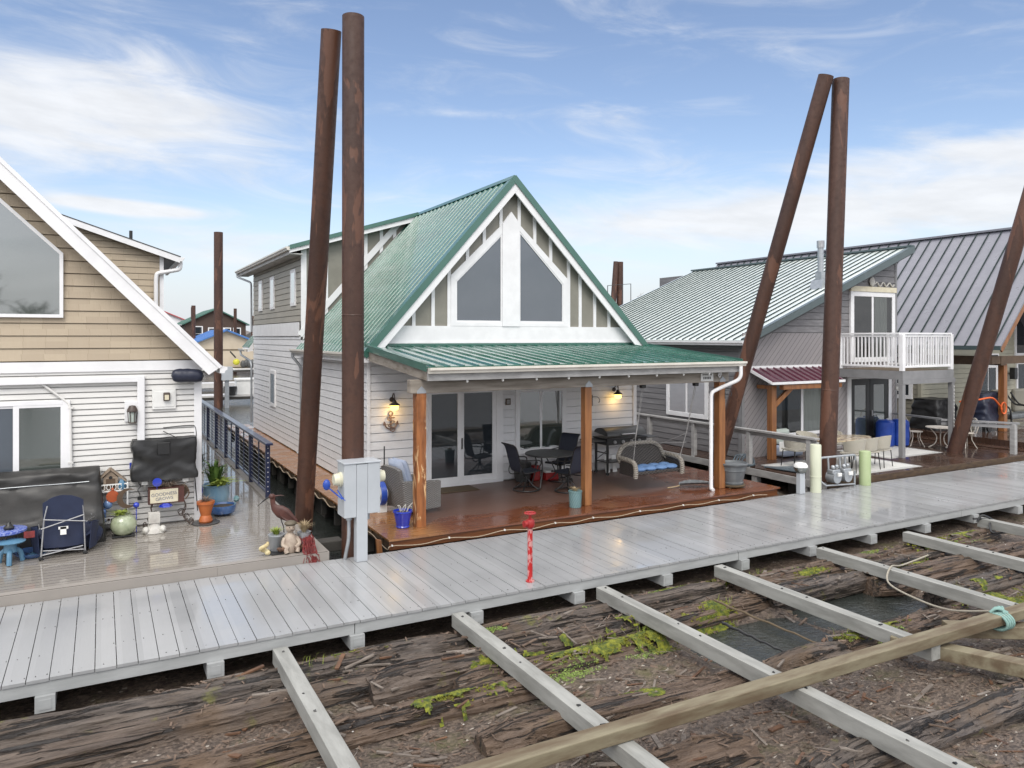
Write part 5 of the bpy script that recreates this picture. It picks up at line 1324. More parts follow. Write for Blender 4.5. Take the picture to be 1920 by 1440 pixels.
for _ in range(7000):
    x, y = rr.uniform(.5, 15.5), rr.uniform(3.6, 9.0)
    if pool(x, y) > .45: continue
    z = surf_z(x, y); a = rr.uniform(0, math.pi); l_ = rr.uniform(.012, .05); w_ = rr.uniform(.004, .012)
    d = Vector((math.cos(a), math.sin(a), rr.gauss(0, .25))) * l_; e = Vector((-math.sin(a), math.cos(a), rr.gauss(0, .3))) * w_; p = Vector((x, y, z + .008))
    lit.add([p - d - e, p + d - e, p + d + e, p - d + e], [(0, 1, 2, 3)])
spl = MB()
for _ in range(900):
    x, y = rr.uniform(.8, 15.5), rr.uniform(3.8, 8.95)
    if pool(x, y) > .5: continue
    l_ = rr.uniform(.05, .32) * (1.6 if rr.random() < .12 else 1); a = rr.gauss(0, .35) if rr.random() < .7 else rr.uniform(0, 3.14); r_ = rr.uniform(.004, .018)
    d = Vector((math.cos(a), math.sin(a), rr.gauss(0, .10))) * l_ / 2; c_ = Vector((x, y, surf_z(x, y) + r_ * .6))
    spl.bar(c_ - d, c_ + d, r_ * rr.uniform(1.4, 3.2), r_, mi=rr.choice((0, 0, 1, 2)))
gr = MB()
for (x, y, n) in ((4.25, 8.45, 30), (6.25, 7.85, 50), (2.05, 8.7, 16), (8.5, 6.5, 20), (7.75, 8.0, 26), (10.95, 8.1, 16), (13.3, 8.4, 20), (5.4, 7.8, 24), (4.0, 7.7, 16), (9.3, 8.8, 14), (12.2, 7.9, 14)):
    for _ in range(n):
        px, py = x + rr.gauss(0, .10), y + rr.gauss(0, .06); z = surf_z(px, py); a = rr.uniform(0, 6.28); l_ = rr.uniform(.05, .13); e = Vector((-math.sin(a), math.cos(a), 0)) * .003; d = Vector((math.cos(a), math.sin(a), 0)) * l_ * .5
        p0 = Vector((px, py, z - .01)); gr.add([p0 - e, p0 + e, p0 + d * .4 + e * .7 + Vector((0, 0, l_ * .7)), p0 + d * .4 - e * .7 + Vector((0, 0, l_ * .7)), p0 + d + Vector((0, 0, l_ * .85))], [(0, 1, 2, 3), (3, 2, 4)])
struct(gr.build('grass_tufts', M['leaf_lime']), 'stuff')
struct(spl.build('wood_splinters', [M['driftwood_gray'], M['litter'], M['driftwood']]), 'stuff')
struct(moss.build('moss', [M['moss'], M['moss_mat']]), 'stuff'); struct(sed.build('sedum', M['sedum']), 'stuff'); struct(lit.build('bark_litter', M['litter']), 'stuff')
mb = MB()
for _ in range(70):
    x, y = rr.uniform(1, 15.5), rr.uniform(4, 8.9)
    if pool(x, y) > .4: continue
    z = surf_z(x, y); s = rr.uniform(.005, .014); mb.sphere((x, y, z + s * .5), s, s * .8, s * .6, 6, 4)
struct(mb.build('pale_chips', M['white_stone']), 'stuff')
# ------------------------------------------------------------------ ON THE MAIN DECK
Z = .122
def tuftmesh(mb, c, n, L_, spread, w_=.006, droop=.3, seed=1, mi=0, up=1.0):
    """blade-like leaves fanning out of a pot"""
    r_ = random.Random(seed)
    for _ in range(n):
        a = r_.uniform(0, 6.283); l_ = L_ * r_.uniform(.5, 1.1); s = spread * r_.uniform(.1, 1)
        d = Vector((math.cos(a), math.sin(a), 0)); e = Vector((-d.y, d.x, 0)) * w_
        p0 = Vector(c) + d * r_.uniform(0, .4) * spread * .5; p1 = p0 + d * s * .5 + Vector((0, 0, l_ * .65 * up)); p2 = p0 + d * s * (1 + droop) + Vector((0, 0, l_ * (up - droop * .6)))
        mb.add([p0 - e, p0 + e, p1 + e, p1 - e, p2], [(0, 1, 2, 3), (3, 2, 4)], mi)
# table
t = thing('patio_table', 'round dark gray slatted patio table on the covered deck', 'table', (8.98, 14.63, Z))
mb = MB()
for i in range(-7, 8):
    y = i * .075; h = math.sqrt(max(.545 ** 2 - y * y, 0)); mb.box(8.98 - h, 14.63 + y - .031, .84, 8.98 + h, 14.63 + y + .031, .856)
mb.build('tabletop', M['dark_gray'], t)
mb = MB(); mb.tube([(8.98 + .56 * math.cos(a), 14.63 + .56 * math.sin(a), .845) for a in [k * 2 * math.pi / 40 for k in range(40)]], .02, 8, closed=True); mb.build('rim', M['dark_gray'], t)
for k in range(4):
    a = R(30 + 90 * k); c_, s_ = math.cos(a), math.sin(a); mb = MB()
    mb.tube(smooth_path([(8.98 + .42 * c_, 14.63 + .42 * s_, .835), (8.98 + .36 * c_, 14.63 + .36 * s_, .55), (8.98 + .47 * c_, 14.63 + .47 * s_, Z + .006)], 5), .017, 8); mb.build('leg', M['dark_gray'], t)
# swivel chairs
def swivel_chair(loc, rz, label):
    t = thing('swivel_chair', label, 'chair', loc, 'navy sling swivel chairs round the patio table', rz)
    mb = MB(); mb.tube([(.29 * math.cos(a), .29 * math.sin(a), .018) for a in [k * 2 * math.pi / 36 for k in range(36)]], .016, 8, closed=True)
    for k in range(4):
        a = R(45 + 90 * k); c_, s_ = math.cos(a), math.sin(a); mb.tube(smooth_path([(.29 * c_, .29 * s_, .02), (.16 * c_, .16 * s_, .10), (.04 * c_, .04 * s_, .24)], 5), .014, 8)
    mb.cyl((0, 0, .19), (0, 0, .38), .032, n=12); mb.box(-.12, -.08, .365, .12, .08, .392); mb.build('swivel_base', M['black_metal'], t, local=True)
    prof = smooth_path([(.27, 0, .425), (.24, 0, .445), (.0, 0, .415), (-.20, 0, .42), (-.265, 0, .52), (-.33, 0, .75), (-.40, 0, .97), (-.49, 0, 1.05)], 6)
    m_ = len(prof) - 1; cut = 18
    def f(u, v, a=0, b=1):
        p = prof[int(round((a + (b - a) * v) * m_))]; return (p.x, (u - .5) * .47, p.z)
    k0 = cut / m_
    mb = MB(); mb.slab(lambda u, v: f(u, v, 0, k0), 2, cut, .008); mb.build('seat', M['navy_mesh'], t, local=True)
    mb = MB(); mb.slab(lambda u, v: f(u, v, k0, 1), 2, m_ - cut, .008); mb.build('backrest', M['navy_mesh'], t, local=True)
    mb = MB()
    for s in (-1, 1): mb.tube([(p.x, s * .242, p.z) for p in prof], .013, 8)
    for p in (prof[0], prof[-1]): mb.tube([(p.x, -.242, p.z), (p.x, .242, p.z)], .013, 8)
    mb.build('frame', M['black_metal'], t, local=True)
    for s in (-1, 1):
        mb = MB(); mb.tube(smooth_path([(-.325, s * .25, .72), (-.15, s * .29, .70), (.12, s * .30, .685), (.20, s * .30, .63), (.16, s * .285, .53), (.13, s * .25, .44)], 6), .013, 8)
        mb.tube(smooth_path([(-.27, s * .25, .55), (-.30, s * .25, .42), (-.24, s * .24, .34), (-.05, s * .12, .35)], 5), .012, 8); mb.build('armrest', M['black_metal'], t, local=True)
    return t
ch = swivel_chair((8.25, 14.45, Z), R(2), 'navy sling swivel chair on its own at the left of the round patio table')
dup(ch, (9.50, 15.02, Z), R(205), 'navy sling swivel chair behind the round patio table next to the grill')
dup(ch, (8.98, 13.88, Z), R(105), 'navy sling swivel chair nearest the walkway, beside the middle porch post')
# red can and cooler under the table
t = thing('fuel_can', 'red fuel can with black cap standing by the wall behind the patio table', 'canister', (8.98, 15.3, Z))
mb = MB(); mb.box(8.88, 15.2, Z, 9.07, 15.42, Z + .36); mb.build('body', M['red_plastic'], t, bevel=.03)
mb = MB(); mb.cyl((8.98, 15.28, Z + .36), (8.98, 15.24, Z + .45), .03, n=10); mb.build('cap', M['black_metal'], t)
t = thing('cooler', 'small red and white cooler on the deck under the patio table', 'cooler', (9.35, 15.25, Z))
mb = MB(); mb.box(9.17, 15.12, Z, 9.52, 15.38, Z + .18); mb.build('body', M['red_plastic'], t, bevel=.02)
mb = MB(); mb.box(9.165, 15.115, Z + .181, 9.525, 15.385, Z + .235); mb.build('lid', M['white_plastic'], t, bevel=.015)
t = tag(MB().lathe([(.16, 0), (.20, .1), (.21, .42), (.19, .44)], (8.68, 15.38, Z), 18).build('black_planter', M['dark_gray']), 'black planter against the wall under the right-hand house window', 'planter')
# griddle grill
t = thing('grill', 'black hooded griddle grill with side shelves and four round knobs', 'grill', (11.35, 15.2, Z))
gx0, gx1, gy0, gy1 = 10.78, 11.98, 14.92, 15.48
for x in (gx0 + .04, gx1 - .04):
    for y in (gy0 + .04, gy1 - .04):
        mb = MB(); mb.box(x - .022, y - .022, Z + .09, x + .022, y + .022, .95); l_ = mb.build('leg', M['black_metal'], t)
        mb = MB(); mb.cyl((x, y - .012, Z + .045), (x, y + .012, Z + .045), .045, n=14); mb.build('caster', M['black_metal'], l_)
mb = MB(); mb.box(gx0, gy0, .86, gx1, gy1, 1.0); mb.box(gx0 - .02, gy0 - .03, 1.0, gx1 + .02, gy1 + .02, 1.03); mb.build('body', M['black_metal'], t, bevel=.008)
mb = MB(); mb.box(gx0 - .45, gy0 + .02, .965, gx0 - .021, gy1 - .03, .99); mb.build('side_shelf', M['dark_gray'], t, bevel=.006)
mb = MB(); mb.box(gx1 + .021, gy0 + .02, .965, gx1 + .42, gy1 - .03, .99); mb.build('side_shelf', M['dark_gray'], t, bevel=.006)
def hood(u, v):
    a = R(8 + 150 * v); return (gx0 + (gx1 - gx0) * u, (gy0 + gy1) / 2 - .30 * math.cos(a), 1.035 + .23 * math.sin(a) ** .8)
mb = MB(); mb.slab(hood, 2, 14, .01)
for x in (gx0, gx1 - .012): mb.prism([hood((x - gx0) / (gx1 - gx0), i / 14) for i in range(15)], (.012, 0, 0))
hd = mb.build('hood', M['dark_gray'], t)
mb = MB(); mb.tube([(11.18, gy0 - .07, 1.12), (11.58, gy0 - .07, 1.12)], .013, 8); mb.bar((11.2, gy0 - .07, 1.12), (11.2, gy0 - .0, 1.12), .015, .015); mb.bar((11.56, gy0 - .07, 1.12), (11.56, gy0 - .0, 1.12), .015, .015); mb.build('handle', M['steel'], hd)
for i in range(4):
    x = gx0 + .22 + .25 * i; mb = MB(); mb.cyl((x, gy0 - .0, .93), (x, gy0 - .03, .93), .042, n=16); mb.box(x - .008, gy0 - .05, .895, x + .008, gy0 - .0305, .965); mb.build('knob', M['steel'], t)
mb = MB(); mb.box(gx0 + .05, gy0 + .05, .42, gx1 - .05, gy1 - .05, .44)
mb.bar((gx0 + .04, gy0 + .04, .66), (gx0 + .04, gy1 - .04, .66), .025, .025); mb.bar((gx0 + .04, gy0 + .04, .75), (gx0 + .04, gy1 - .04, .45), .012, .012); mb.build('lower_shelf', M['black_metal'], t)
mb = MB()
for x in (11.02, 11.24): mb.prism([(x, 15.3, Z + .002), (x + .13, 15.3, Z + .002), (x + .11, 15.34, Z + .42), (x - .03, 15.34, Z + .42)], (0, .02, 0))
tag(mb.build('white_board', M['white_plastic'], bevel=.004), 'pair of white boards leaning behind the grill legs', 'board')
# porch swing
SX0, SX1, SY0, SY1, SZ = 10.12, 11.42, 12.98, 13.56, .50
t = thing('porch_swing', 'brown and black wicker porch swing hanging on ropes from the porch beam', 'porch swing', (10.8, 13.25, SZ))
mb = MB(); mb.box(SX0 + .03, SY0, SZ, SX1 - .03, SY1 - .06, SZ + .07); mb.build('seat', M['wicker_dark'], t, bevel=.012)
xm, hw = (SX0 + SX1) / 2, (SX1 - SX0) / 2
def topz(s): return SZ + .30 + .27 * (1 - min(1, abs(s) ** 4.5)) ** .75
def backf(u, v):
    s = 2 * u - 1; z = SZ + .05 + (topz(s) - SZ - .05) * v; return (xm + s * (hw - .02), SY1 - .05 + .16 * v - .05 * s * s, z)
mb = MB(); mb.slab(backf, 36, 8, .03); mb.build('backrest', M['wicker_dark'], t)
mb = MB(); edge = [backf(i / 40, 1) for i in range(41)]
edge = [(xm - hw - .02, SY1 - .08, SZ + .22)] + [(p[0], p[1], p[2] + .02) for p in edge] + [(xm + hw + .02, SY1 - .08, SZ + .22)]
mb.tube(edge, .052, 10); mb.build('rolled_edge', M['wicker_brown'], t)
for sx in (SX0, SX1):
    s = -1 if sx == SX0 else 1
    mb = MB(); mb.box(sx - .03, SY0 + .03, SZ - .03, sx + .03, SY1 - .05, SZ + .27); a_ = mb.build('arm_panel', M['wicker_dark'], t, bevel=.01)
    mb = MB(); mb.tube(smooth_path([(sx, SY1 - .06, SZ + .31), (sx, SY0 + .25, SZ + .30), (sx, SY0 + .04, SZ + .26), (sx, SY0 - .02, SZ + .12), (sx, SY0 - .01, SZ - .05)], 5), .055, 10); mb.build('arm_roll', M['wicker_brown'], a_)
cu = MB()
for i in range(4):
    a = SX0 + .06 + (SX1 - SX0 - .12) * i / 4; b = SX0 + .06 + (SX1 - SX0 - .12) * (i + 1) / 4
    for j in range(2):
        c_, d_ = SY0 + .01 + .23 * j, SY0 + .01 + .23 * (j + 1)
        cu.sphere(((a + b) / 2, (c_ + d_) / 2, SZ + .105), (b - a) * .56, (d_ - c_) * .58, .062, 14, 8)
cu.build('cushion', M['cushion_blue'], t)
for sx, top in ((SX0, (10.05, 12.64, 2.50)), (SX1, (11.52, 12.64, 2.50))):
    s = -1 if sx == SX0 else 1; kx = sx + s * .0; kn = (sx + s * .02 + (top[0] - sx) * .45, 12.9, 1.35)
    mb = MB(); mb.tube([top, kn], .008, 6); mb.tube([(top[0] + .04, top[1], top[2]), (kn[0] + .01, kn[1], kn[2])], .006, 6); mb.tube([kn, (sx, SY0 + .06, SZ + .30)], .008, 6); mb.tube([kn, (sx - s * .12, SY1 + .06, SZ + .52)], .007, 6)
    mb.tube([(kn[0], kn[1], kn[2] - .2), (sx - s * .3, SY1 + .1, SZ + .56)], .007, 6)
    mb.build('rope', M['gray_wood'], t)
    mb = MB(); mb.box(top[0] - .05, top[1] - .05, 2.42, top[0] + .06, top[1] + .05, 2.499); mb.build('pulley', M['black_metal'], t, bevel=.015)
# wicker armchair with pillows
t = thing('wicker_armchair', 'gray wicker armchair with pale blue pillows turned toward the house door', 'armchair', (5.33, 13.85, Z), None, R(8))
mb = MB(); mb.box(-.34, -.36, .10, .38, .36, .36); mb.build('seat', M['wicker_gray'], t, local=True, bevel=.03)
mb = MB(); mb.slab(lambda u, v: (-.36 - .17 * v - .05 * (2 * u - 1) ** 2 * -1, (u - .5) * (.72 + .02 * v), .10 + .80 * v - .05 * abs(2 * u - 1) ** 3), 12, 10, -.07); mb.build('backrest', M['wicker_gray'], t, local=True)
for s in (-1, 1):
    mb = MB(); mb.prism([(-.38, s * .40 - .05, .06), (.40, s * .40 - .05, .08), (.40, s * .40 - .05, .60), (-.44, s * .40 - .05, .66)], (0, .10, 0)); mb.build('armrest', M['wicker_gray'], t, local=True, bevel=.02)
mb = MB(); mb.cyl((0, 0, 0), (0, 0, .10), .26, n=24); mb.build('swivel_base', M['dark_gray'], t, local=True)
mb = MB(); mb.sphere((.02, 0, .40), .34, .33, .07, 18, 8); mb.build('seat_cushion', M['pillow_blue'], t, local=True)
pl = thing('pillow', 'pale blue striped pillow pair propped in the gray wicker armchair', 'pillow', (5.33, 13.85, Z), None, R(8))
for i, (x, y) in enumerate(((-.30, -.02), (-.19, .02))):
    mb = MB()
    def pf(u, v, k=1):
        a, b = 2 * u - 1, 2 * v - 1; q = max(0, (1 - a ** 4)) * max(0, (1 - b ** 4)); return (k * .075 * q ** .5, a * .27, b * .29)
    mb.grid(lambda u, v: pf(u, v, 1), 12, 12); mb.grid(lambda u, v: pf(u, v, -1), 12, 12)
    mb.xf(Matrix.Translation((x, y, .74)) @ Matrix.Rotation(R(-16), 4, 'Y')); mb.build('pillow_body', M['pillow_blue'], pl, local=True)
# pots
def pot_thing(name, label, cat, c, prof, mat, fill='soil', fz=None, n=28):
    t = thing(name, label, cat, c); mb = MB(); mb.lathe(prof, c, n); mb.build('pot', M[mat], t)
    rr_ = [r for r, z in prof]; top = prof[-1]
    fz = fz if fz is not None else max(z for r, z in prof) - .035
    mb = MB(); mb.lathe([(0.0, fz - .01), (top[0] * .99, fz - .01), (top[0] * .9, fz + .004), (0, fz + .015)], c, 18); mb.build('soil', M[fill], t)
    return t
t = pot_thing('blue_pot', 'small cobalt blue pot with bare white stems at the left porch post', 'flower pot', (4.70, 12.66, Z), [(.115, 0), (.125, .02), (.115, .035), (.165, .27), (.175, .275), (.172, .30), (.155, .30), (.15, .27)], 'cobalt')
mb = MB()
for k in range(6):
    a = k * 1.05; mb.tube(smooth_path([(4.72 + .05 * math.cos(a), 12.66 + .05 * math.sin(a), .36), (4.73 + .10 * math.cos(a), 12.66 + .08 * math.sin(a), .48), (4.74 + .14 * math.cos(a + .4), 12.65 + .1 * math.sin(a), .46 + .02 * k)], 4), .008, 6)
mb.build('stem', M['white_stone'], t)
t = pot_thing('teal_pot', 'teal woven pattern pot with a dry plant by the middle porch post', 'flower pot', (8.27, 12.52, Z), [(.115, 0), (.12, .02), (.13, .30), (.14, .305), (.14, .325), (.12, .325)], 'teal_pot')
mb = MB(); tuftmesh(mb, (8.27, 12.52, .42), 60, .12, .13, .006, .4, 5); mb.build('plant', M['straw'], t)
t = pot_thing('tub_planter', 'large weathered gray tub planter beside the right porch post', 'planter', (12.52, 12.52, Z + .07), [(.22, 0), (.235, .02), (.235, .05), (.225, .06), (.275, .30), (.29, .31), (.285, .34), (.305, .42), (.335, .44), (.34, .47), (.32, .48), (.29, .44)], 'gray_pot', fz=.36)
mb = MB(); mb.lathe([(.26, Z + .03), (.27, Z + .06), (.26, Z + .068), (0, Z + .068)], (12.52, 12.52, 0), 24)
for k in range(4): mb.cyl((12.52 + .2 * math.cos(k * 1.57 + .5), 12.52 + .2 * math.sin(k * 1.57 + .5), Z), (12.52 + .2 * math.cos(k * 1.57 + .5), 12.52 + .2 * math.sin(k * 1.57 + .5), Z + .035), .035, n=10)
mb.build('caddy', M['mat_tan'], t)
# metal leaf dish lying on the deck
t = thing('leaf_ornament', 'dark metal leaf with a pale stem lying on the deck near the right porch post', 'ornament', (11.7, 12.9, Z))
mb = MB()
def lf(u, v):
    s = 2 * v - 1; w_ = .16 * math.sin(math.pi * min(1, u * .94 + .05)) ** .7 * (1 + .12 * math.sin(u * 34)); x = -.36 + .72 * u
    return (11.72 + x * .93 + s * w_ * .36, 12.88 - x * .36 + s * w_ * .93, Z + .05 + .06 * u * (1 - u) * 2 + .06 * s * s)
mb.slab(lf, 24, 6, .008); mb.build('blade', M['gray_pot'], t)
mb = MB(); mb.tube(smooth_path([(11.40, 13.0, Z + .05), (11.25, 13.02, Z + .03), (11.08, 13.06, Z + .015)], 5), .012, 8); mb.build('stem', M['straw'], t)
tag(MB().box(6.35, 14.95, Z, 7.35, 15.52, Z + .012).build('door_mat', M['mat_tan'], bevel=.004), 'tan door mat in front of the sliding glass door', 'door mat')
# sconces
def sconce(x, lit_label, z=2.06):
    t = thing('sconce', lit_label, 'wall lamp', (x, YF - .03, z), 'lit gooseneck lamps on the house wall'); y = YF - .03
    mb = MB(); mb.cyl((x, YF - .02, z + .08), (x, YF - .035, z + .08), .055, n=16)
    mb.tube(smooth_path([(x, YF - .035, z + .08), (x, y - .07, z + .19), (x, y - .13, z + .22), (x, y - .17, z + .16), (x, y - .17, z + .06)], 6), .013, 8)
    mb.lathe([(.02, .08), (.035, .07), (.05, .03), (.11, -.01), (.115, -.03), (.085, -.03)], (x, y - .17, z), 18); mb.build('shade', M['bronze_metal'], t)
    mb = MB(); mb.lathe([(.078, -.03), (.092, -.07), (.085, -.11), (.05, -.14), (0, -.15)], (x, y - .17, z), 16); mb.build('globe', M['bulb'], t)
    ld = bpy.data.lights.new('lamp_light', 'POINT'); ld.energy = 1.1; ld.color = (1, .62, .25); ld.shadow_soft_size = .06
    lo = bpy.data.objects.new('lamp_light', ld); C.objects.link(lo); lo.parent = t; lo.location = (0, -.20, -.24)
    return t
sconce(5.55, 'lit amber gooseneck lamp above the rusty anchor'); sconce(11.50, 'lit amber gooseneck lamp above the grill', 2.08)
t = thing('anchor_ornament', 'rusty metal anchor wound with rope hanging under the left wall lamp', 'ornament', (5.52, YF - .05, 1.65)); y = YF - .05
mb = MB(); mb.bar((5.52, y, 1.50), (5.52, y, 1.80), .03, .02); mb.bar((5.43, y, 1.75), (5.61, y, 1.75), .025, .02)
mb.tube([(5.52 + .045 * math.cos(a), y, 1.835 + .045 * math.sin(a)) for a in [k * 2 * math.pi / 18 for k in range(18)]], .012, 6, closed=True)
mb.tube(arc((5.52, y, 1.64), .14, 195, 345, 14), .016, 6)
for s in (-1, 1): mb.prism([(5.52 + s * .18, y + .008, 1.585), (5.52 + s * .10, y + .008, 1.61), (5.52 + s * .155, y + .008, 1.68)], (0, -.016, 0))
mb.build('anchor', M['copper_art'], t)
mb = MB(); mb.tube(smooth_path([(5.56, y - .02, 1.83), (5.44, y - .025, 1.72), (5.60, y - .025, 1.66), (5.45, y - .025, 1.58), (5.60, y - .025, 1.52), (5.57, y - .02, 1.45), (5.50, y - .02, 1.48)], 6), .012, 6); mb.build('rope', M['copper_art'], t)
# rope light along the deck edge, held by clips
t = thing('rope_light', 'cream rope light clipped in shallow swags along the edge of the redwood deck', 'string lights', (8.6, 11.95, .02))
pts = []; x = 4.25; clips = []; rr = random.Random(5)
while x < 13.3:
    clips.append((x, 11.962, .015)); nx = x + rr.uniform(.85, 1.15)
    pts += [(x, 11.955, .02), ((x + nx) / 2, 11.955, .02 - rr.uniform(.02, .05))]; x = nx
pts = [(4.19, 14.6, .02), (4.185, 13.6, -.02), (4.185, 12.9, .03), (4.185, 12.4, -.02), (4.19, 12.0, -.045)] + pts
mb = MB(); mb.tube(smooth_path(pts, 5), .008, 6)
mb.tube(smooth_path([(4.187, 15.2 + .45 * i, .03 - .07 * (i % 2)) for i in range(32)], 4), .011, 6); mb.build('cord', M['cable_white'], t)
for c_ in clips: MB().box(c_[0] - .012, 11.935, .012, c_[0] + .012, 11.969, .04).build('clip', M['white_plastic'], t)
t = thing('string_lights', 'row of small white bulbs hung under the gray porch fascia', 'string lights', (8.6, 12.2, 2.72))
mb = MB(); mb.tube([(5.2 + .35 * i, 12.215, 2.728 - .005 * (i % 2)) for i in range(20)], .005, 6); mb.build('cord', M['black_metal'], t)
for i in range(9): MB().sphere((5.75 + .72 * i, 12.20, 2.712), .024, .024, .03, 10, 6).build('bulb', M['white_plastic'], t)
t = thing('house_number_sign', 'small white house number sign on the right end of the porch beam', 'sign', (11.70, 12.47, 2.64))
MB().box(11.52, 12.462, 2.53, 11.88, 12.478, 2.72).build('board', M['white_plastic'], t, bevel=.003)
mb = MB()
for (zz, h, n_, w_) in ((2.672, .030, 9, .27), (2.60, .055, 5, .23)):
    for i in range(n_): mb.box(11.70 - w_ / 2 + w_ * i / n_, 12.4605, zz - h / 2, 11.70 - w_ / 2 + w_ * (i + .72) / n_, 12.4618, zz + h / 2)
mb.build('lettering', M['dark_gray'], t)
tag(MB().tube([(12.05 + .05 * math.cos(a) * (1 - k / 34), 12.44, 2.66 + .07 * math.sin(a) * (1 - k / 40)) for k, a in enumerate([i * .35 for i in range(28)])], .012, 6).build('scroll_hook', M['white_trim']), 'white scrolled hook at the right end of the porch beam beside the downspout', 'hook')
for (x, lb) in ((8.71, 'black wire hook on the right face of the middle porch post'), (12.30, 'black wire hook on the right porch post')):
    mb = MB(); mb.bar((x - .055, 12.484, 2.12), (x - .055, 12.484, 2.34), .012, .012); mb.tube(smooth_path([(x - .055, 12.47, 2.30), (x + .03, 12.44, 2.30), (x + .08, 12.42, 2.24), (x + .05, 12.41, 2.18)], 5), .008, 6)
    tag(mb.build('wire_hook', M['black_metal']), lb, 'hook')
# hose reel and tap behind the meter pedestal
t = thing('garden_hose', 'coiled blue garden hose with white reel by the house corner', 'hose', (4.85, 13.9, Z))
mb = MB()
for k in range(5): mb.tube([(4.70 + .02 * k, 13.95 + .21 * math.cos(a), Z + .36 + .21 * math.sin(a)) for a in [i * 2 * math.pi / 24 for i in range(24)]], .018, 8, closed=True)
mb.build('coil', M['blue_plastic'], t)
mb = MB(); mb.cyl((4.66, 13.95, Z + .36), (4.84, 13.95, Z + .36), .12, n=18); mb.box(4.66, 13.9, Z, 4.84, 14.0, Z + .3); mb.build('reel', M['white_plastic'], t)
t = thing('garden_stake', 'black rod and short bent rods leaning by the wall behind the wicker armchair', 'rod', (5.25, 15.3, Z))
mb = MB(); mb.cyl((5.30, 15.4, Z), (5.32, 15.45, 1.16), .014, n=8); mb.tube(smooth_path([(5.02, 15.2, Z), (5.02, 15.2, .68), (5.2, 15.3, .72), (5.3, 15.4, .78)], 5), .014, 8); mb.cyl((5.1, 15.25, Z), (5.1, 15.25, .68), .016, n=8); mb.build('rod_bundle', M['black_metal'], t)
# ------------------------------------------------------------------ ON THE WALKWAY
t = thing('meter_pedestal', 'gray power pedestal with two meter boxes in front of the rusty pile', 'power pedestal', (3.57, 11.45, 0))
mb = MB(); mb.box(3.48, 11.40, .001, 3.655, 11.56, 1.52); mb.build('post', M['gray_box'], t, bevel=.006)
b1 = MB(); b1.box(3.285, 11.40, .70, 3.477, 11.78, 1.53); b1 = b1.build('meter_box', M['gray_box'], t, bevel=.008)
b2 = MB(); b2.box(3.658, 11.40, .74, 3.86, 11.78, 1.53); b2 = b2.build('meter_box', M['gray_box'], t, bevel=.008)
mb = MB(); mb.box(3.27, 11.385, 1.531, 3.875, 11.79, 1.555); mb.build('cap', M['gray_box'], t, bevel=.006)
for (x, s, b_) in ((3.285, -1, b1), (3.86, 1, b2)):
    mb = MB(); c_ = (x, 11.58, 1.28); mb.cyl(c_, (x + s * .035, 11.58, 1.28), .115, n=24); mb.cyl((x + s * .0351, 11.58, 1.28), (x + s * .12, 11.58, 1.28), .10, .085, n=24); mb.build('meter', M['cream_plastic'], b_)
mb = MB(); mb.tube(corner_path([(3.40, 11.55, .70), (3.40, 11.55, .35), (3.34, 11.7, -.2)], .1), .028, 10); mb.cyl((3.40, 11.55, .64), (3.40, 11.55, .70), .05, n=14); mb.cyl((3.70, 11.55, .62), (3.70, 11.55, .74), .035, n=12); mb.tube([(3.70, 11.62, .62), (3.72, 11.75, -.2)], .022, 8); mb.build('conduit', M['galv'], t)
mb = MB(); mb.tube(smooth_path([(3.22, 11.55, 1.12), (3.26, 11.45, 1.03), (3.30, 11.40, .98)], 4), .01, 6); mb.sphere((3.05, 11.55, 1.22), .06, .05, .085, 12, 8); mb.bar((3.05, 11.55, 1.2), (3.26, 11.42, 1.0), .016, .016); mb.build('valve_handle', M['blue_plastic'], b1)
mb = MB(); mb.prism([(4.02, 11.99, -.25), (4.12, 11.99, -.25), (4.08, 11.99, .13), (3.98, 11.99, .16)], (0, .05, 0)); tag(mb.build('wood_bumper', M['cedar'], bevel=.01), 'short orange board standing in the gap at the redwood deck corner', 'board')
t = thing('standpipe', 'chipped red standpipe with a round handwheel on the gray walkway', 'standpipe', (5.39, 9.33, 0))
mb = MB(); mb.cyl((5.39, 9.33, .012), (5.39, 9.33, .80), .037, n=20); mb.cyl((5.39, 9.33, .001), (5.39, 9.33, .018), .062, n=20); mb.build('pipe', M['red_paint'], t)
mb = MB(); mb.lathe([(.04, .76), (.062, .78), (.066, .80), (.066, .86), (.055, .885), (.022, .90), (.02, .975)], (5.39, 9.33, 0), 18); mb.cyl((5.33, 9.33, .83), (5.29, 9.33, .83), .05, n=14); mb.build('valve_body', M['red_plastic'], t)
mb = MB(); mb.tube([(5.39 + .075 * math.cos(a), 9.33 + .075 * math.sin(a), .978) for a in [k * 2 * math.pi / 24 for k in range(24)]], .013, 8, closed=True)
for k in range(3): a = k * math.pi / 3; mb.bar((5.39 - .07 * math.cos(a), 9.33 - .07 * math.sin(a), .978), (5.39 + .07 * math.cos(a), 9.33 + .07 * math.sin(a), .978), .015, .012)
mb.build('handwheel', M['red_plastic'], t)
t = thing('bollard_light', 'short gray bollard light with a white dome beside the cream standing pipe', 'bollard light', (13.72, 11.66, 0))
mb = MB(); mb.box(13.64, 11.60, .001, 13.80, 11.72, .46); mb.build('post', M['gray_box'], t, bevel=.01)
mb = MB(); mb.lathe([(.04, .44), (.12, .50), (.155, .57), (.15, .60)], (13.72, 11.66, 0), 20); mb.build('lens', M['glass_green'], t)
mb = MB(); mb.lathe([(.155, .595), (.155, .63), (.12, .68), (.05, .70), (0, .70)], (13.72, 11.66, 0), 20); mb.build('dome', M['white_plastic'], t)
t = tag(MB().lathe([(.12, .001), (.12, .34), (.127, .345), (.127, .36), (.12, .365), (.12, 1.06), (.112, 1.075), (0, 1.08)], (14.16, 11.62, 0), 28).build('standing_pipe', M['pale_green_pipe']), 'tall cream colored capped pipe standing on the far side of the walkway', 'pipe')
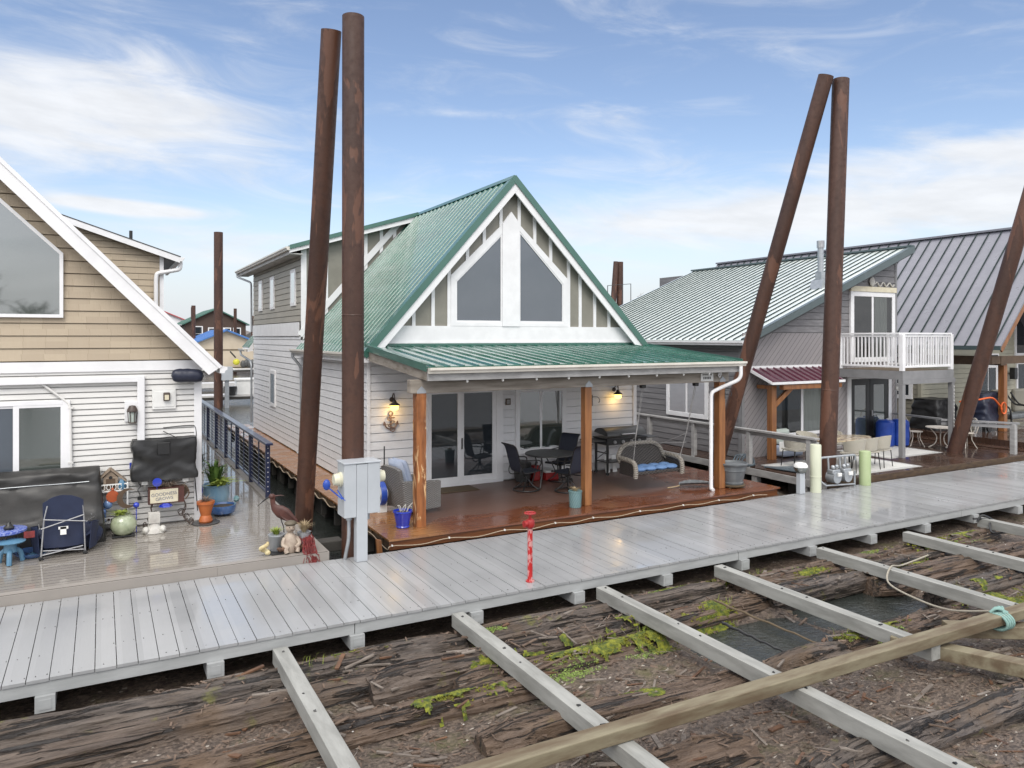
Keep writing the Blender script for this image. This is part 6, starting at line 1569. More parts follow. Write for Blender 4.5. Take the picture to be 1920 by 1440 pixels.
t = tag(MB().lathe([(.13, .001), (.13, .78), (.12, .80), (.03, .815), (0, .815)], (15.88, 11.63, 0), 28).build('standing_pipe', M['green_pipe']), 'shorter pale green capped pipe right of the gas meters', 'pipe')
t = thing('gas_meter', 'pair of gray gas meters under a horizontal gas pipe between the two standing pipes', 'gas meter', (15.05, 11.66, 0))
mb = MB(); mb.tube(corner_path([(14.52, 11.78, .001), (14.52, 11.78, .72), (15.62, 11.70, .72), (15.62, 11.70, .6)], .05), .026, 10)
for x in (14.72, 15.12, 15.3): mb.tube([(x, 11.74, .72), (x, 11.72, .44)], .022, 8)
mb.tube(corner_path([(14.45, 11.72, .20), (14.55, 11.66, .10), (15.5, 11.62, .06)], .04), .02, 8); mb.tube([(15.52, 11.64, .001), (15.52, 11.64, .36)], .022, 8); mb.build('gas_pipe', M['galv'], t)
for x in (14.88, 15.26):
    mb = MB(); mb.cyl((x, 11.60, .26), (x, 11.83, .26), .135, n=24); mb.box(x - .13, 11.62, .34, x + .13, 11.80, .44); b_ = mb.build('meter_body', M['galv'], t, bevel=.02)
    mb = MB(); mb.box(x - .02, 11.56, .29, x + .10, 11.598, .37); mb.build('index_box', M['white_plastic'], b_, bevel=.008)
    mb = MB(); mb.sphere((x - .09, 11.66, .50), .05, .05, .05, 12, 8); mb.sphere((x + .04, 11.66, .51), .045, .045, .045, 12, 8); mb.build('regulator', M['galv'], b_)
tag(MB().sphere((16.08, 11.75, .03), .1, .09, .08, 12, 8).build('stone', M['sign_cream']), 'small cream rounded stone at the foot of the green pipe', 'stone')
# ------------------------------------------------------------------ ON THE LEFT DECK
Z = .136
# blue railing along the gap
t = thing('cable_railing', 'navy blue cable railing along the edge of the gray composite deck', 'railing', (3.06, 22, Z))
RX = 3.05; ys = list(np.arange(16.25, 33.5, 2.0))
for i, y in enumerate(ys):
    mb = MB(); mb.box(RX - .045, y - .045, Z, RX + .045, y + .045, 1.26); p_ = mb.build('post', M['navy_rail'], t, bevel=.005)
    if i == 0:
        for k in range(10): MB().sphere((RX, y - .047, .28 + .10 * k), .011, .006, .011, 8, 5).build('cable_end', M['white_plastic'], p_)
    if i < len(ys) - 1:
        mb = MB(); mb.box(RX - .012, y + .98, .24, RX + .012, y + 1.02, 1.25); mb.build('picket', M['navy_rail'], t)
mb = MB(); mb.bar((RX, 16.05, 1.28), (RX, 33.6, 1.28), .15, .05); mb.bar((RX, 16.1, 1.235), (RX, 33.6, 1.235), .05, .04); mb.bar((RX, 16.3, .24), (RX, 33.6, .24), .05, .045); mb.build('handrail', M['navy_rail'], t, bevel=.006)
mb = MB()
for k in range(10): mb.tube([(RX, 16.25, .33 + .09 * k), (RX, 33.5, .33 + .09 * k)], .005, 5)
mb.build('cable', M['galv'], t)
for k in range(4): tag(MB().cyl((3.25, 17.2 + 1.5 * k, -.45), (3.25, 17.2 + 1.5 * k, .02), .05, n=10).build('fender', M['white_plastic']), 'white tube fender hanging in the dark gap beside the blue railing', 'fender', 'white tube fenders in the gap')
# big covered sofa
def cover_box(mb, x0, x1, y0, y1, z0, z1, seed, sag=.03, taper=.05, amp=.03):
    """wrinkled cloth thrown over a box"""
    def f(u, v):
        a = u * 4; k = int(a) % 4; t_ = a - int(a); cs = [(-1, -1), (1, -1), (1, 1), (-1, 1), (-1, -1)]
        x = cs[k][0] + (cs[k + 1][0] - cs[k][0]) * t_; y = cs[k][1] + (cs[k + 1][1] - cs[k][1]) * t_
        rr_ = 1 - .06 * (abs(x * y) ** 6)
        s = 1 - taper * v
        px, py, pz_ = (x0 + x1) / 2 + x * rr_ * s * (x1 - x0) / 2, (y0 + y1) / 2 + y * rr_ * s * (y1 - y0) / 2, z0 + (z1 - z0) * v
        w_ = mnoise.noise((px * 2.2 + seed, pz_ * 5 + px * 1.4, py * 2)) * amp + mnoise.noise((px * 6 + seed, pz_ * 11 - px * 3, py * 5)) * amp * .4
        return (px + x * w_, py + y * w_, pz_ + .02 * mnoise.noise((px * 3, py * 3, seed)) * v)
    mb.grid(f, 120, 22)
    def top(u, v):
        x, y = 2 * u - 1, 2 * v - 1; rr_ = 1 - .06 * (abs(x * y) ** 6); s = (1 - taper) * 1.01
        px, py = (x0 + x1) / 2 + x * rr_ * s * (x1 - x0) / 2, (y0 + y1) / 2 + y * rr_ * s * (y1 - y0) / 2
        e = (1 - x ** 4) * (1 - y ** 4)
        return (px, py, z1 - sag * e + .02 * mnoise.noise((px * 3, py * 3, seed)) + .012 * e * mnoise.noise((px * 7, py * 7, seed)))
    mb.grid(top, 40, 16)
def sofa_profile(u, v):
    return None
mb = MB(); x0, x1 = -3.2, .10
prof = smooth_path([(0, 14.02, Z), (0, 14.0, .50), (0, 14.12, .66), (0, 14.52, .98), (0, 14.60, 1.22), (0, 14.86, 1.24), (0, 14.90, .6), (0, 14.9, Z)], 7); m_ = len(prof) - 1
def sof(u, v):
    p = prof[int(round(v * m_))]; x = x0 + (x1 - x0) * u
    e = max(0, (u - .93) / .07) ** 2
    w_ = .035 * mnoise.noise((x * 1.6 + p.z * 3, p.z * 5 + x * 1.1, 2)) + .02 * mnoise.noise((x * 5 - p.z * 4, p.z * 11, 7))
    return (x - .10 * e + (.08 * (1 - p.z) if u > .97 else 0), p.y - w_ + .10 * e, p.z + .4 * w_ - .02 * e)
mb.grid(sof, 90, m_)
for u in (1.0,): mb.add([sof(u, i / m_) for i in range(m_ + 1)], [tuple(range(m_ + 1))])
t = thing('covered_sofa', 'long sofa under a wrinkled charcoal cover below the window of the shingled house', 'sofa', (-1.5, 14.4, Z)); mb.build('cover', M['charcoal_cover'], t)
mb = MB(); mb.tube([(x0 + (x1 - x0 - .28) * k / 30, sof((k / 30) * .91, .475)[1] - .012, sof((k / 30) * .91, .475)[2] + .004) for k in range(31)], .008, 6); mb.build('piping', M['galv'], t)
# camp chair turned to the wall: blue cloth, steel frame
t = thing('camp_chair', 'navy folding camp chair seen from behind with crossed steel legs', 'camp chair', (-.42, 13.55, Z))
cx, cy = -.44, 13.62
P_ = {}
legs = {'rear_l': (-.80, 13.36), 'rear_r': (-.22, 13.45), 'front_l': (-.83, 13.98), 'front_r': (-.12, 14.06)}
for k, (x, y) in legs.items():
    mb = MB(); top = (x + (.04 if 'l' in k else -.02), y + .02, .74 if 'rear' in k else .62); mb.tube([(x, y, Z + .03), top], .0125, 10); l_ = mb.build('leg', M['steel'], t)
    mb = MB(); mb.box(x - .03, y - .03, Z, x + .03, y + .03, Z + .05); mb.build('foot', M['black_metal'], l_, bevel=.01)
mb = MB()
for (a, b) in (((-.80, 13.36, .60), (-.24, 13.46, .74)), ((-.77, 13.36, .74), (-.22, 13.45, .64)), ((-.80, 13.38, Z + .06), (-.14, 14.05, .30)), ((-.22, 13.47, Z + .06), (-.82, 13.97, .30)), ((-.80, 13.38, Z + .06), (-.25, 13.46, .26)), ((-.22, 13.47, Z + .06), (-.78, 13.40, .26)), ((-.76, 13.40, .74), (-.72, 13.42, .93)), ((-.24, 13.47, .74), (-.26, 13.48, .95)), ((-.82, 13.40, .60), (-.86, 13.9, .56)), ((-.20, 13.48, .63), (-.1, 14.0, .58))):
    mb.tube([a, b], .010, 8)
mb.build('frame', M['steel'], t)
mb = MB()
def backc(u, v):
    s = 2 * u - 1; bulge = (1 - s * s)
    return (-.505 + s * .27 - .01 * v, 13.46 + .02 * bulge * math.sin(v * 3) - .05 * (1 - v) * bulge + .06 * (1 - v), .27 + (.70 + .10 * bulge * 1.0) * v + .01 * mnoise.noise((u * 6, v * 6, 1)))
mb.slab(backc, 20, 16, .01); mb.build('backrest', M['blue_canvas'], t)
mb = MB()
def seatc(u, v):
    s = 2 * u - 1; return (-.48 + s * .34, 13.50 + .52 * v, .44 - .10 * (1 - s * s) * (1 - .4 * v) + .08 * v)
mb.slab(seatc, 14, 10, .01)
for s in (-1, 1): mb.slab(lambda u, v, s=s: (-.49 + s * (.33 + .10 * math.sin(u * 3.1)) + s * .03 * v, 13.46 + .56 * u, .20 + .42 * v * (1 - .25 * u) + .05 * math.sin(v * 3) * u), 10, 8, .01)
mb.grid(lambda u, v: (-.47 + .50 * math.cos(u * 6.2832) * math.sin(math.pi * v) ** .8 * (1 + .08 * mnoise.noise((u * 9, v * 5, 3))), 13.80 + .26 * math.sin(u * 6.2832) * math.sin(math.pi * v) ** .8, .36 - .22 * math.cos(math.pi * v) + .03 * mnoise.noise((u * 7, v * 6, 9))), 40, 16)
mb.build('seat', M['blue_canvas'], t)
mb = MB(); mb.box(-.55, 13.378, .48, -.47, 13.386, .60); mb.box(-.575, 13.378, .565, -.445, 13.386, .605); mb.build('care_tag', M['white_plastic'], t)
# blue mosaic side table, pale blue stool, blue dish
t = thing('side_table', 'small round table with a speckled blue top on thin black legs', 'side table', (-1.28, 13.55, Z))
mb = MB(); mb.lathe([(0, .555), (.27, .555), (.29, .57), (.29, .60), (.27, .605), (0, .605)], (-1.28, 13.6, 0), 28); mb.build('tabletop', simple('blue_mosaic', (.25, .30, .55), (.04, .08, .38), .25, 30, lo=.4, hi=.6), t)
for k in range(3):
    a = R(-80 + 120 * k); mb = MB(); mb.tube([(-1.28 + .2 * math.cos(a), 13.6 + .2 * math.sin(a), .555), (-1.28 + .25 * math.cos(a), 13.6 + .25 * math.sin(a), Z)], .012, 8); mb.build('leg', M['black_metal'], t)
tag(MB().lathe([(.06, .606), (.075, .64), (.04, .67), (.02, .72)], (-1.22, 13.55, 0), 14).build('black_pot', M['black_metal']), 'small black pot on the speckled blue side table', 'pot')
mb = MB(); mb.box(-1.02, 13.40, .48, -.88, 13.408, .58); tag(mb.build('red_tag', M['red_plain'], bevel=.003), 'little red tag hanging from the speckled blue side table', 'tag')
t = thing('garden_lantern', 'pale blue pagoda style garden stool in front of the covered sofa', 'garden stool', (-1.19, 13.45, Z))
mb = MB(); mb.lathe([(.19, .44), (.20, .455), (.12, .48), (.05, .49), (0, .49)], (-1.19, 13.42, 0), 20); mb.lathe([(.09, .30), (.08, .44)], (-1.19, 13.42, 0), 12)
for k in range(3): a = R(-90 + 120 * k); mb.tube(smooth_path([(-1.19 + .07 * math.cos(a), 13.42 + .07 * math.sin(a), .33), (-1.19 + .14 * math.cos(a), 13.42 + .14 * math.sin(a), .27), (-1.19 + .17 * math.cos(a), 13.42 + .17 * math.sin(a), Z)], 4), .035, 8)
mb.build('stool_body', M['sky_blue'], t)
mb = MB(); mb.lathe([(.20, 0), (.26, .05), (.27, .07), (.24, .06), (.18, .03), (0, .03)], (-.92, 13.72, Z), 24); tag(mb.build('blue_dish', M['dark_blue_glaze']), 'shallow blue glazed dish on the deck by the pale blue stool', 'dish')
mb = MB(); mb.prism([(-1.0, 13.6, Z), (-.62, 13.72, Z), (-.6, 13.98, Z), (-.9, 13.95, Z)], (0, 0, .035)); tag(mb.build('paddle_board', M['sky_blue'], bevel=.012), 'flat pale blue plastic tray behind the blue dish', 'tray')
mb = MB(); mb.box(-.95, 13.98, Z, -.87, 14.02, .52); tag(mb.build('blue_stake', M['sky_blue'], bevel=.01), 'upright pale blue stake behind the blue dish', 'stake')
# white shelf stand with bird house
SYY = 14.80
t = thing('plant_stand', 'white cut-out metal plant stand by the wall with a birdhouse on its upper shelf', 'plant stand', (.16, SYY, Z))
mb = MB()
for x in (-.09, .40):
    for y in (SYY - .12, SYY + .1): mb.box(x - .012, y - .012, Z, x + .012, y + .012, 1.02 if y > SYY else .98)
for z in (.30, .84): mb.box(-.10, SYY - .13, z, .41, SYY + .11, z + .015)
mb.build('frame', M['white_plastic'], t)
for z0_, z1_ in ((.315, .40), (.855, .97)):
    mb = MB(); mb.box(-.10, SYY - .137, z1_ - .02, .41, SYY - .131, z1_); mb.box(-.10, SYY - .137, z0_ - .02, .41, SYY - .131, z0_)
    for k in range(6): mb.tube([(-.06 + .085 * k + .03 * math.cos(a), SYY - .134, (z0_ + z1_) / 2 + (z1_ - z0_) * .38 * math.sin(a)) for a in [i * 2 * math.pi / 12 for i in range(12)]], .006, 5, closed=True)
    mb.build('cutout_panel', M['white_plastic'], t)
t = thing('birdhouse', 'weathered wooden birdhouse with a pitched roof on the white plant stand', 'birdhouse', (.14, SYY - .02, .856))
bz = .856
mb = MB(); mb.prism([(.03, SYY - .10, bz), (.25, SYY - .10, bz), (.25, SYY - .10, bz + .22), (.14, SYY - .10, bz + .34), (.03, SYY - .10, bz + .22)], (0, .16, 0)); mb.build('box', M['bird_wood'], t)
mb = MB(); mb.box(.07, SYY - .108, bz + .02, .21, SYY - .101, bz + .2); mb.build('front_panel', M['bird_dark'], t)
mb = MB(); mb.cyl((.14, SYY - .112, bz + .22), (.14, SYY - .1005, bz + .22), .028, n=14); mb.cyl((.14, SYY - .13, bz + .09), (.14, SYY - .109, bz + .09), .008, n=8); mb.build('entrance', M['black_metal'], t)
mb = MB()
for s in (-1, 1): mb.bar((.14 + s * .0, SYY - .02, bz + .365), (.14 + s * .24, SYY - .02, bz + .14), .22, .022, up=(s * .7, 0, .7))
mb.build('birdhouse_roof', M['bird_wood'], t)
def small(name, label, cat, mb, mat): return tag(mb.build(name, M[mat]), label, cat)
mb = MB(); mb.lathe([(.07, 0), (.07, .12), (.0, .30)], (-.13, SYY - .16, .92), 4); mb.lathe([(.03, 0), (.05, .1), (.03, .2)], (-.12, SYY - .17, .72), 10)
small('glass_ornament', 'blue glass lantern ornament left of the birdhouse', 'ornament', mb, 'sky_blue')
mb = MB(); mb.lathe([(.05, 0), (.075, .05), (.07, .12), (.02, .2)], (.32, SYY - .08, .857), 5); small('blue_vase', 'faceted light blue vase right of the birdhouse', 'vase', mb, 'sky_blue')
mb = MB(); mb.tube(smooth_path([(.50, LY - .03, 1.28), (.52, LY - .05, 1.18), (.49, LY - .05, 1.08), (.56, LY - .05, 1.0), (.60, LY - .05, .96)], 5), .014, 6); mb.prism([(.50, LY - .045, 1.2), (.58, LY - .045, 1.1), (.54, LY - .045, 1.02), (.52, LY - .045, 1.1)], (0, -.01, 0)); mb.box(.44, LY - .05, 1.16, .47, LY - .04, 1.27)
small('wall_trinket', 'small blue metal creature hung on the white siding right of the birdhouse', 'ornament', mb, 'cobalt')
mb = MB(); mb.cyl((.17, SYY - .17, .76), (.17, SYY - .15, .76), .10, n=20); mb.cyl((.17, SYY - .16, .86), (.17, SYY - .14, .90), .02, n=8); small('clay_disc', 'round orange clay face hanging under the birdhouse shelf', 'ornament', mb, 'orange_clay')
mb = MB(); mb.sphere((.10, SYY - .12, .62), .075, .06, .08, 12, 8); mb.sphere((.02, SYY - .12, .50), .06, .05, .06, 12, 8); mb.cyl((.06, SYY - .12, .33), (.06, SYY - .12, .55), .012, n=6); small('glass_flower', 'blue glass ball flower on a stake above the low white shelf', 'ornament', mb, 'blue_ball')
mb = MB()
for k in range(7): mb.sphere((-.02 + .05 * k, SYY - .06 + .03 * (k % 3), .34 + .02 * (k % 2)), .05, .04, .035, 8, 6)
small('stone_pile', 'small heap of brown stones on the lower white shelf', 'stones', mb, 'driftwood')
# ball planter with lime plant, half moon and blue globe
t = thing('ball_planter', 'round pale green glazed ball planter with lime leaves', 'planter', (.33, 14.30, Z))
mb = MB(); mb.lathe([(.10, .03), (.17, .08), (.205, .17), (.20, .24), (.165, .32), (.12, .355), (.125, .375), (.10, .375), (.09, .34)], (.33, 14.30, Z), 28); mb.build('pot', M['celadon'], t)
mb = MB(); mb.box(.16, 14.2, Z, .50, 14.28, Z + .03); mb.box(.16, 14.32, Z, .50, 14.4, Z + .03); mb.build('foot', M['black_metal'], t, bevel=.008)
mb = MB(); tuftmesh(mb, (.28, 14.30, .48), 70, .12, .16, .016, .5, 3); mb.build('plant', M['leaf_lime'], t)
t = thing('moon_ornament', 'rusty crescent moon with a face above the ball planter', 'ornament', (.38, 14.55, Z))
mb = MB(); c_ = (.40, 14.55, .72); o_ = arc(c_, .17, 55, 300, 20); i_ = arc((.455, 14.55, .73), .135, 300, 60, 20); mb.prism(o_ + i_[1:-1] if False else o_ + i_, (0, .02, 0)); mb.cyl((.38, 14.56, .5), (.38, 14.56, .56), .01, n=6); mb.cyl((.38, 14.56, Z), (.38, 14.56, .56), .01, n=6); mb.build('moon', M['bird_dark'], t)
mb = MB(); mb.sphere((.53, 14.5, .60), .05, .05, .05, 14, 8); mb.cyl((.53, 14.5, Z), (.53, 14.5, .56), .008, n=6); small('gazing_ball', 'small cobalt globe on a stake right of the crescent moon', 'ornament', mb, 'cobalt')
# iron plant stand with painted sign box
t = thing('sign_planter', 'cream painted box sign planter with dark lettering on a scrolled iron stand', 'planter', (1.05, 14.72, Z)); y = 14.62
mb = MB(); mb.box(.72, y - .02, .56, 1.30, y + .16, .84); mb.build('planter_box', M['rust_art'], t)
mb = MB(); mb.box(.75, y - .03, .58, 1.20, y - .0202, .815); sg = mb.build('sign_board', M['sign_cream'], t, bevel=.012)
text_mesh('lettering', 'GOODNESS\nGROWS', .078, M['slate_ink'], sg, (.975 - ORG[t.name].x, y - .032 - ORG[t.name].y, .69 - ORG[t.name].z), (R(90), R(-3), 0))
for x, s in ((.80, -1), (1.30, 1)):
    mb = MB()
    for yy in (y, y + .14):
        mb.tube(smooth_path([(x, yy, .58), (x + s * .03, yy, .46), (x - s * .02, yy, .32), (x + s * .05, yy, .2), (x + s * .11, yy, Z + .01), (x + s * .15, yy, Z + .05), (x + s * .13, yy, Z + .09), (x + s * .10, yy, Z + .07)], 5), .010, 6)
        mb.tube(arc((x - s * .04, yy, .36), .05, 0, 300, 12), .007, 5); mb.tube(arc((x + s * .05, yy, .28), .035, 0, 300, 12), .007, 5)
    mb.build('leg', M['bronze_metal'], t)
mb = MB(); mb.tube(smooth_path([(1.32, y, .60), (1.38, y, .70), (1.34, y, .83), (1.27, y, .86)], 6), .012, 6); mb.prism([(1.30, y + .05, .62), (1.38, y + .05, .74), (1.33, y + .05, .83), (1.29, y + .05, .80)], (0, .03, 0)); mb.build('side_scroll', M['bird_dark'], t)
mb = MB(); tuftmesh(mb, (1.05, y + .07, .82), 130, .22, .30, .004, .5, 8, up=.8); mb.build('dry_plant', M['twig'], t)
mb = MB(); mb.cyl((.86, y - .04, .95), (.86, y - .05, .95), .075, n=20); mb.cyl((.86, y + .0, .7), (.86, y - .03, .92), .006, n=6); small('blue_disc', 'round cobalt glass disc above the painted sign planter', 'ornament', mb, 'cobalt')
mb = MB(); mb.lathe([(.11, .0), (.10, .03), (.05, .06)], (1.0, y - .02, .505), 6); small('blue_birdfeeder', 'blue glass shade hanging below the painted sign planter', 'ornament', mb, 'cobalt')
mb = MB(); mb.tube(smooth_path([(.60, LY - .06, 1.0), (.58, LY - .06, .9), (.62, LY - .06, .84), (.57, LY - .06, .78), (.60, LY - .06, .70), (.60, LY - .06, .62)], 5), .006, 5); mb.box(.565, LY - .07, .60, .63, LY - .05, .66); small('wind_chime', 'thin dark wind chime hanging under the big black cover', 'wind chime', mb, 'black_metal')
# white stone face pedestal
mb = MB(); mb.lathe([(.20, 0), (.19, .03), (.10, .10), (.085, .16)], (.80, 14.38, Z), 8); mb.box(.71, 14.29, .30, .89, 14.47, .46); mb.cyl((.80, 14.285, .37), (.80, 14.291, .37), .03, n=10)
for s in (-1, 1): mb.sphere((.80 + s * .13, 14.30, .19), .06, .10, .06, 10, 7)
small('stone_bear', 'whitish stone garden figure with spread legs below the painted sign planter', 'garden figure', mb, 'white_stone')
# big covered unit on the wall, covered bundle at the eave
t = thing('covered_unit', 'large wall-hung box under a shiny black tied cover right of the white downpipe', 'covered box', (1.0, 14.8, .95))
mb = MB(); cover_box(mb, .46, 1.53, 14.64, 14.97, .97, 1.69, 4, .02, .03, .035)
def bot(u, v): return (.46 + 1.07 * u, 14.64 + .33 * v, .975)
mb.grid(bot, 4, 2); mb.build('cover', M['black_cover'], t)
mb = MB(); mb.box(.87, 14.605, 1.42, 1.07, 14.63, 1.64); mb.build('pocket', M['black_cover'], t, bevel=.012)
for x in (.67, 1.33):
    mb = MB(); mb.box(x - .05, 14.7, .90, x + .05, 14.985, .968); mb.bar((x, 14.98, .75), (x, 14.72, .92), .03, .02); mb.build('bracket', M['white_plastic'], t)
mb = MB(); mb.tube(smooth_path([(.98, LY - .06, 1.80), (1.1, LY - .07, 1.73), (1.2, LY - .1, 1.68)], 4), .008, 6); mb.tube(smooth_path([(.98, LY - .03, 1.86), (1.4, LY - .03, 1.88), (1.52, LY - .03, 1.84), (1.54, LY - .03, 1.6)], 5), .007, 6); mb.tube(smooth_path([(1.5, 14.9, 1.0), (1.53, LY - .04, .7), (1.56, LY - .03, .3)], 5), .009, 6); mb.build('cable', M['black_metal'], t)
t = thing('covered_bundle', 'dark navy covered bundle hung under the eave at the right corner of the shingled house', 'covered bundle', (1.37, 14.85, 2.8))
mb = MB()
def bun(u, v):
    a = u * 2 * math.pi; x = -1 + 2 * v; e = (1 - abs(x) ** 6) ** .5
    return (1.375 + x * .275, 14.80 + .11 * e * math.cos(a) + .008 * mnoise.noise((x * 5, a, 1)), 2.80 - .01 * x + .125 * e * math.sin(a) * (1 + .08 * mnoise.noise((x * 4, a, 0))))
mb.grid(bun, 24, 20); mb.build('cover', M['navy_vinyl'], t)
# pots at the corner
t = pot_thing('aqua_pot', 'large light blue glazed pot with strappy green leaves behind the orange pot', 'planter', (1.98, 15.75, Z), [(.17, 0), (.20, .04), (.25, .28), (.245, .42), (.26, .45), (.27, .47), (.25, .48), (.23, .45)], 'aqua_glaze')
mb = MB(); tuftmesh(mb, (1.95, 15.75, .58), 45, .62, .30, .030, .35, 2); mb.build('foliage', M['leaf'], t)
mb = MB(); tuftmesh(mb, (2.05, 15.62, .56), 40, .26, .30, .035, .6, 6); mb.build('lime_leaves', M['leaf_lime'], t)
t = pot_thing('blue_bowl', 'low dark blue glazed bowl tucked between the aqua and orange pots', 'planter', (2.02, 15.15, Z), [(.14, 0), (.22, .05), (.25, .14), (.245, .19), (.235, .19), (.22, .15)], 'dark_blue_glaze')
mb = MB(); mb.sphere((2.26, 15.1, .42), .055, .05, .06, 12, 8); mb.tube([(2.22, 15.1, .3), (2.26, 15.1, .40)], .01, 6); mb.build('watering_ball', M['teal_pot'], t)
t = pot_thing('orange_pot', 'bright orange terracotta pot with a dry plant on a dark mat', 'flower pot', (1.66, 14.62, Z + .012), [(.105, 0), (.12, .03), (.10, .10), (.085, .13), (.14, .33), (.155, .335), (.155, .38), (.13, .38)], 'terracotta')
mb = MB(); tuftmesh(mb, (1.66, 14.62, .48), 80, .16, .17, .006, .3, 9); mb.build('dry_plant', M['twig'], t)
tag(MB().cyl((1.66, 14.62, Z), (1.66, 14.62, Z + .011), .24, n=28).build('round_mat', M['dark_gray']), 'round dark mat under the orange pot', 'mat')
t = pot_thing('white_planter', 'white box planter with dark leaves behind the corner of the shingled house', 'planter', (1.78, 17.6, Z), [(.17, 0), (.19, .45), (.2, .46), (.18, .46)], 'white_plastic', n=4)
mb = MB(); tuftmesh(mb, (1.78, 17.6, .55), 90, .6, .34, .02, .4, 4); mb.build('foliage', M['leaf_dark'], t)
mb = MB(); mb.box(1.65, 17.40, Z, 1.95, 17.43, .3); tag(mb.build('blue_box', M['cobalt'], bevel=.01), 'dark blue box standing in front of the white box planter', 'box')
# heron and the corner group
HX, HY = 2.62, 12.30
t = thing('heron_statue', 'rusty metal heron statue at the front corner of the gray composite deck', 'statue', (2.60, 12.75, Z))
HB = Vector((2.60, 12.75, 0))
outline = [(-.24, .86), (-.16, .89), (-.11, .885), (-.04, .87), (-.02, .84), (-.05, .80), (-.06, .74), (.02, .76), (.12, .74), (.22, .66), (.30, .52), (.33, .40), (.24, .43), (.14, .44), (.04, .48), (-.06, .56), (-.13, .66), (-.155, .75), (-.17, .82)]
outline = [(x * .95 - .02, z + .02) for x, z in outline]
rx = Vector((.88, -.48, 0))
def H3(x, z, d=0.0): q = HB + rx * x + Vector((.48, .88, 0)) * d; return (q.x, q.y, z)
body = MB()
spine = [(-.13, .86, .035), (-.13, .80, .032), (-.12, .73, .035), (-.08, .66, .06), (-.01, .62, .085), (.08, .57, .085), (.17, .51, .06), (.25, .46, .03), (.31, .41, .008)]
def bodyf(u, v):
    s = v * (len(spine) - 1); i = min(int(s), len(spine) - 2); f = s - i
    x = spine[i][0] + (spine[i + 1][0] - spine[i][0]) * f; z = spine[i][1] + (spine[i + 1][1] - spine[i][1]) * f; r_ = spine[i][2] + (spine[i + 1][2] - spine[i][2]) * f
    dx_, dz2 = spine[i + 1][0] - spine[i][0], spine[i + 1][1] - spine[i][1]; l_ = math.hypot(dx_, dz2); nx, nz = -dz2 / l_, dx_ / l_
    a = u * 2 * math.pi; return H3(x + nx * r_ * 1.25 * math.cos(a), z + nz * r_ * 1.25 * math.cos(a), r_ * .55 * math.sin(a))
body.grid(bodyf, 16, 32); body.sphere(H3(-.14, .865), .055, .045, .045, 12, 8)
body.build('body', M['rust_art'], t)
mb = MB(); mb.tube([H3(-.17, .87), H3(-.27, .80), H3(-.38, .70)], [.018, .012, .003], 8); mb.build('beak', M['black_metal'], t)
mb = MB(); mb.prism([H3(.0, .67, -.055), H3(.10, .64, -.06), H3(.22, .50, -.05), H3(.28, .42, -.03), H3(.12, .48, -.06), H3(.02, .56, -.06)], Vector((-.48, -.88, 0)) * .012); mb.build('wing', M['rust_art'], t)
mb = MB(); mb.tube([H3(-.10, .87), H3(.0, .885), H3(.06, .875)], [.012, .008, .003], 6); mb.build('crest', M['rust_art'], t)
for k in (-1, 1):
    mb = MB(); mb.tube([H3(.05 + .04 * k, .50, .02 * k), H3(.10 + .04 * k, .36, .02 * k), H3(.12 + .05 * k, Z, .03 * k)], .008, 6); mb.build('leg', M['black_metal'], t)
t = pot_thing('zinc_bucket', 'small zinc bucket of green and yellow grass beside the gnome figure', 'bucket', (2.42, 12.18, Z), [(.085, 0), (.09, .01), (.125, .24), (.13, .245), (.128, .26), (.115, .26)], 'galv')
mb = MB(); tuftmesh(mb, (2.42, 12.18, .38), 160, .13, .13, .004, .15, 12); mb.build('grass', M['leaf_lime'], t)
t = thing('gnome_figure', 'seated pale garden figure in a flat dark cap', 'garden figure', (2.60, 12.02, Z))
mb = MB(); mb.lathe([(.10, 0), (.125, .06), (.115, .16), (.085, .25), (.05, .29), (.045, .31)], (2.60, 12.02, Z), 16)
for s in (-1, 1): mb.tube(smooth_path([(2.60 + s * .09, 12.0, .36), (2.60 + s * .125, 11.95, .27), (2.60 + s * .05, 11.90, .22)], 4), .032, 8); mb.tube(smooth_path([(2.60 + s * .06, 11.98, .19), (2.60 + s * .09, 11.90, .20), (2.60 + s * .08, 11.88, Z + .02)], 4), .035, 8)
mb.sphere((2.60, 12.0, .52), .075, .07, .085, 14, 10); mb.sphere((2.60, 11.925, .51), .014, .018, .014, 8, 6); mb.build('body', M['gnome_cream'], t)
mb = MB(); mb.sphere((2.60, 12.0, .585), .095, .09, .045, 16, 8); mb.build('cap', M['gnome_cap'], t)
mb = MB()
for s in (-1, 1): mb.sphere((2.60 + s * .028, 11.935, .535), .009, .006, .009, 8, 5)
mb.box(2.575, 11.929, .475, 2.625, 11.936, .482); mb.build('face', M['bird_dark'], t)
t = pot_thing('straw_pot', 'dull metal pot of straw colored grass and red stems hanging over the deck edge', 'flower pot', (2.83, 12.08, Z), [(.09, 0), (.10, .02), (.105, .26), (.11, .27), (.095, .27)], 'galv')
mb = MB(); tuftmesh(mb, (2.83, 12.08, .40), 220, .20, .16, .003, .25, 13); mb.build('grass', M['straw'], t)
mb = MB(); r_ = random.Random(4)
for k in range(70):
    x = 2.86 + r_.gauss(0, .045); y_ = 11.97 + r_.gauss(0, .02); mb.tube(smooth_path([(x, 12.02, .36 + r_.uniform(-.05, .02)), (x + .01, y_ - .04, .30), (x + r_.gauss(0, .03), 11.80 + r_.gauss(0, .03), .16), (x + .04 + r_.gauss(0, .03), 11.715 + r_.gauss(0, .01), -.02 + r_.gauss(0, .07))], 3), .005, 4)
mb.build('red_stems', M['red_plain'], t)
mb = MB(); mb.box(2.30, 11.93, Z, 2.94, 12.22, Z + .012); tag(mb.build('black_tray', M['black_metal'], bevel=.004), 'flat black tray under the gnome figure and the driftwood', 'tray')
mb = MB(); r_ = random.Random(6)
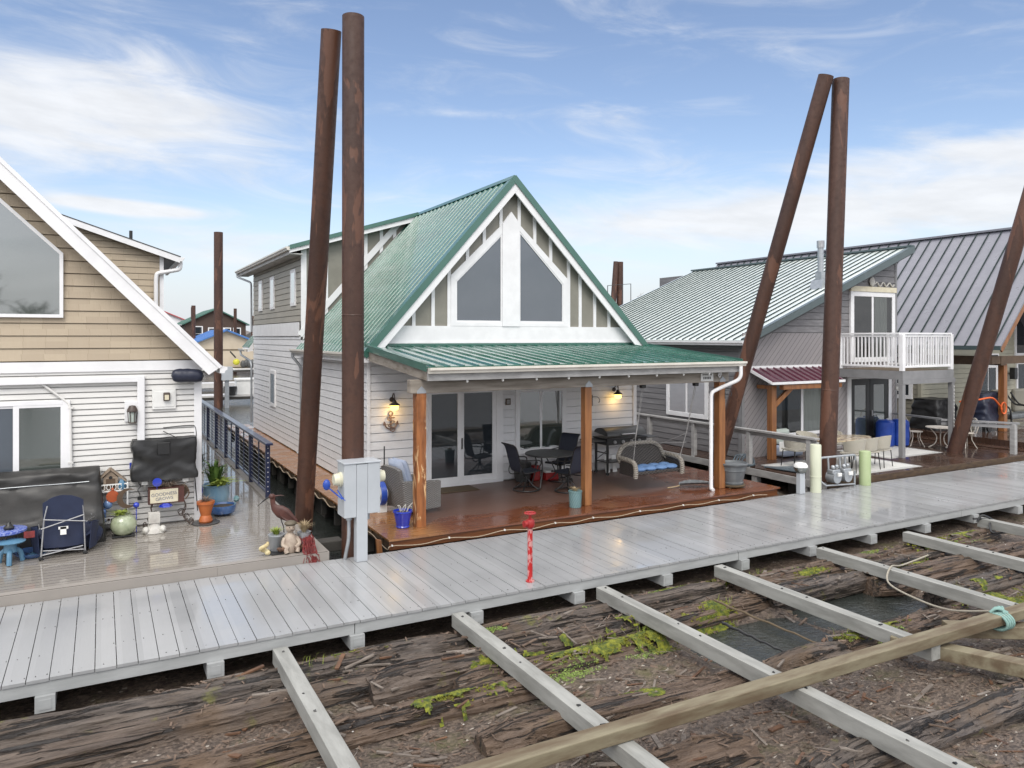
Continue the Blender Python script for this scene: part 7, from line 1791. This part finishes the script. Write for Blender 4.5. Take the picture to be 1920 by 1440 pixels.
for k in range(16): mb.sphere((2.42 + .026 * k, 11.93 + r_.uniform(-.03, .05), Z + .045 + r_.uniform(0, .04)), r_.uniform(.03, .05), r_.uniform(.025, .04), r_.uniform(.025, .04), 8, 6)
small('driftwood_pile', 'dark reddish driftwood pieces in front of the gnome figure', 'driftwood', mb, 'driftwood')
mb = MB()
for k in range(14): a = k * .45; mb.sphere((2.20 + .05 * math.cos(a), 11.97 + .04 * math.sin(a), Z + .04 + .011 * k), .045 - .0015 * k, .04 - .0012 * k, .035, 8, 6)
small('coral_stone', 'knobbly cream coral stone at the left end of the black tray', 'stone', mb, 'coral')
mb = MB(); mb.box(3.3, 13.6, -.42, 3.9, 13.9, -.22); tag(mb.build('float_block', M['float_dark'], bevel=.02), 'dark float block in the water gap behind the leaning pile', 'float')
# ------------------------------------------------------------------ GRAY HOUSE DECK AND BEYOND
Z = .1015
t = thing('gray_railing', 'weathered gray wood railing along the side walk of the gray house', 'railing', (14.98, 17, Z)); rx_ = 14.99
for y in (11.98 + .5, 14.4, 16.5, 18.5, 20.5, 22.6, 24.6):
    mb = MB(); mb.box(rx_ - .06, y - .06, -.12, rx_ + .06, y + .06, 1.03); mb.build('post', M['gray_wood'], t, bevel=.006)
for a, b in ((12.25, 14.36), (14.36, 24.8)):
    mb = MB(); mb.bar((rx_, a, 1.06), (rx_, b, 1.06), .17, .05); mb.bar((rx_ + .03, a + .05, .97), (rx_ + .03, b, .97), .045, .10); mb.build('handrail', M['gray_wood'], t, bevel=.004)
t = thing('gray_railing', 'gray railing with a square end post in front of the wire bistro set', 'railing', (22.6, 12.8, Z))
p, q = Vector((21.98, 13.55, 0)), Vector((23.2, 12.16, 0))
mb = MB(); mb.bar(p + Vector((-.02, 0, 1.04)), q + Vector((.1, -.1, 1.0)), .14, .05); mb.bar(p + Vector((0, 0, .94)), q + Vector((0, 0, .90)), .05, .1); mb.build('handrail', M['gray_paint'], t)
mb = MB(); mb.box(23.13, 12.09, Z, 23.27, 12.23, .98); mb.build('post', M['gray_wood'], t, bevel=.006)
mb = MB(); mb.bar((22.3, 15.3, 1.05), (22.05, 13.6, 1.05), .12, .05); mb.build('side_rail', M['gray_paint'], t)
def rug(x0, x1, y0, y1, label):
    t = thing('rug', label, 'rug', ((x0 + x1) / 2, (y0 + y1) / 2, Z), 'pale rugs on the dark deck')
    MB().box(x0, y0, Z, x1, y1, Z + .006).build('border', M['rug_edge'], t); MB().box(x0 + .14, y0 + .14, Z + .0062, x1 - .14, y1 - .14, Z + .010).build('field', M['rug'], t)
rug(15.35, 18.95, 12.18, 14.35, 'pale gray bordered rug under the dining table'); rug(19.3, 21.75, 13.36, 15.1, 'pale gray bordered rug in front of the dark double doors')
# dining table and cream wicker chairs
tx, ty = 17.15, 13.25
t = thing('dining_table', 'oval dining table with a mottled stone top on the pale rug', 'dining table', (tx, ty, Z))
mb = MB(); mb.lathe([(0, .80), (.99, .80), (1.0, .815), (1.0, .835), (.98, .845), (0, .845)], (tx, ty, 0), 40, sx=1.02, sy=.48); mb.build('tabletop', M['marble_top'], t)
for (a, b) in ((-.6, -.22), (.6, -.22), (-.6, .22), (.6, .22)): MB().cyl((tx + a, ty + b, Z + .011), (tx + a * .9, ty + b * .9, .80), .025, n=8).build('leg', M['black_metal'], t)
def wchair(loc, rz, label):
    t = thing('wicker_chair', label, 'dining chair', loc, 'cream wicker chairs round the dining table', rz)
    mb = MB(); mb.slab(lambda u, v: ((u - .5) * .46, (v - .5) * .46, .455 + .02 * (2 * u - 1) ** 2), 8, 8, .035); mb.build('seat', M['wicker_cream'], t, local=True)
    def bk(u, v):
        a = R(-105 + 210 * u); r_ = .25 + .035 * v; return (-r_ * math.cos(a) + .02, r_ * math.sin(a), .50 + .33 * v * (.55 + .45 * math.cos(a * .62)))
    mb = MB(); mb.slab(bk, 22, 6, .02); mb.build('backrest', M['wicker_cream'], t, local=True)
    for sx in (-1, 1):
        for sy in (-1, 1): MB().tube([(sx * .20, sy * .20, .44), (sx * .235, sy * .235, 0)], .012, 8).build('leg', M['black_metal'], t, local=True)
    mb = MB(); mb.tube([(.2, -.2, .435), (-.2, -.2, .435), (-.2, .2, .435), (.2, .2, .435)], .011, 6, closed=True); mb.build('frame', M['black_metal'], t, local=True)
    return t
w0 = wchair((16.7, 12.55, Z + .006), R(92), 'cream wicker chair directly behind the green standing pipe')
dup(w0, (17.28, 12.62, Z + .006), R(88), 'cream wicker chair in the near row, middle one')
dup(w0, (17.95, 12.72, Z + .006), R(100), 'cream wicker chair in the near row, rightmost one')
dup(w0, (15.95, 13.75, Z + .006), R(-5), 'cream wicker chair at the left end of the dining table')
dup(w0, (16.75, 14.02, Z + .006), R(-88), 'cream wicker chair behind the dining table, left one')
dup(w0, (17.75, 14.02, Z + .006), R(-92), 'cream wicker chair behind the dining table, right one')
t = thing('cushion_chair', 'low chair with pale gray striped cushions under the picture window', 'armchair', (17.15, 14.95, Z))
MB().box(16.8, 14.85, .12, 17.6, 15.3, .42).build('seat', M['pillow_blue'], t, bevel=.06); MB().box(16.78, 15.1, .45, 17.35, 15.28, .88).build('backrest', M['blind'], t, bevel=.08)
mb = MB(); mb.box(16.35, 14.6, .35, 18.9, 14.62, .62); tag(mb.build('white_screen', M['white_plastic'], bevel=.01), 'low white board standing behind the dining table', 'board')
# barrels
for (x, y, lb) in ((21.45, 15.0, 'blue plastic barrel left of the gray balcony post'), (21.95, 14.85, 'blue plastic barrel right of the gray balcony post')):
    t = thing('barrel', lb, 'barrel', (x, y, Z), 'blue plastic barrels by the double doors')
    MB().lathe([(.22, 0), (.26, .04), (.27, .25), (.275, .27), (.27, .29), (.27, .55), (.275, .57), (.265, .75), (.20, .82), (.05, .83), (0, .83)], (x, y, Z), 24).build('body', M['blue_plastic'], t)
    MB().cyl((x + .1, y, Z + .825), (x + .1, y, Z + .86), .035, n=10).build('bung', M['white_plastic'], t)
# white wire bistro set
def wire_chair(loc, rz, label):
    t = thing('wire_chair', label, 'garden chair', loc, 'white iron bistro chairs', rz)
    mb = MB(); mb.tube([(.2 * math.cos(a), .2 * math.sin(a), .45) for a in [k * 2 * math.pi / 24 for k in range(24)]], .012, 6, closed=True)
    for k in range(-3, 4): h = math.sqrt(.04 - (k * .055) ** 2); mb.tube([(-h, k * .055, .45), (h, k * .055, .45)], .005, 5)
    mb.build('seat', M['white_iron'], t, local=True)
    mb = MB(); mb.tube(smooth_path([(-.19, -.17, .45), (-.24, -.19, .62), (-.27, -.15, .80), (-.29, 0, .90), (-.27, .15, .80), (-.24, .19, .62), (-.19, .17, .45)], 6), .012, 6)
    for s in (-1, 1): mb.tube(smooth_path([(-.2, s * .03, .46), (-.24, s * .10, .6), (-.27, s * .03, .72), (-.285, s * .07, .82), (-.285, 0, .86)], 5), .008, 6)
    mb.build('backrest', M['white_iron'], t, local=True)
    for a in (45, 135, 225, 315):
        c_, s_ = math.cos(R(a)), math.sin(R(a)); MB().tube(smooth_path([(.17 * c_, .17 * s_, .45), (.14 * c_, .14 * s_, .28), (.22 * c_, .22 * s_, .10), (.29 * c_, .29 * s_, 0)], 5), .012, 6).build('leg', M['white_iron'], t, local=True)
    return t
w0 = wire_chair((22.35, 14.6, Z), R(-40), 'white iron chair at the left of the bistro table, half behind the gray post')
dup(w0, (23.35, 13.6, Z), R(160), 'white iron chair at the right of the bistro table')
t = thing('bistro_table', 'white iron bistro table between the two wire chairs', 'table', (22.75, 14.05, Z))
mb = MB(); mb.lathe([(0, .70), (.40, .70), (.41, .715), (.40, .725), (0, .725)], (22.75, 14.05, 0), 28); mb.build('tabletop', M['white_iron'], t)
for a in (30, 150, 270):
    c_, s_ = math.cos(R(a)), math.sin(R(a)); MB().tube(smooth_path([(22.75 + .32 * c_, 14.05 + .32 * s_, .70), (22.75 + .12 * c_, 14.05 + .12 * s_, .45), (22.75 + .16 * c_, 14.05 + .16 * s_, .22), (22.75 + .36 * c_, 14.05 + .36 * s_, Z)], 5), .015, 6).build('leg', M['white_iron'], t)
mb = MB(); mb.lathe([(.2, Z), (.2, Z + .015), (0, Z + .02)], (22.9, 13.75, 0), 18); tag(mb.build('round_dish', M['white_iron']), 'round pale iron dish on the deck under the bistro table', 'dish')
mb = MB()
for k in range(18):
    mb.sphere((21.98, 13.16 - .0, 2.05 - .105 * k), .013, .013, .016, 6, 5)
mb.tube([(21.98, 13.165, 2.1), (21.98, 13.165, .2)], .004, 5); tag(mb.build('bead_chain', M['white_plastic']), 'white bead light strand hanging down by the right balcony post', 'string lights')
t = thing('outdoor_lamp', 'white double flood lamp under the corner of the balcony', 'lamp', (20.1, 13.7, 2.1)); mb = MB(); mb.sphere((20.05, 13.6, 2.06), .09, .08, .1, 12, 8); mb.build('lamp_head', M['white_plastic'], t); mb = MB(); mb.cyl((20.05, 13.6, 2.1), (20.05, 13.6, 2.169), .03, n=8); mb.build('mount', M['white_plastic'], t)
# hoses and clutter on the side walk
t = thing('coiled_hose', 'slate blue hose lying in long loops on the dark deck edge', 'hose', (15.6, 13.2, Z)); mb = MB(); r_ = random.Random(9)
for k in range(6): mb.tube(smooth_path([(15.12 + .12 * k + r_.uniform(-.1, .1), 14.0 - .1 * k, Z + .03), (15.6 + .1 * k, 13.3, Z + .03 + .02 * k), (15.9, 12.6 - .05 * k, Z + .03), (15.5, 12.45, Z + .03), (15.2 + .05 * k, 13.2, Z + .04), (15.12, 14.0, Z + .03)], 6), .022, 6)
mb.build('loops', M['hose_slate'], t)
mb = MB()
for k in range(4): mb.tube(smooth_path([(14.9, 14.9 - .1 * k, Z + .05), (15.2 + .1 * k, 15.0, Z + .2), (15.35, 14.6, Z + .03 + .03 * k), (15.0, 14.3, Z + .04), (14.8, 14.6, Z + .02)], 6), .022, 6)
tag(mb.build('coiled_hose', M['hose_slate']), 'slate hose looped over the side walk edge behind the big tub planter', 'hose')
# far right deck: covered grill, cord, covered chairs
Z2 = .302
t = thing('covered_grill', 'grill under a black cover on the far right deck behind the railing', 'covered grill', (26.6, 14.9, Z2)); mb = MB(); cover_box(mb, 25.95, 27.25, 14.5, 15.3, .62, 1.62, 9, .02, .22, .05); mb.build('cover', M['navy_vinyl'], t)
for x in (26.2, 27.0):
    for y in (14.65, 15.15): MB().cyl((x, y, Z2), (x, y, .8), .03, n=8).build('leg', M['black_metal'], t)
MB().cyl((26.25, 14.5, Z2 + .13), (26.25, 14.56, Z2 + .13), .13, n=18).build('wheel', M['black_metal'], t)
t = thing('covered_table', 'table under a black cover behind the orange-brown porch post', 'covered table', (25.6, 16.0, Z2)); mb = MB(); cover_box(mb, 24.95, 26.3, 15.5, 16.6, Z2, 1.35, 5, .03, .18, .05); mb.build('cover', M['black_cover'], t)
t = thing('extension_cord', 'orange extension cord draped over the covered grill', 'cord', (26.2, 14.45, 1.3)); mb = MB(); mb.tube(smooth_path([(24.7, 14.6, 1.38), (25.6, 14.5, 1.42), (26.2, 14.42, 1.46), (26.55, 14.40, 1.25), (26.85, 14.40, .98), (27.0, 14.42, .86)], 6), .03, 8)
for k in range(4): mb.tube([(26.75 + (.12 + .01 * k) * math.cos(a), 14.36 - .012 * k, 1.10 + (.17 + .01 * k) * math.sin(a)) for a in [i * 2 * math.pi / 20 for i in range(20)]], .018, 6, closed=True)
mb.build('cord', M['orange_cord'], t)
for (x, y, lb) in ((28.35, 15.0, 'olive cushioned patio chair next to the covered grill'), (29.5, 14.9, 'olive cushioned patio chair cut by the right picture edge')):
    t = thing('cushioned_chair', lb, 'patio chair', (x, y, Z2), 'olive cushioned chairs on the far right deck')
    MB().box(x - .5, y - .35, .62, x + .45, y + .35, .80).build('seat', M['gray_pot'], t, bevel=.05); MB().box(x - .5, y + .25, .78, x + .45, y + .42, 1.62).build('backrest', M['sage_dark'], t, bevel=.08)
    mb = MB()
    for s in (-1, 1): mb.tube(smooth_path([(x + s * .5, y + .4, 1.5), (x + s * .52, y + .1, 1.1), (x + s * .54, y - .3, 1.0), (x + s * .52, y - .35, Z2)], 5), .03, 8)
    mb.build('frame', M['black_metal'], t)
# ------------------------------------------------------------------ FAR OBJECTS between the houses
t = thing('dock_pedestal', 'gray dock power pedestal on the far dock beside the lone dark pile', 'power pedestal', (6.3, 46.2, 0))
MB().box(6.28, 46.1, -.9, 6.5, 46.3, 1.0).build('post', M['galv'], t); MB().box(6.1, 46.0, 1.001, 6.68, 46.35, 1.78).build('cabinet', M['gray_box'], t)
mb = MB()
for x in (6.02, 6.76): mb.sphere((x, 46.2, 1.6), .07, .07, .07, 10, 8)
mb.build('lamp', M['white_plastic'], t)
t = thing('dock_box', 'white dock box standing on the far dock at the left edge of the green-roofed house', 'dock box', (7.8, 48.0, .02)); MB().box(7.15, 47.65, .02, 8.7, 48.5, .85).build('body', M['white_plastic'], t, bevel=.03); MB().box(7.1, 47.6, .851, 8.75, 48.55, 1.0).build('lid', M['white_plastic'], t, bevel=.04)
tag(MB().lathe([(.3, 0), (.38, .5), (.4, .52), (.36, .52)], (6.78, 47.7, .02), 12).build('dark_tub', M['dark_gray']), 'dark tub on the far dock right of the dock pedestal', 'tub')
t = thing('kayak_cart', 'little yellow scooter-like cart in front of the tan boathouse', 'cart', (13.4, 89, 0)); MB().sphere((13.3, 88.9, .7), .38, .3, .36, 12, 8).build('body', M['yellow'], t); mb = MB(); mb.cyl((13.2, 88.7, 1.2), (12.6, 88.7, 1.9), .08, n=8); mb.build('handle', M['black_metal'], t)
for i, (x, c_, lb) in enumerate(((14.7, 'dark_gray', 'dark gear heap in front of the tan boathouse, right of the yellow cart'), (9.4, 'bird_dark', 'brown planter heap in front of the tan boathouse at its left end'))):
    mb = MB()
    for k in range(5): mb.sphere((x - .7 + .35 * k, 88.8, .45 + .1 * (k % 2)), .3, .3, .45, 8, 6)
    tag(mb.build('gear_heap', M[c_]), lb, 'gear')
# antenna frame and roof bits behind the pale shed roof
t = thing('roof_antenna', 'thin rectangular antenna frame above the back of the pale shed roof', 'antenna', (26.3, 34, 6.2)); mb = MB(); mb.tube([(24.6, 34, 4.6), (24.6, 34, 6.35), (26.2, 34, 6.5), (26.2, 34, 4.9)], .025, 6); mb.tube([(25.6, 34, 6.45), (25.6, 34, 5.2)], .02, 6); mb.build('frame', M['dark_gray'], t)
# bare distant trees (trunk, limbs, twig crown) on the far bank
def bare_tree(x, y, h, label, seed):
    t = thing('bare_tree', label, 'tree', (x, y, 0), 'bare trees on the far bank'); r_ = random.Random(seed); tr = MB(); cr = MB()
    tr.tube([(x, y, -1), (x + r_.uniform(-.5, .5), y, h * .5), (x + r_.uniform(-1, 1), y, h * .8)], [h * .03, h * .02, h * .008], 6)
    for k in range(60):
        z = h * r_.uniform(.25, .85); a = r_.uniform(0, 6.28); l_ = h * r_.uniform(.15, .34); e = Vector((x + math.cos(a) * l_, y + math.sin(a) * l_, z + l_ * .7)); s_ = Vector((x, y, z)); cr.tube([s_, s_.lerp(e, .5) + Vector((0, 0, .2)), e], [h * .007, h * .004, h * .002], 4)
        for q in range(7):
            b = s_.lerp(e, r_.uniform(.4, 1)); d = Vector((r_.gauss(0, 1), r_.gauss(0, 1), r_.gauss(.6, .6))).normalized() * h * .12; cr.tube([b, b + d], [h * .003, h * .0012], 3)
    tr.build('trunk', M['bark'], t); cr.build('crown', M['bark'], t)
for i, (x, y, h) in enumerate(((74, 90, 9.6), (80, 96, 10.2), (86, 99, 9.5))): bare_tree(x, y, h, 'bare gray tree on the far bank above the lower left of the pale shed roof', i)

def bare_bank():
    mb = MB(); r_ = random.Random(33)
    for (x, y, h) in ((-8.5, -34, 8), (-11, -36, 9.5), (-5, -40, 6), (-14, -35, 7), (6, -50, 7), (16, -52, 8), (26, -50, 7), (-22, -40, 10)):
        mb.tube([(x, y, -1), (x + r_.uniform(-.3, .3), y, h * .5), (x + r_.uniform(-.6, .6), y, h * .85)], [h * .03, h * .02, h * .006], 6)
        for k in range(70):
            z = h * r_.uniform(.2, .85); a = r_.uniform(0, 6.28); l_ = h * r_.uniform(.15, .34); s_ = Vector((x, y, z)); e = s_ + Vector((math.cos(a) * l_, math.sin(a) * l_, l_ * .7))
            mb.tube([s_, s_.lerp(e, .5) + Vector((0, 0, .2)), e], [h * .008, h * .005, h * .002], 4)
            for q in range(8):
                b = s_.lerp(e, r_.uniform(.3, 1)); d = Vector((r_.gauss(0, 1), r_.gauss(0, 1), r_.gauss(.6, .6))).normalized() * h * .12; mb.tube([b, b + d], [h * .004, h * .0015], 3)
    return struct(mb.build('bank_trees', M['bark']), 'stuff')
bare_bank()
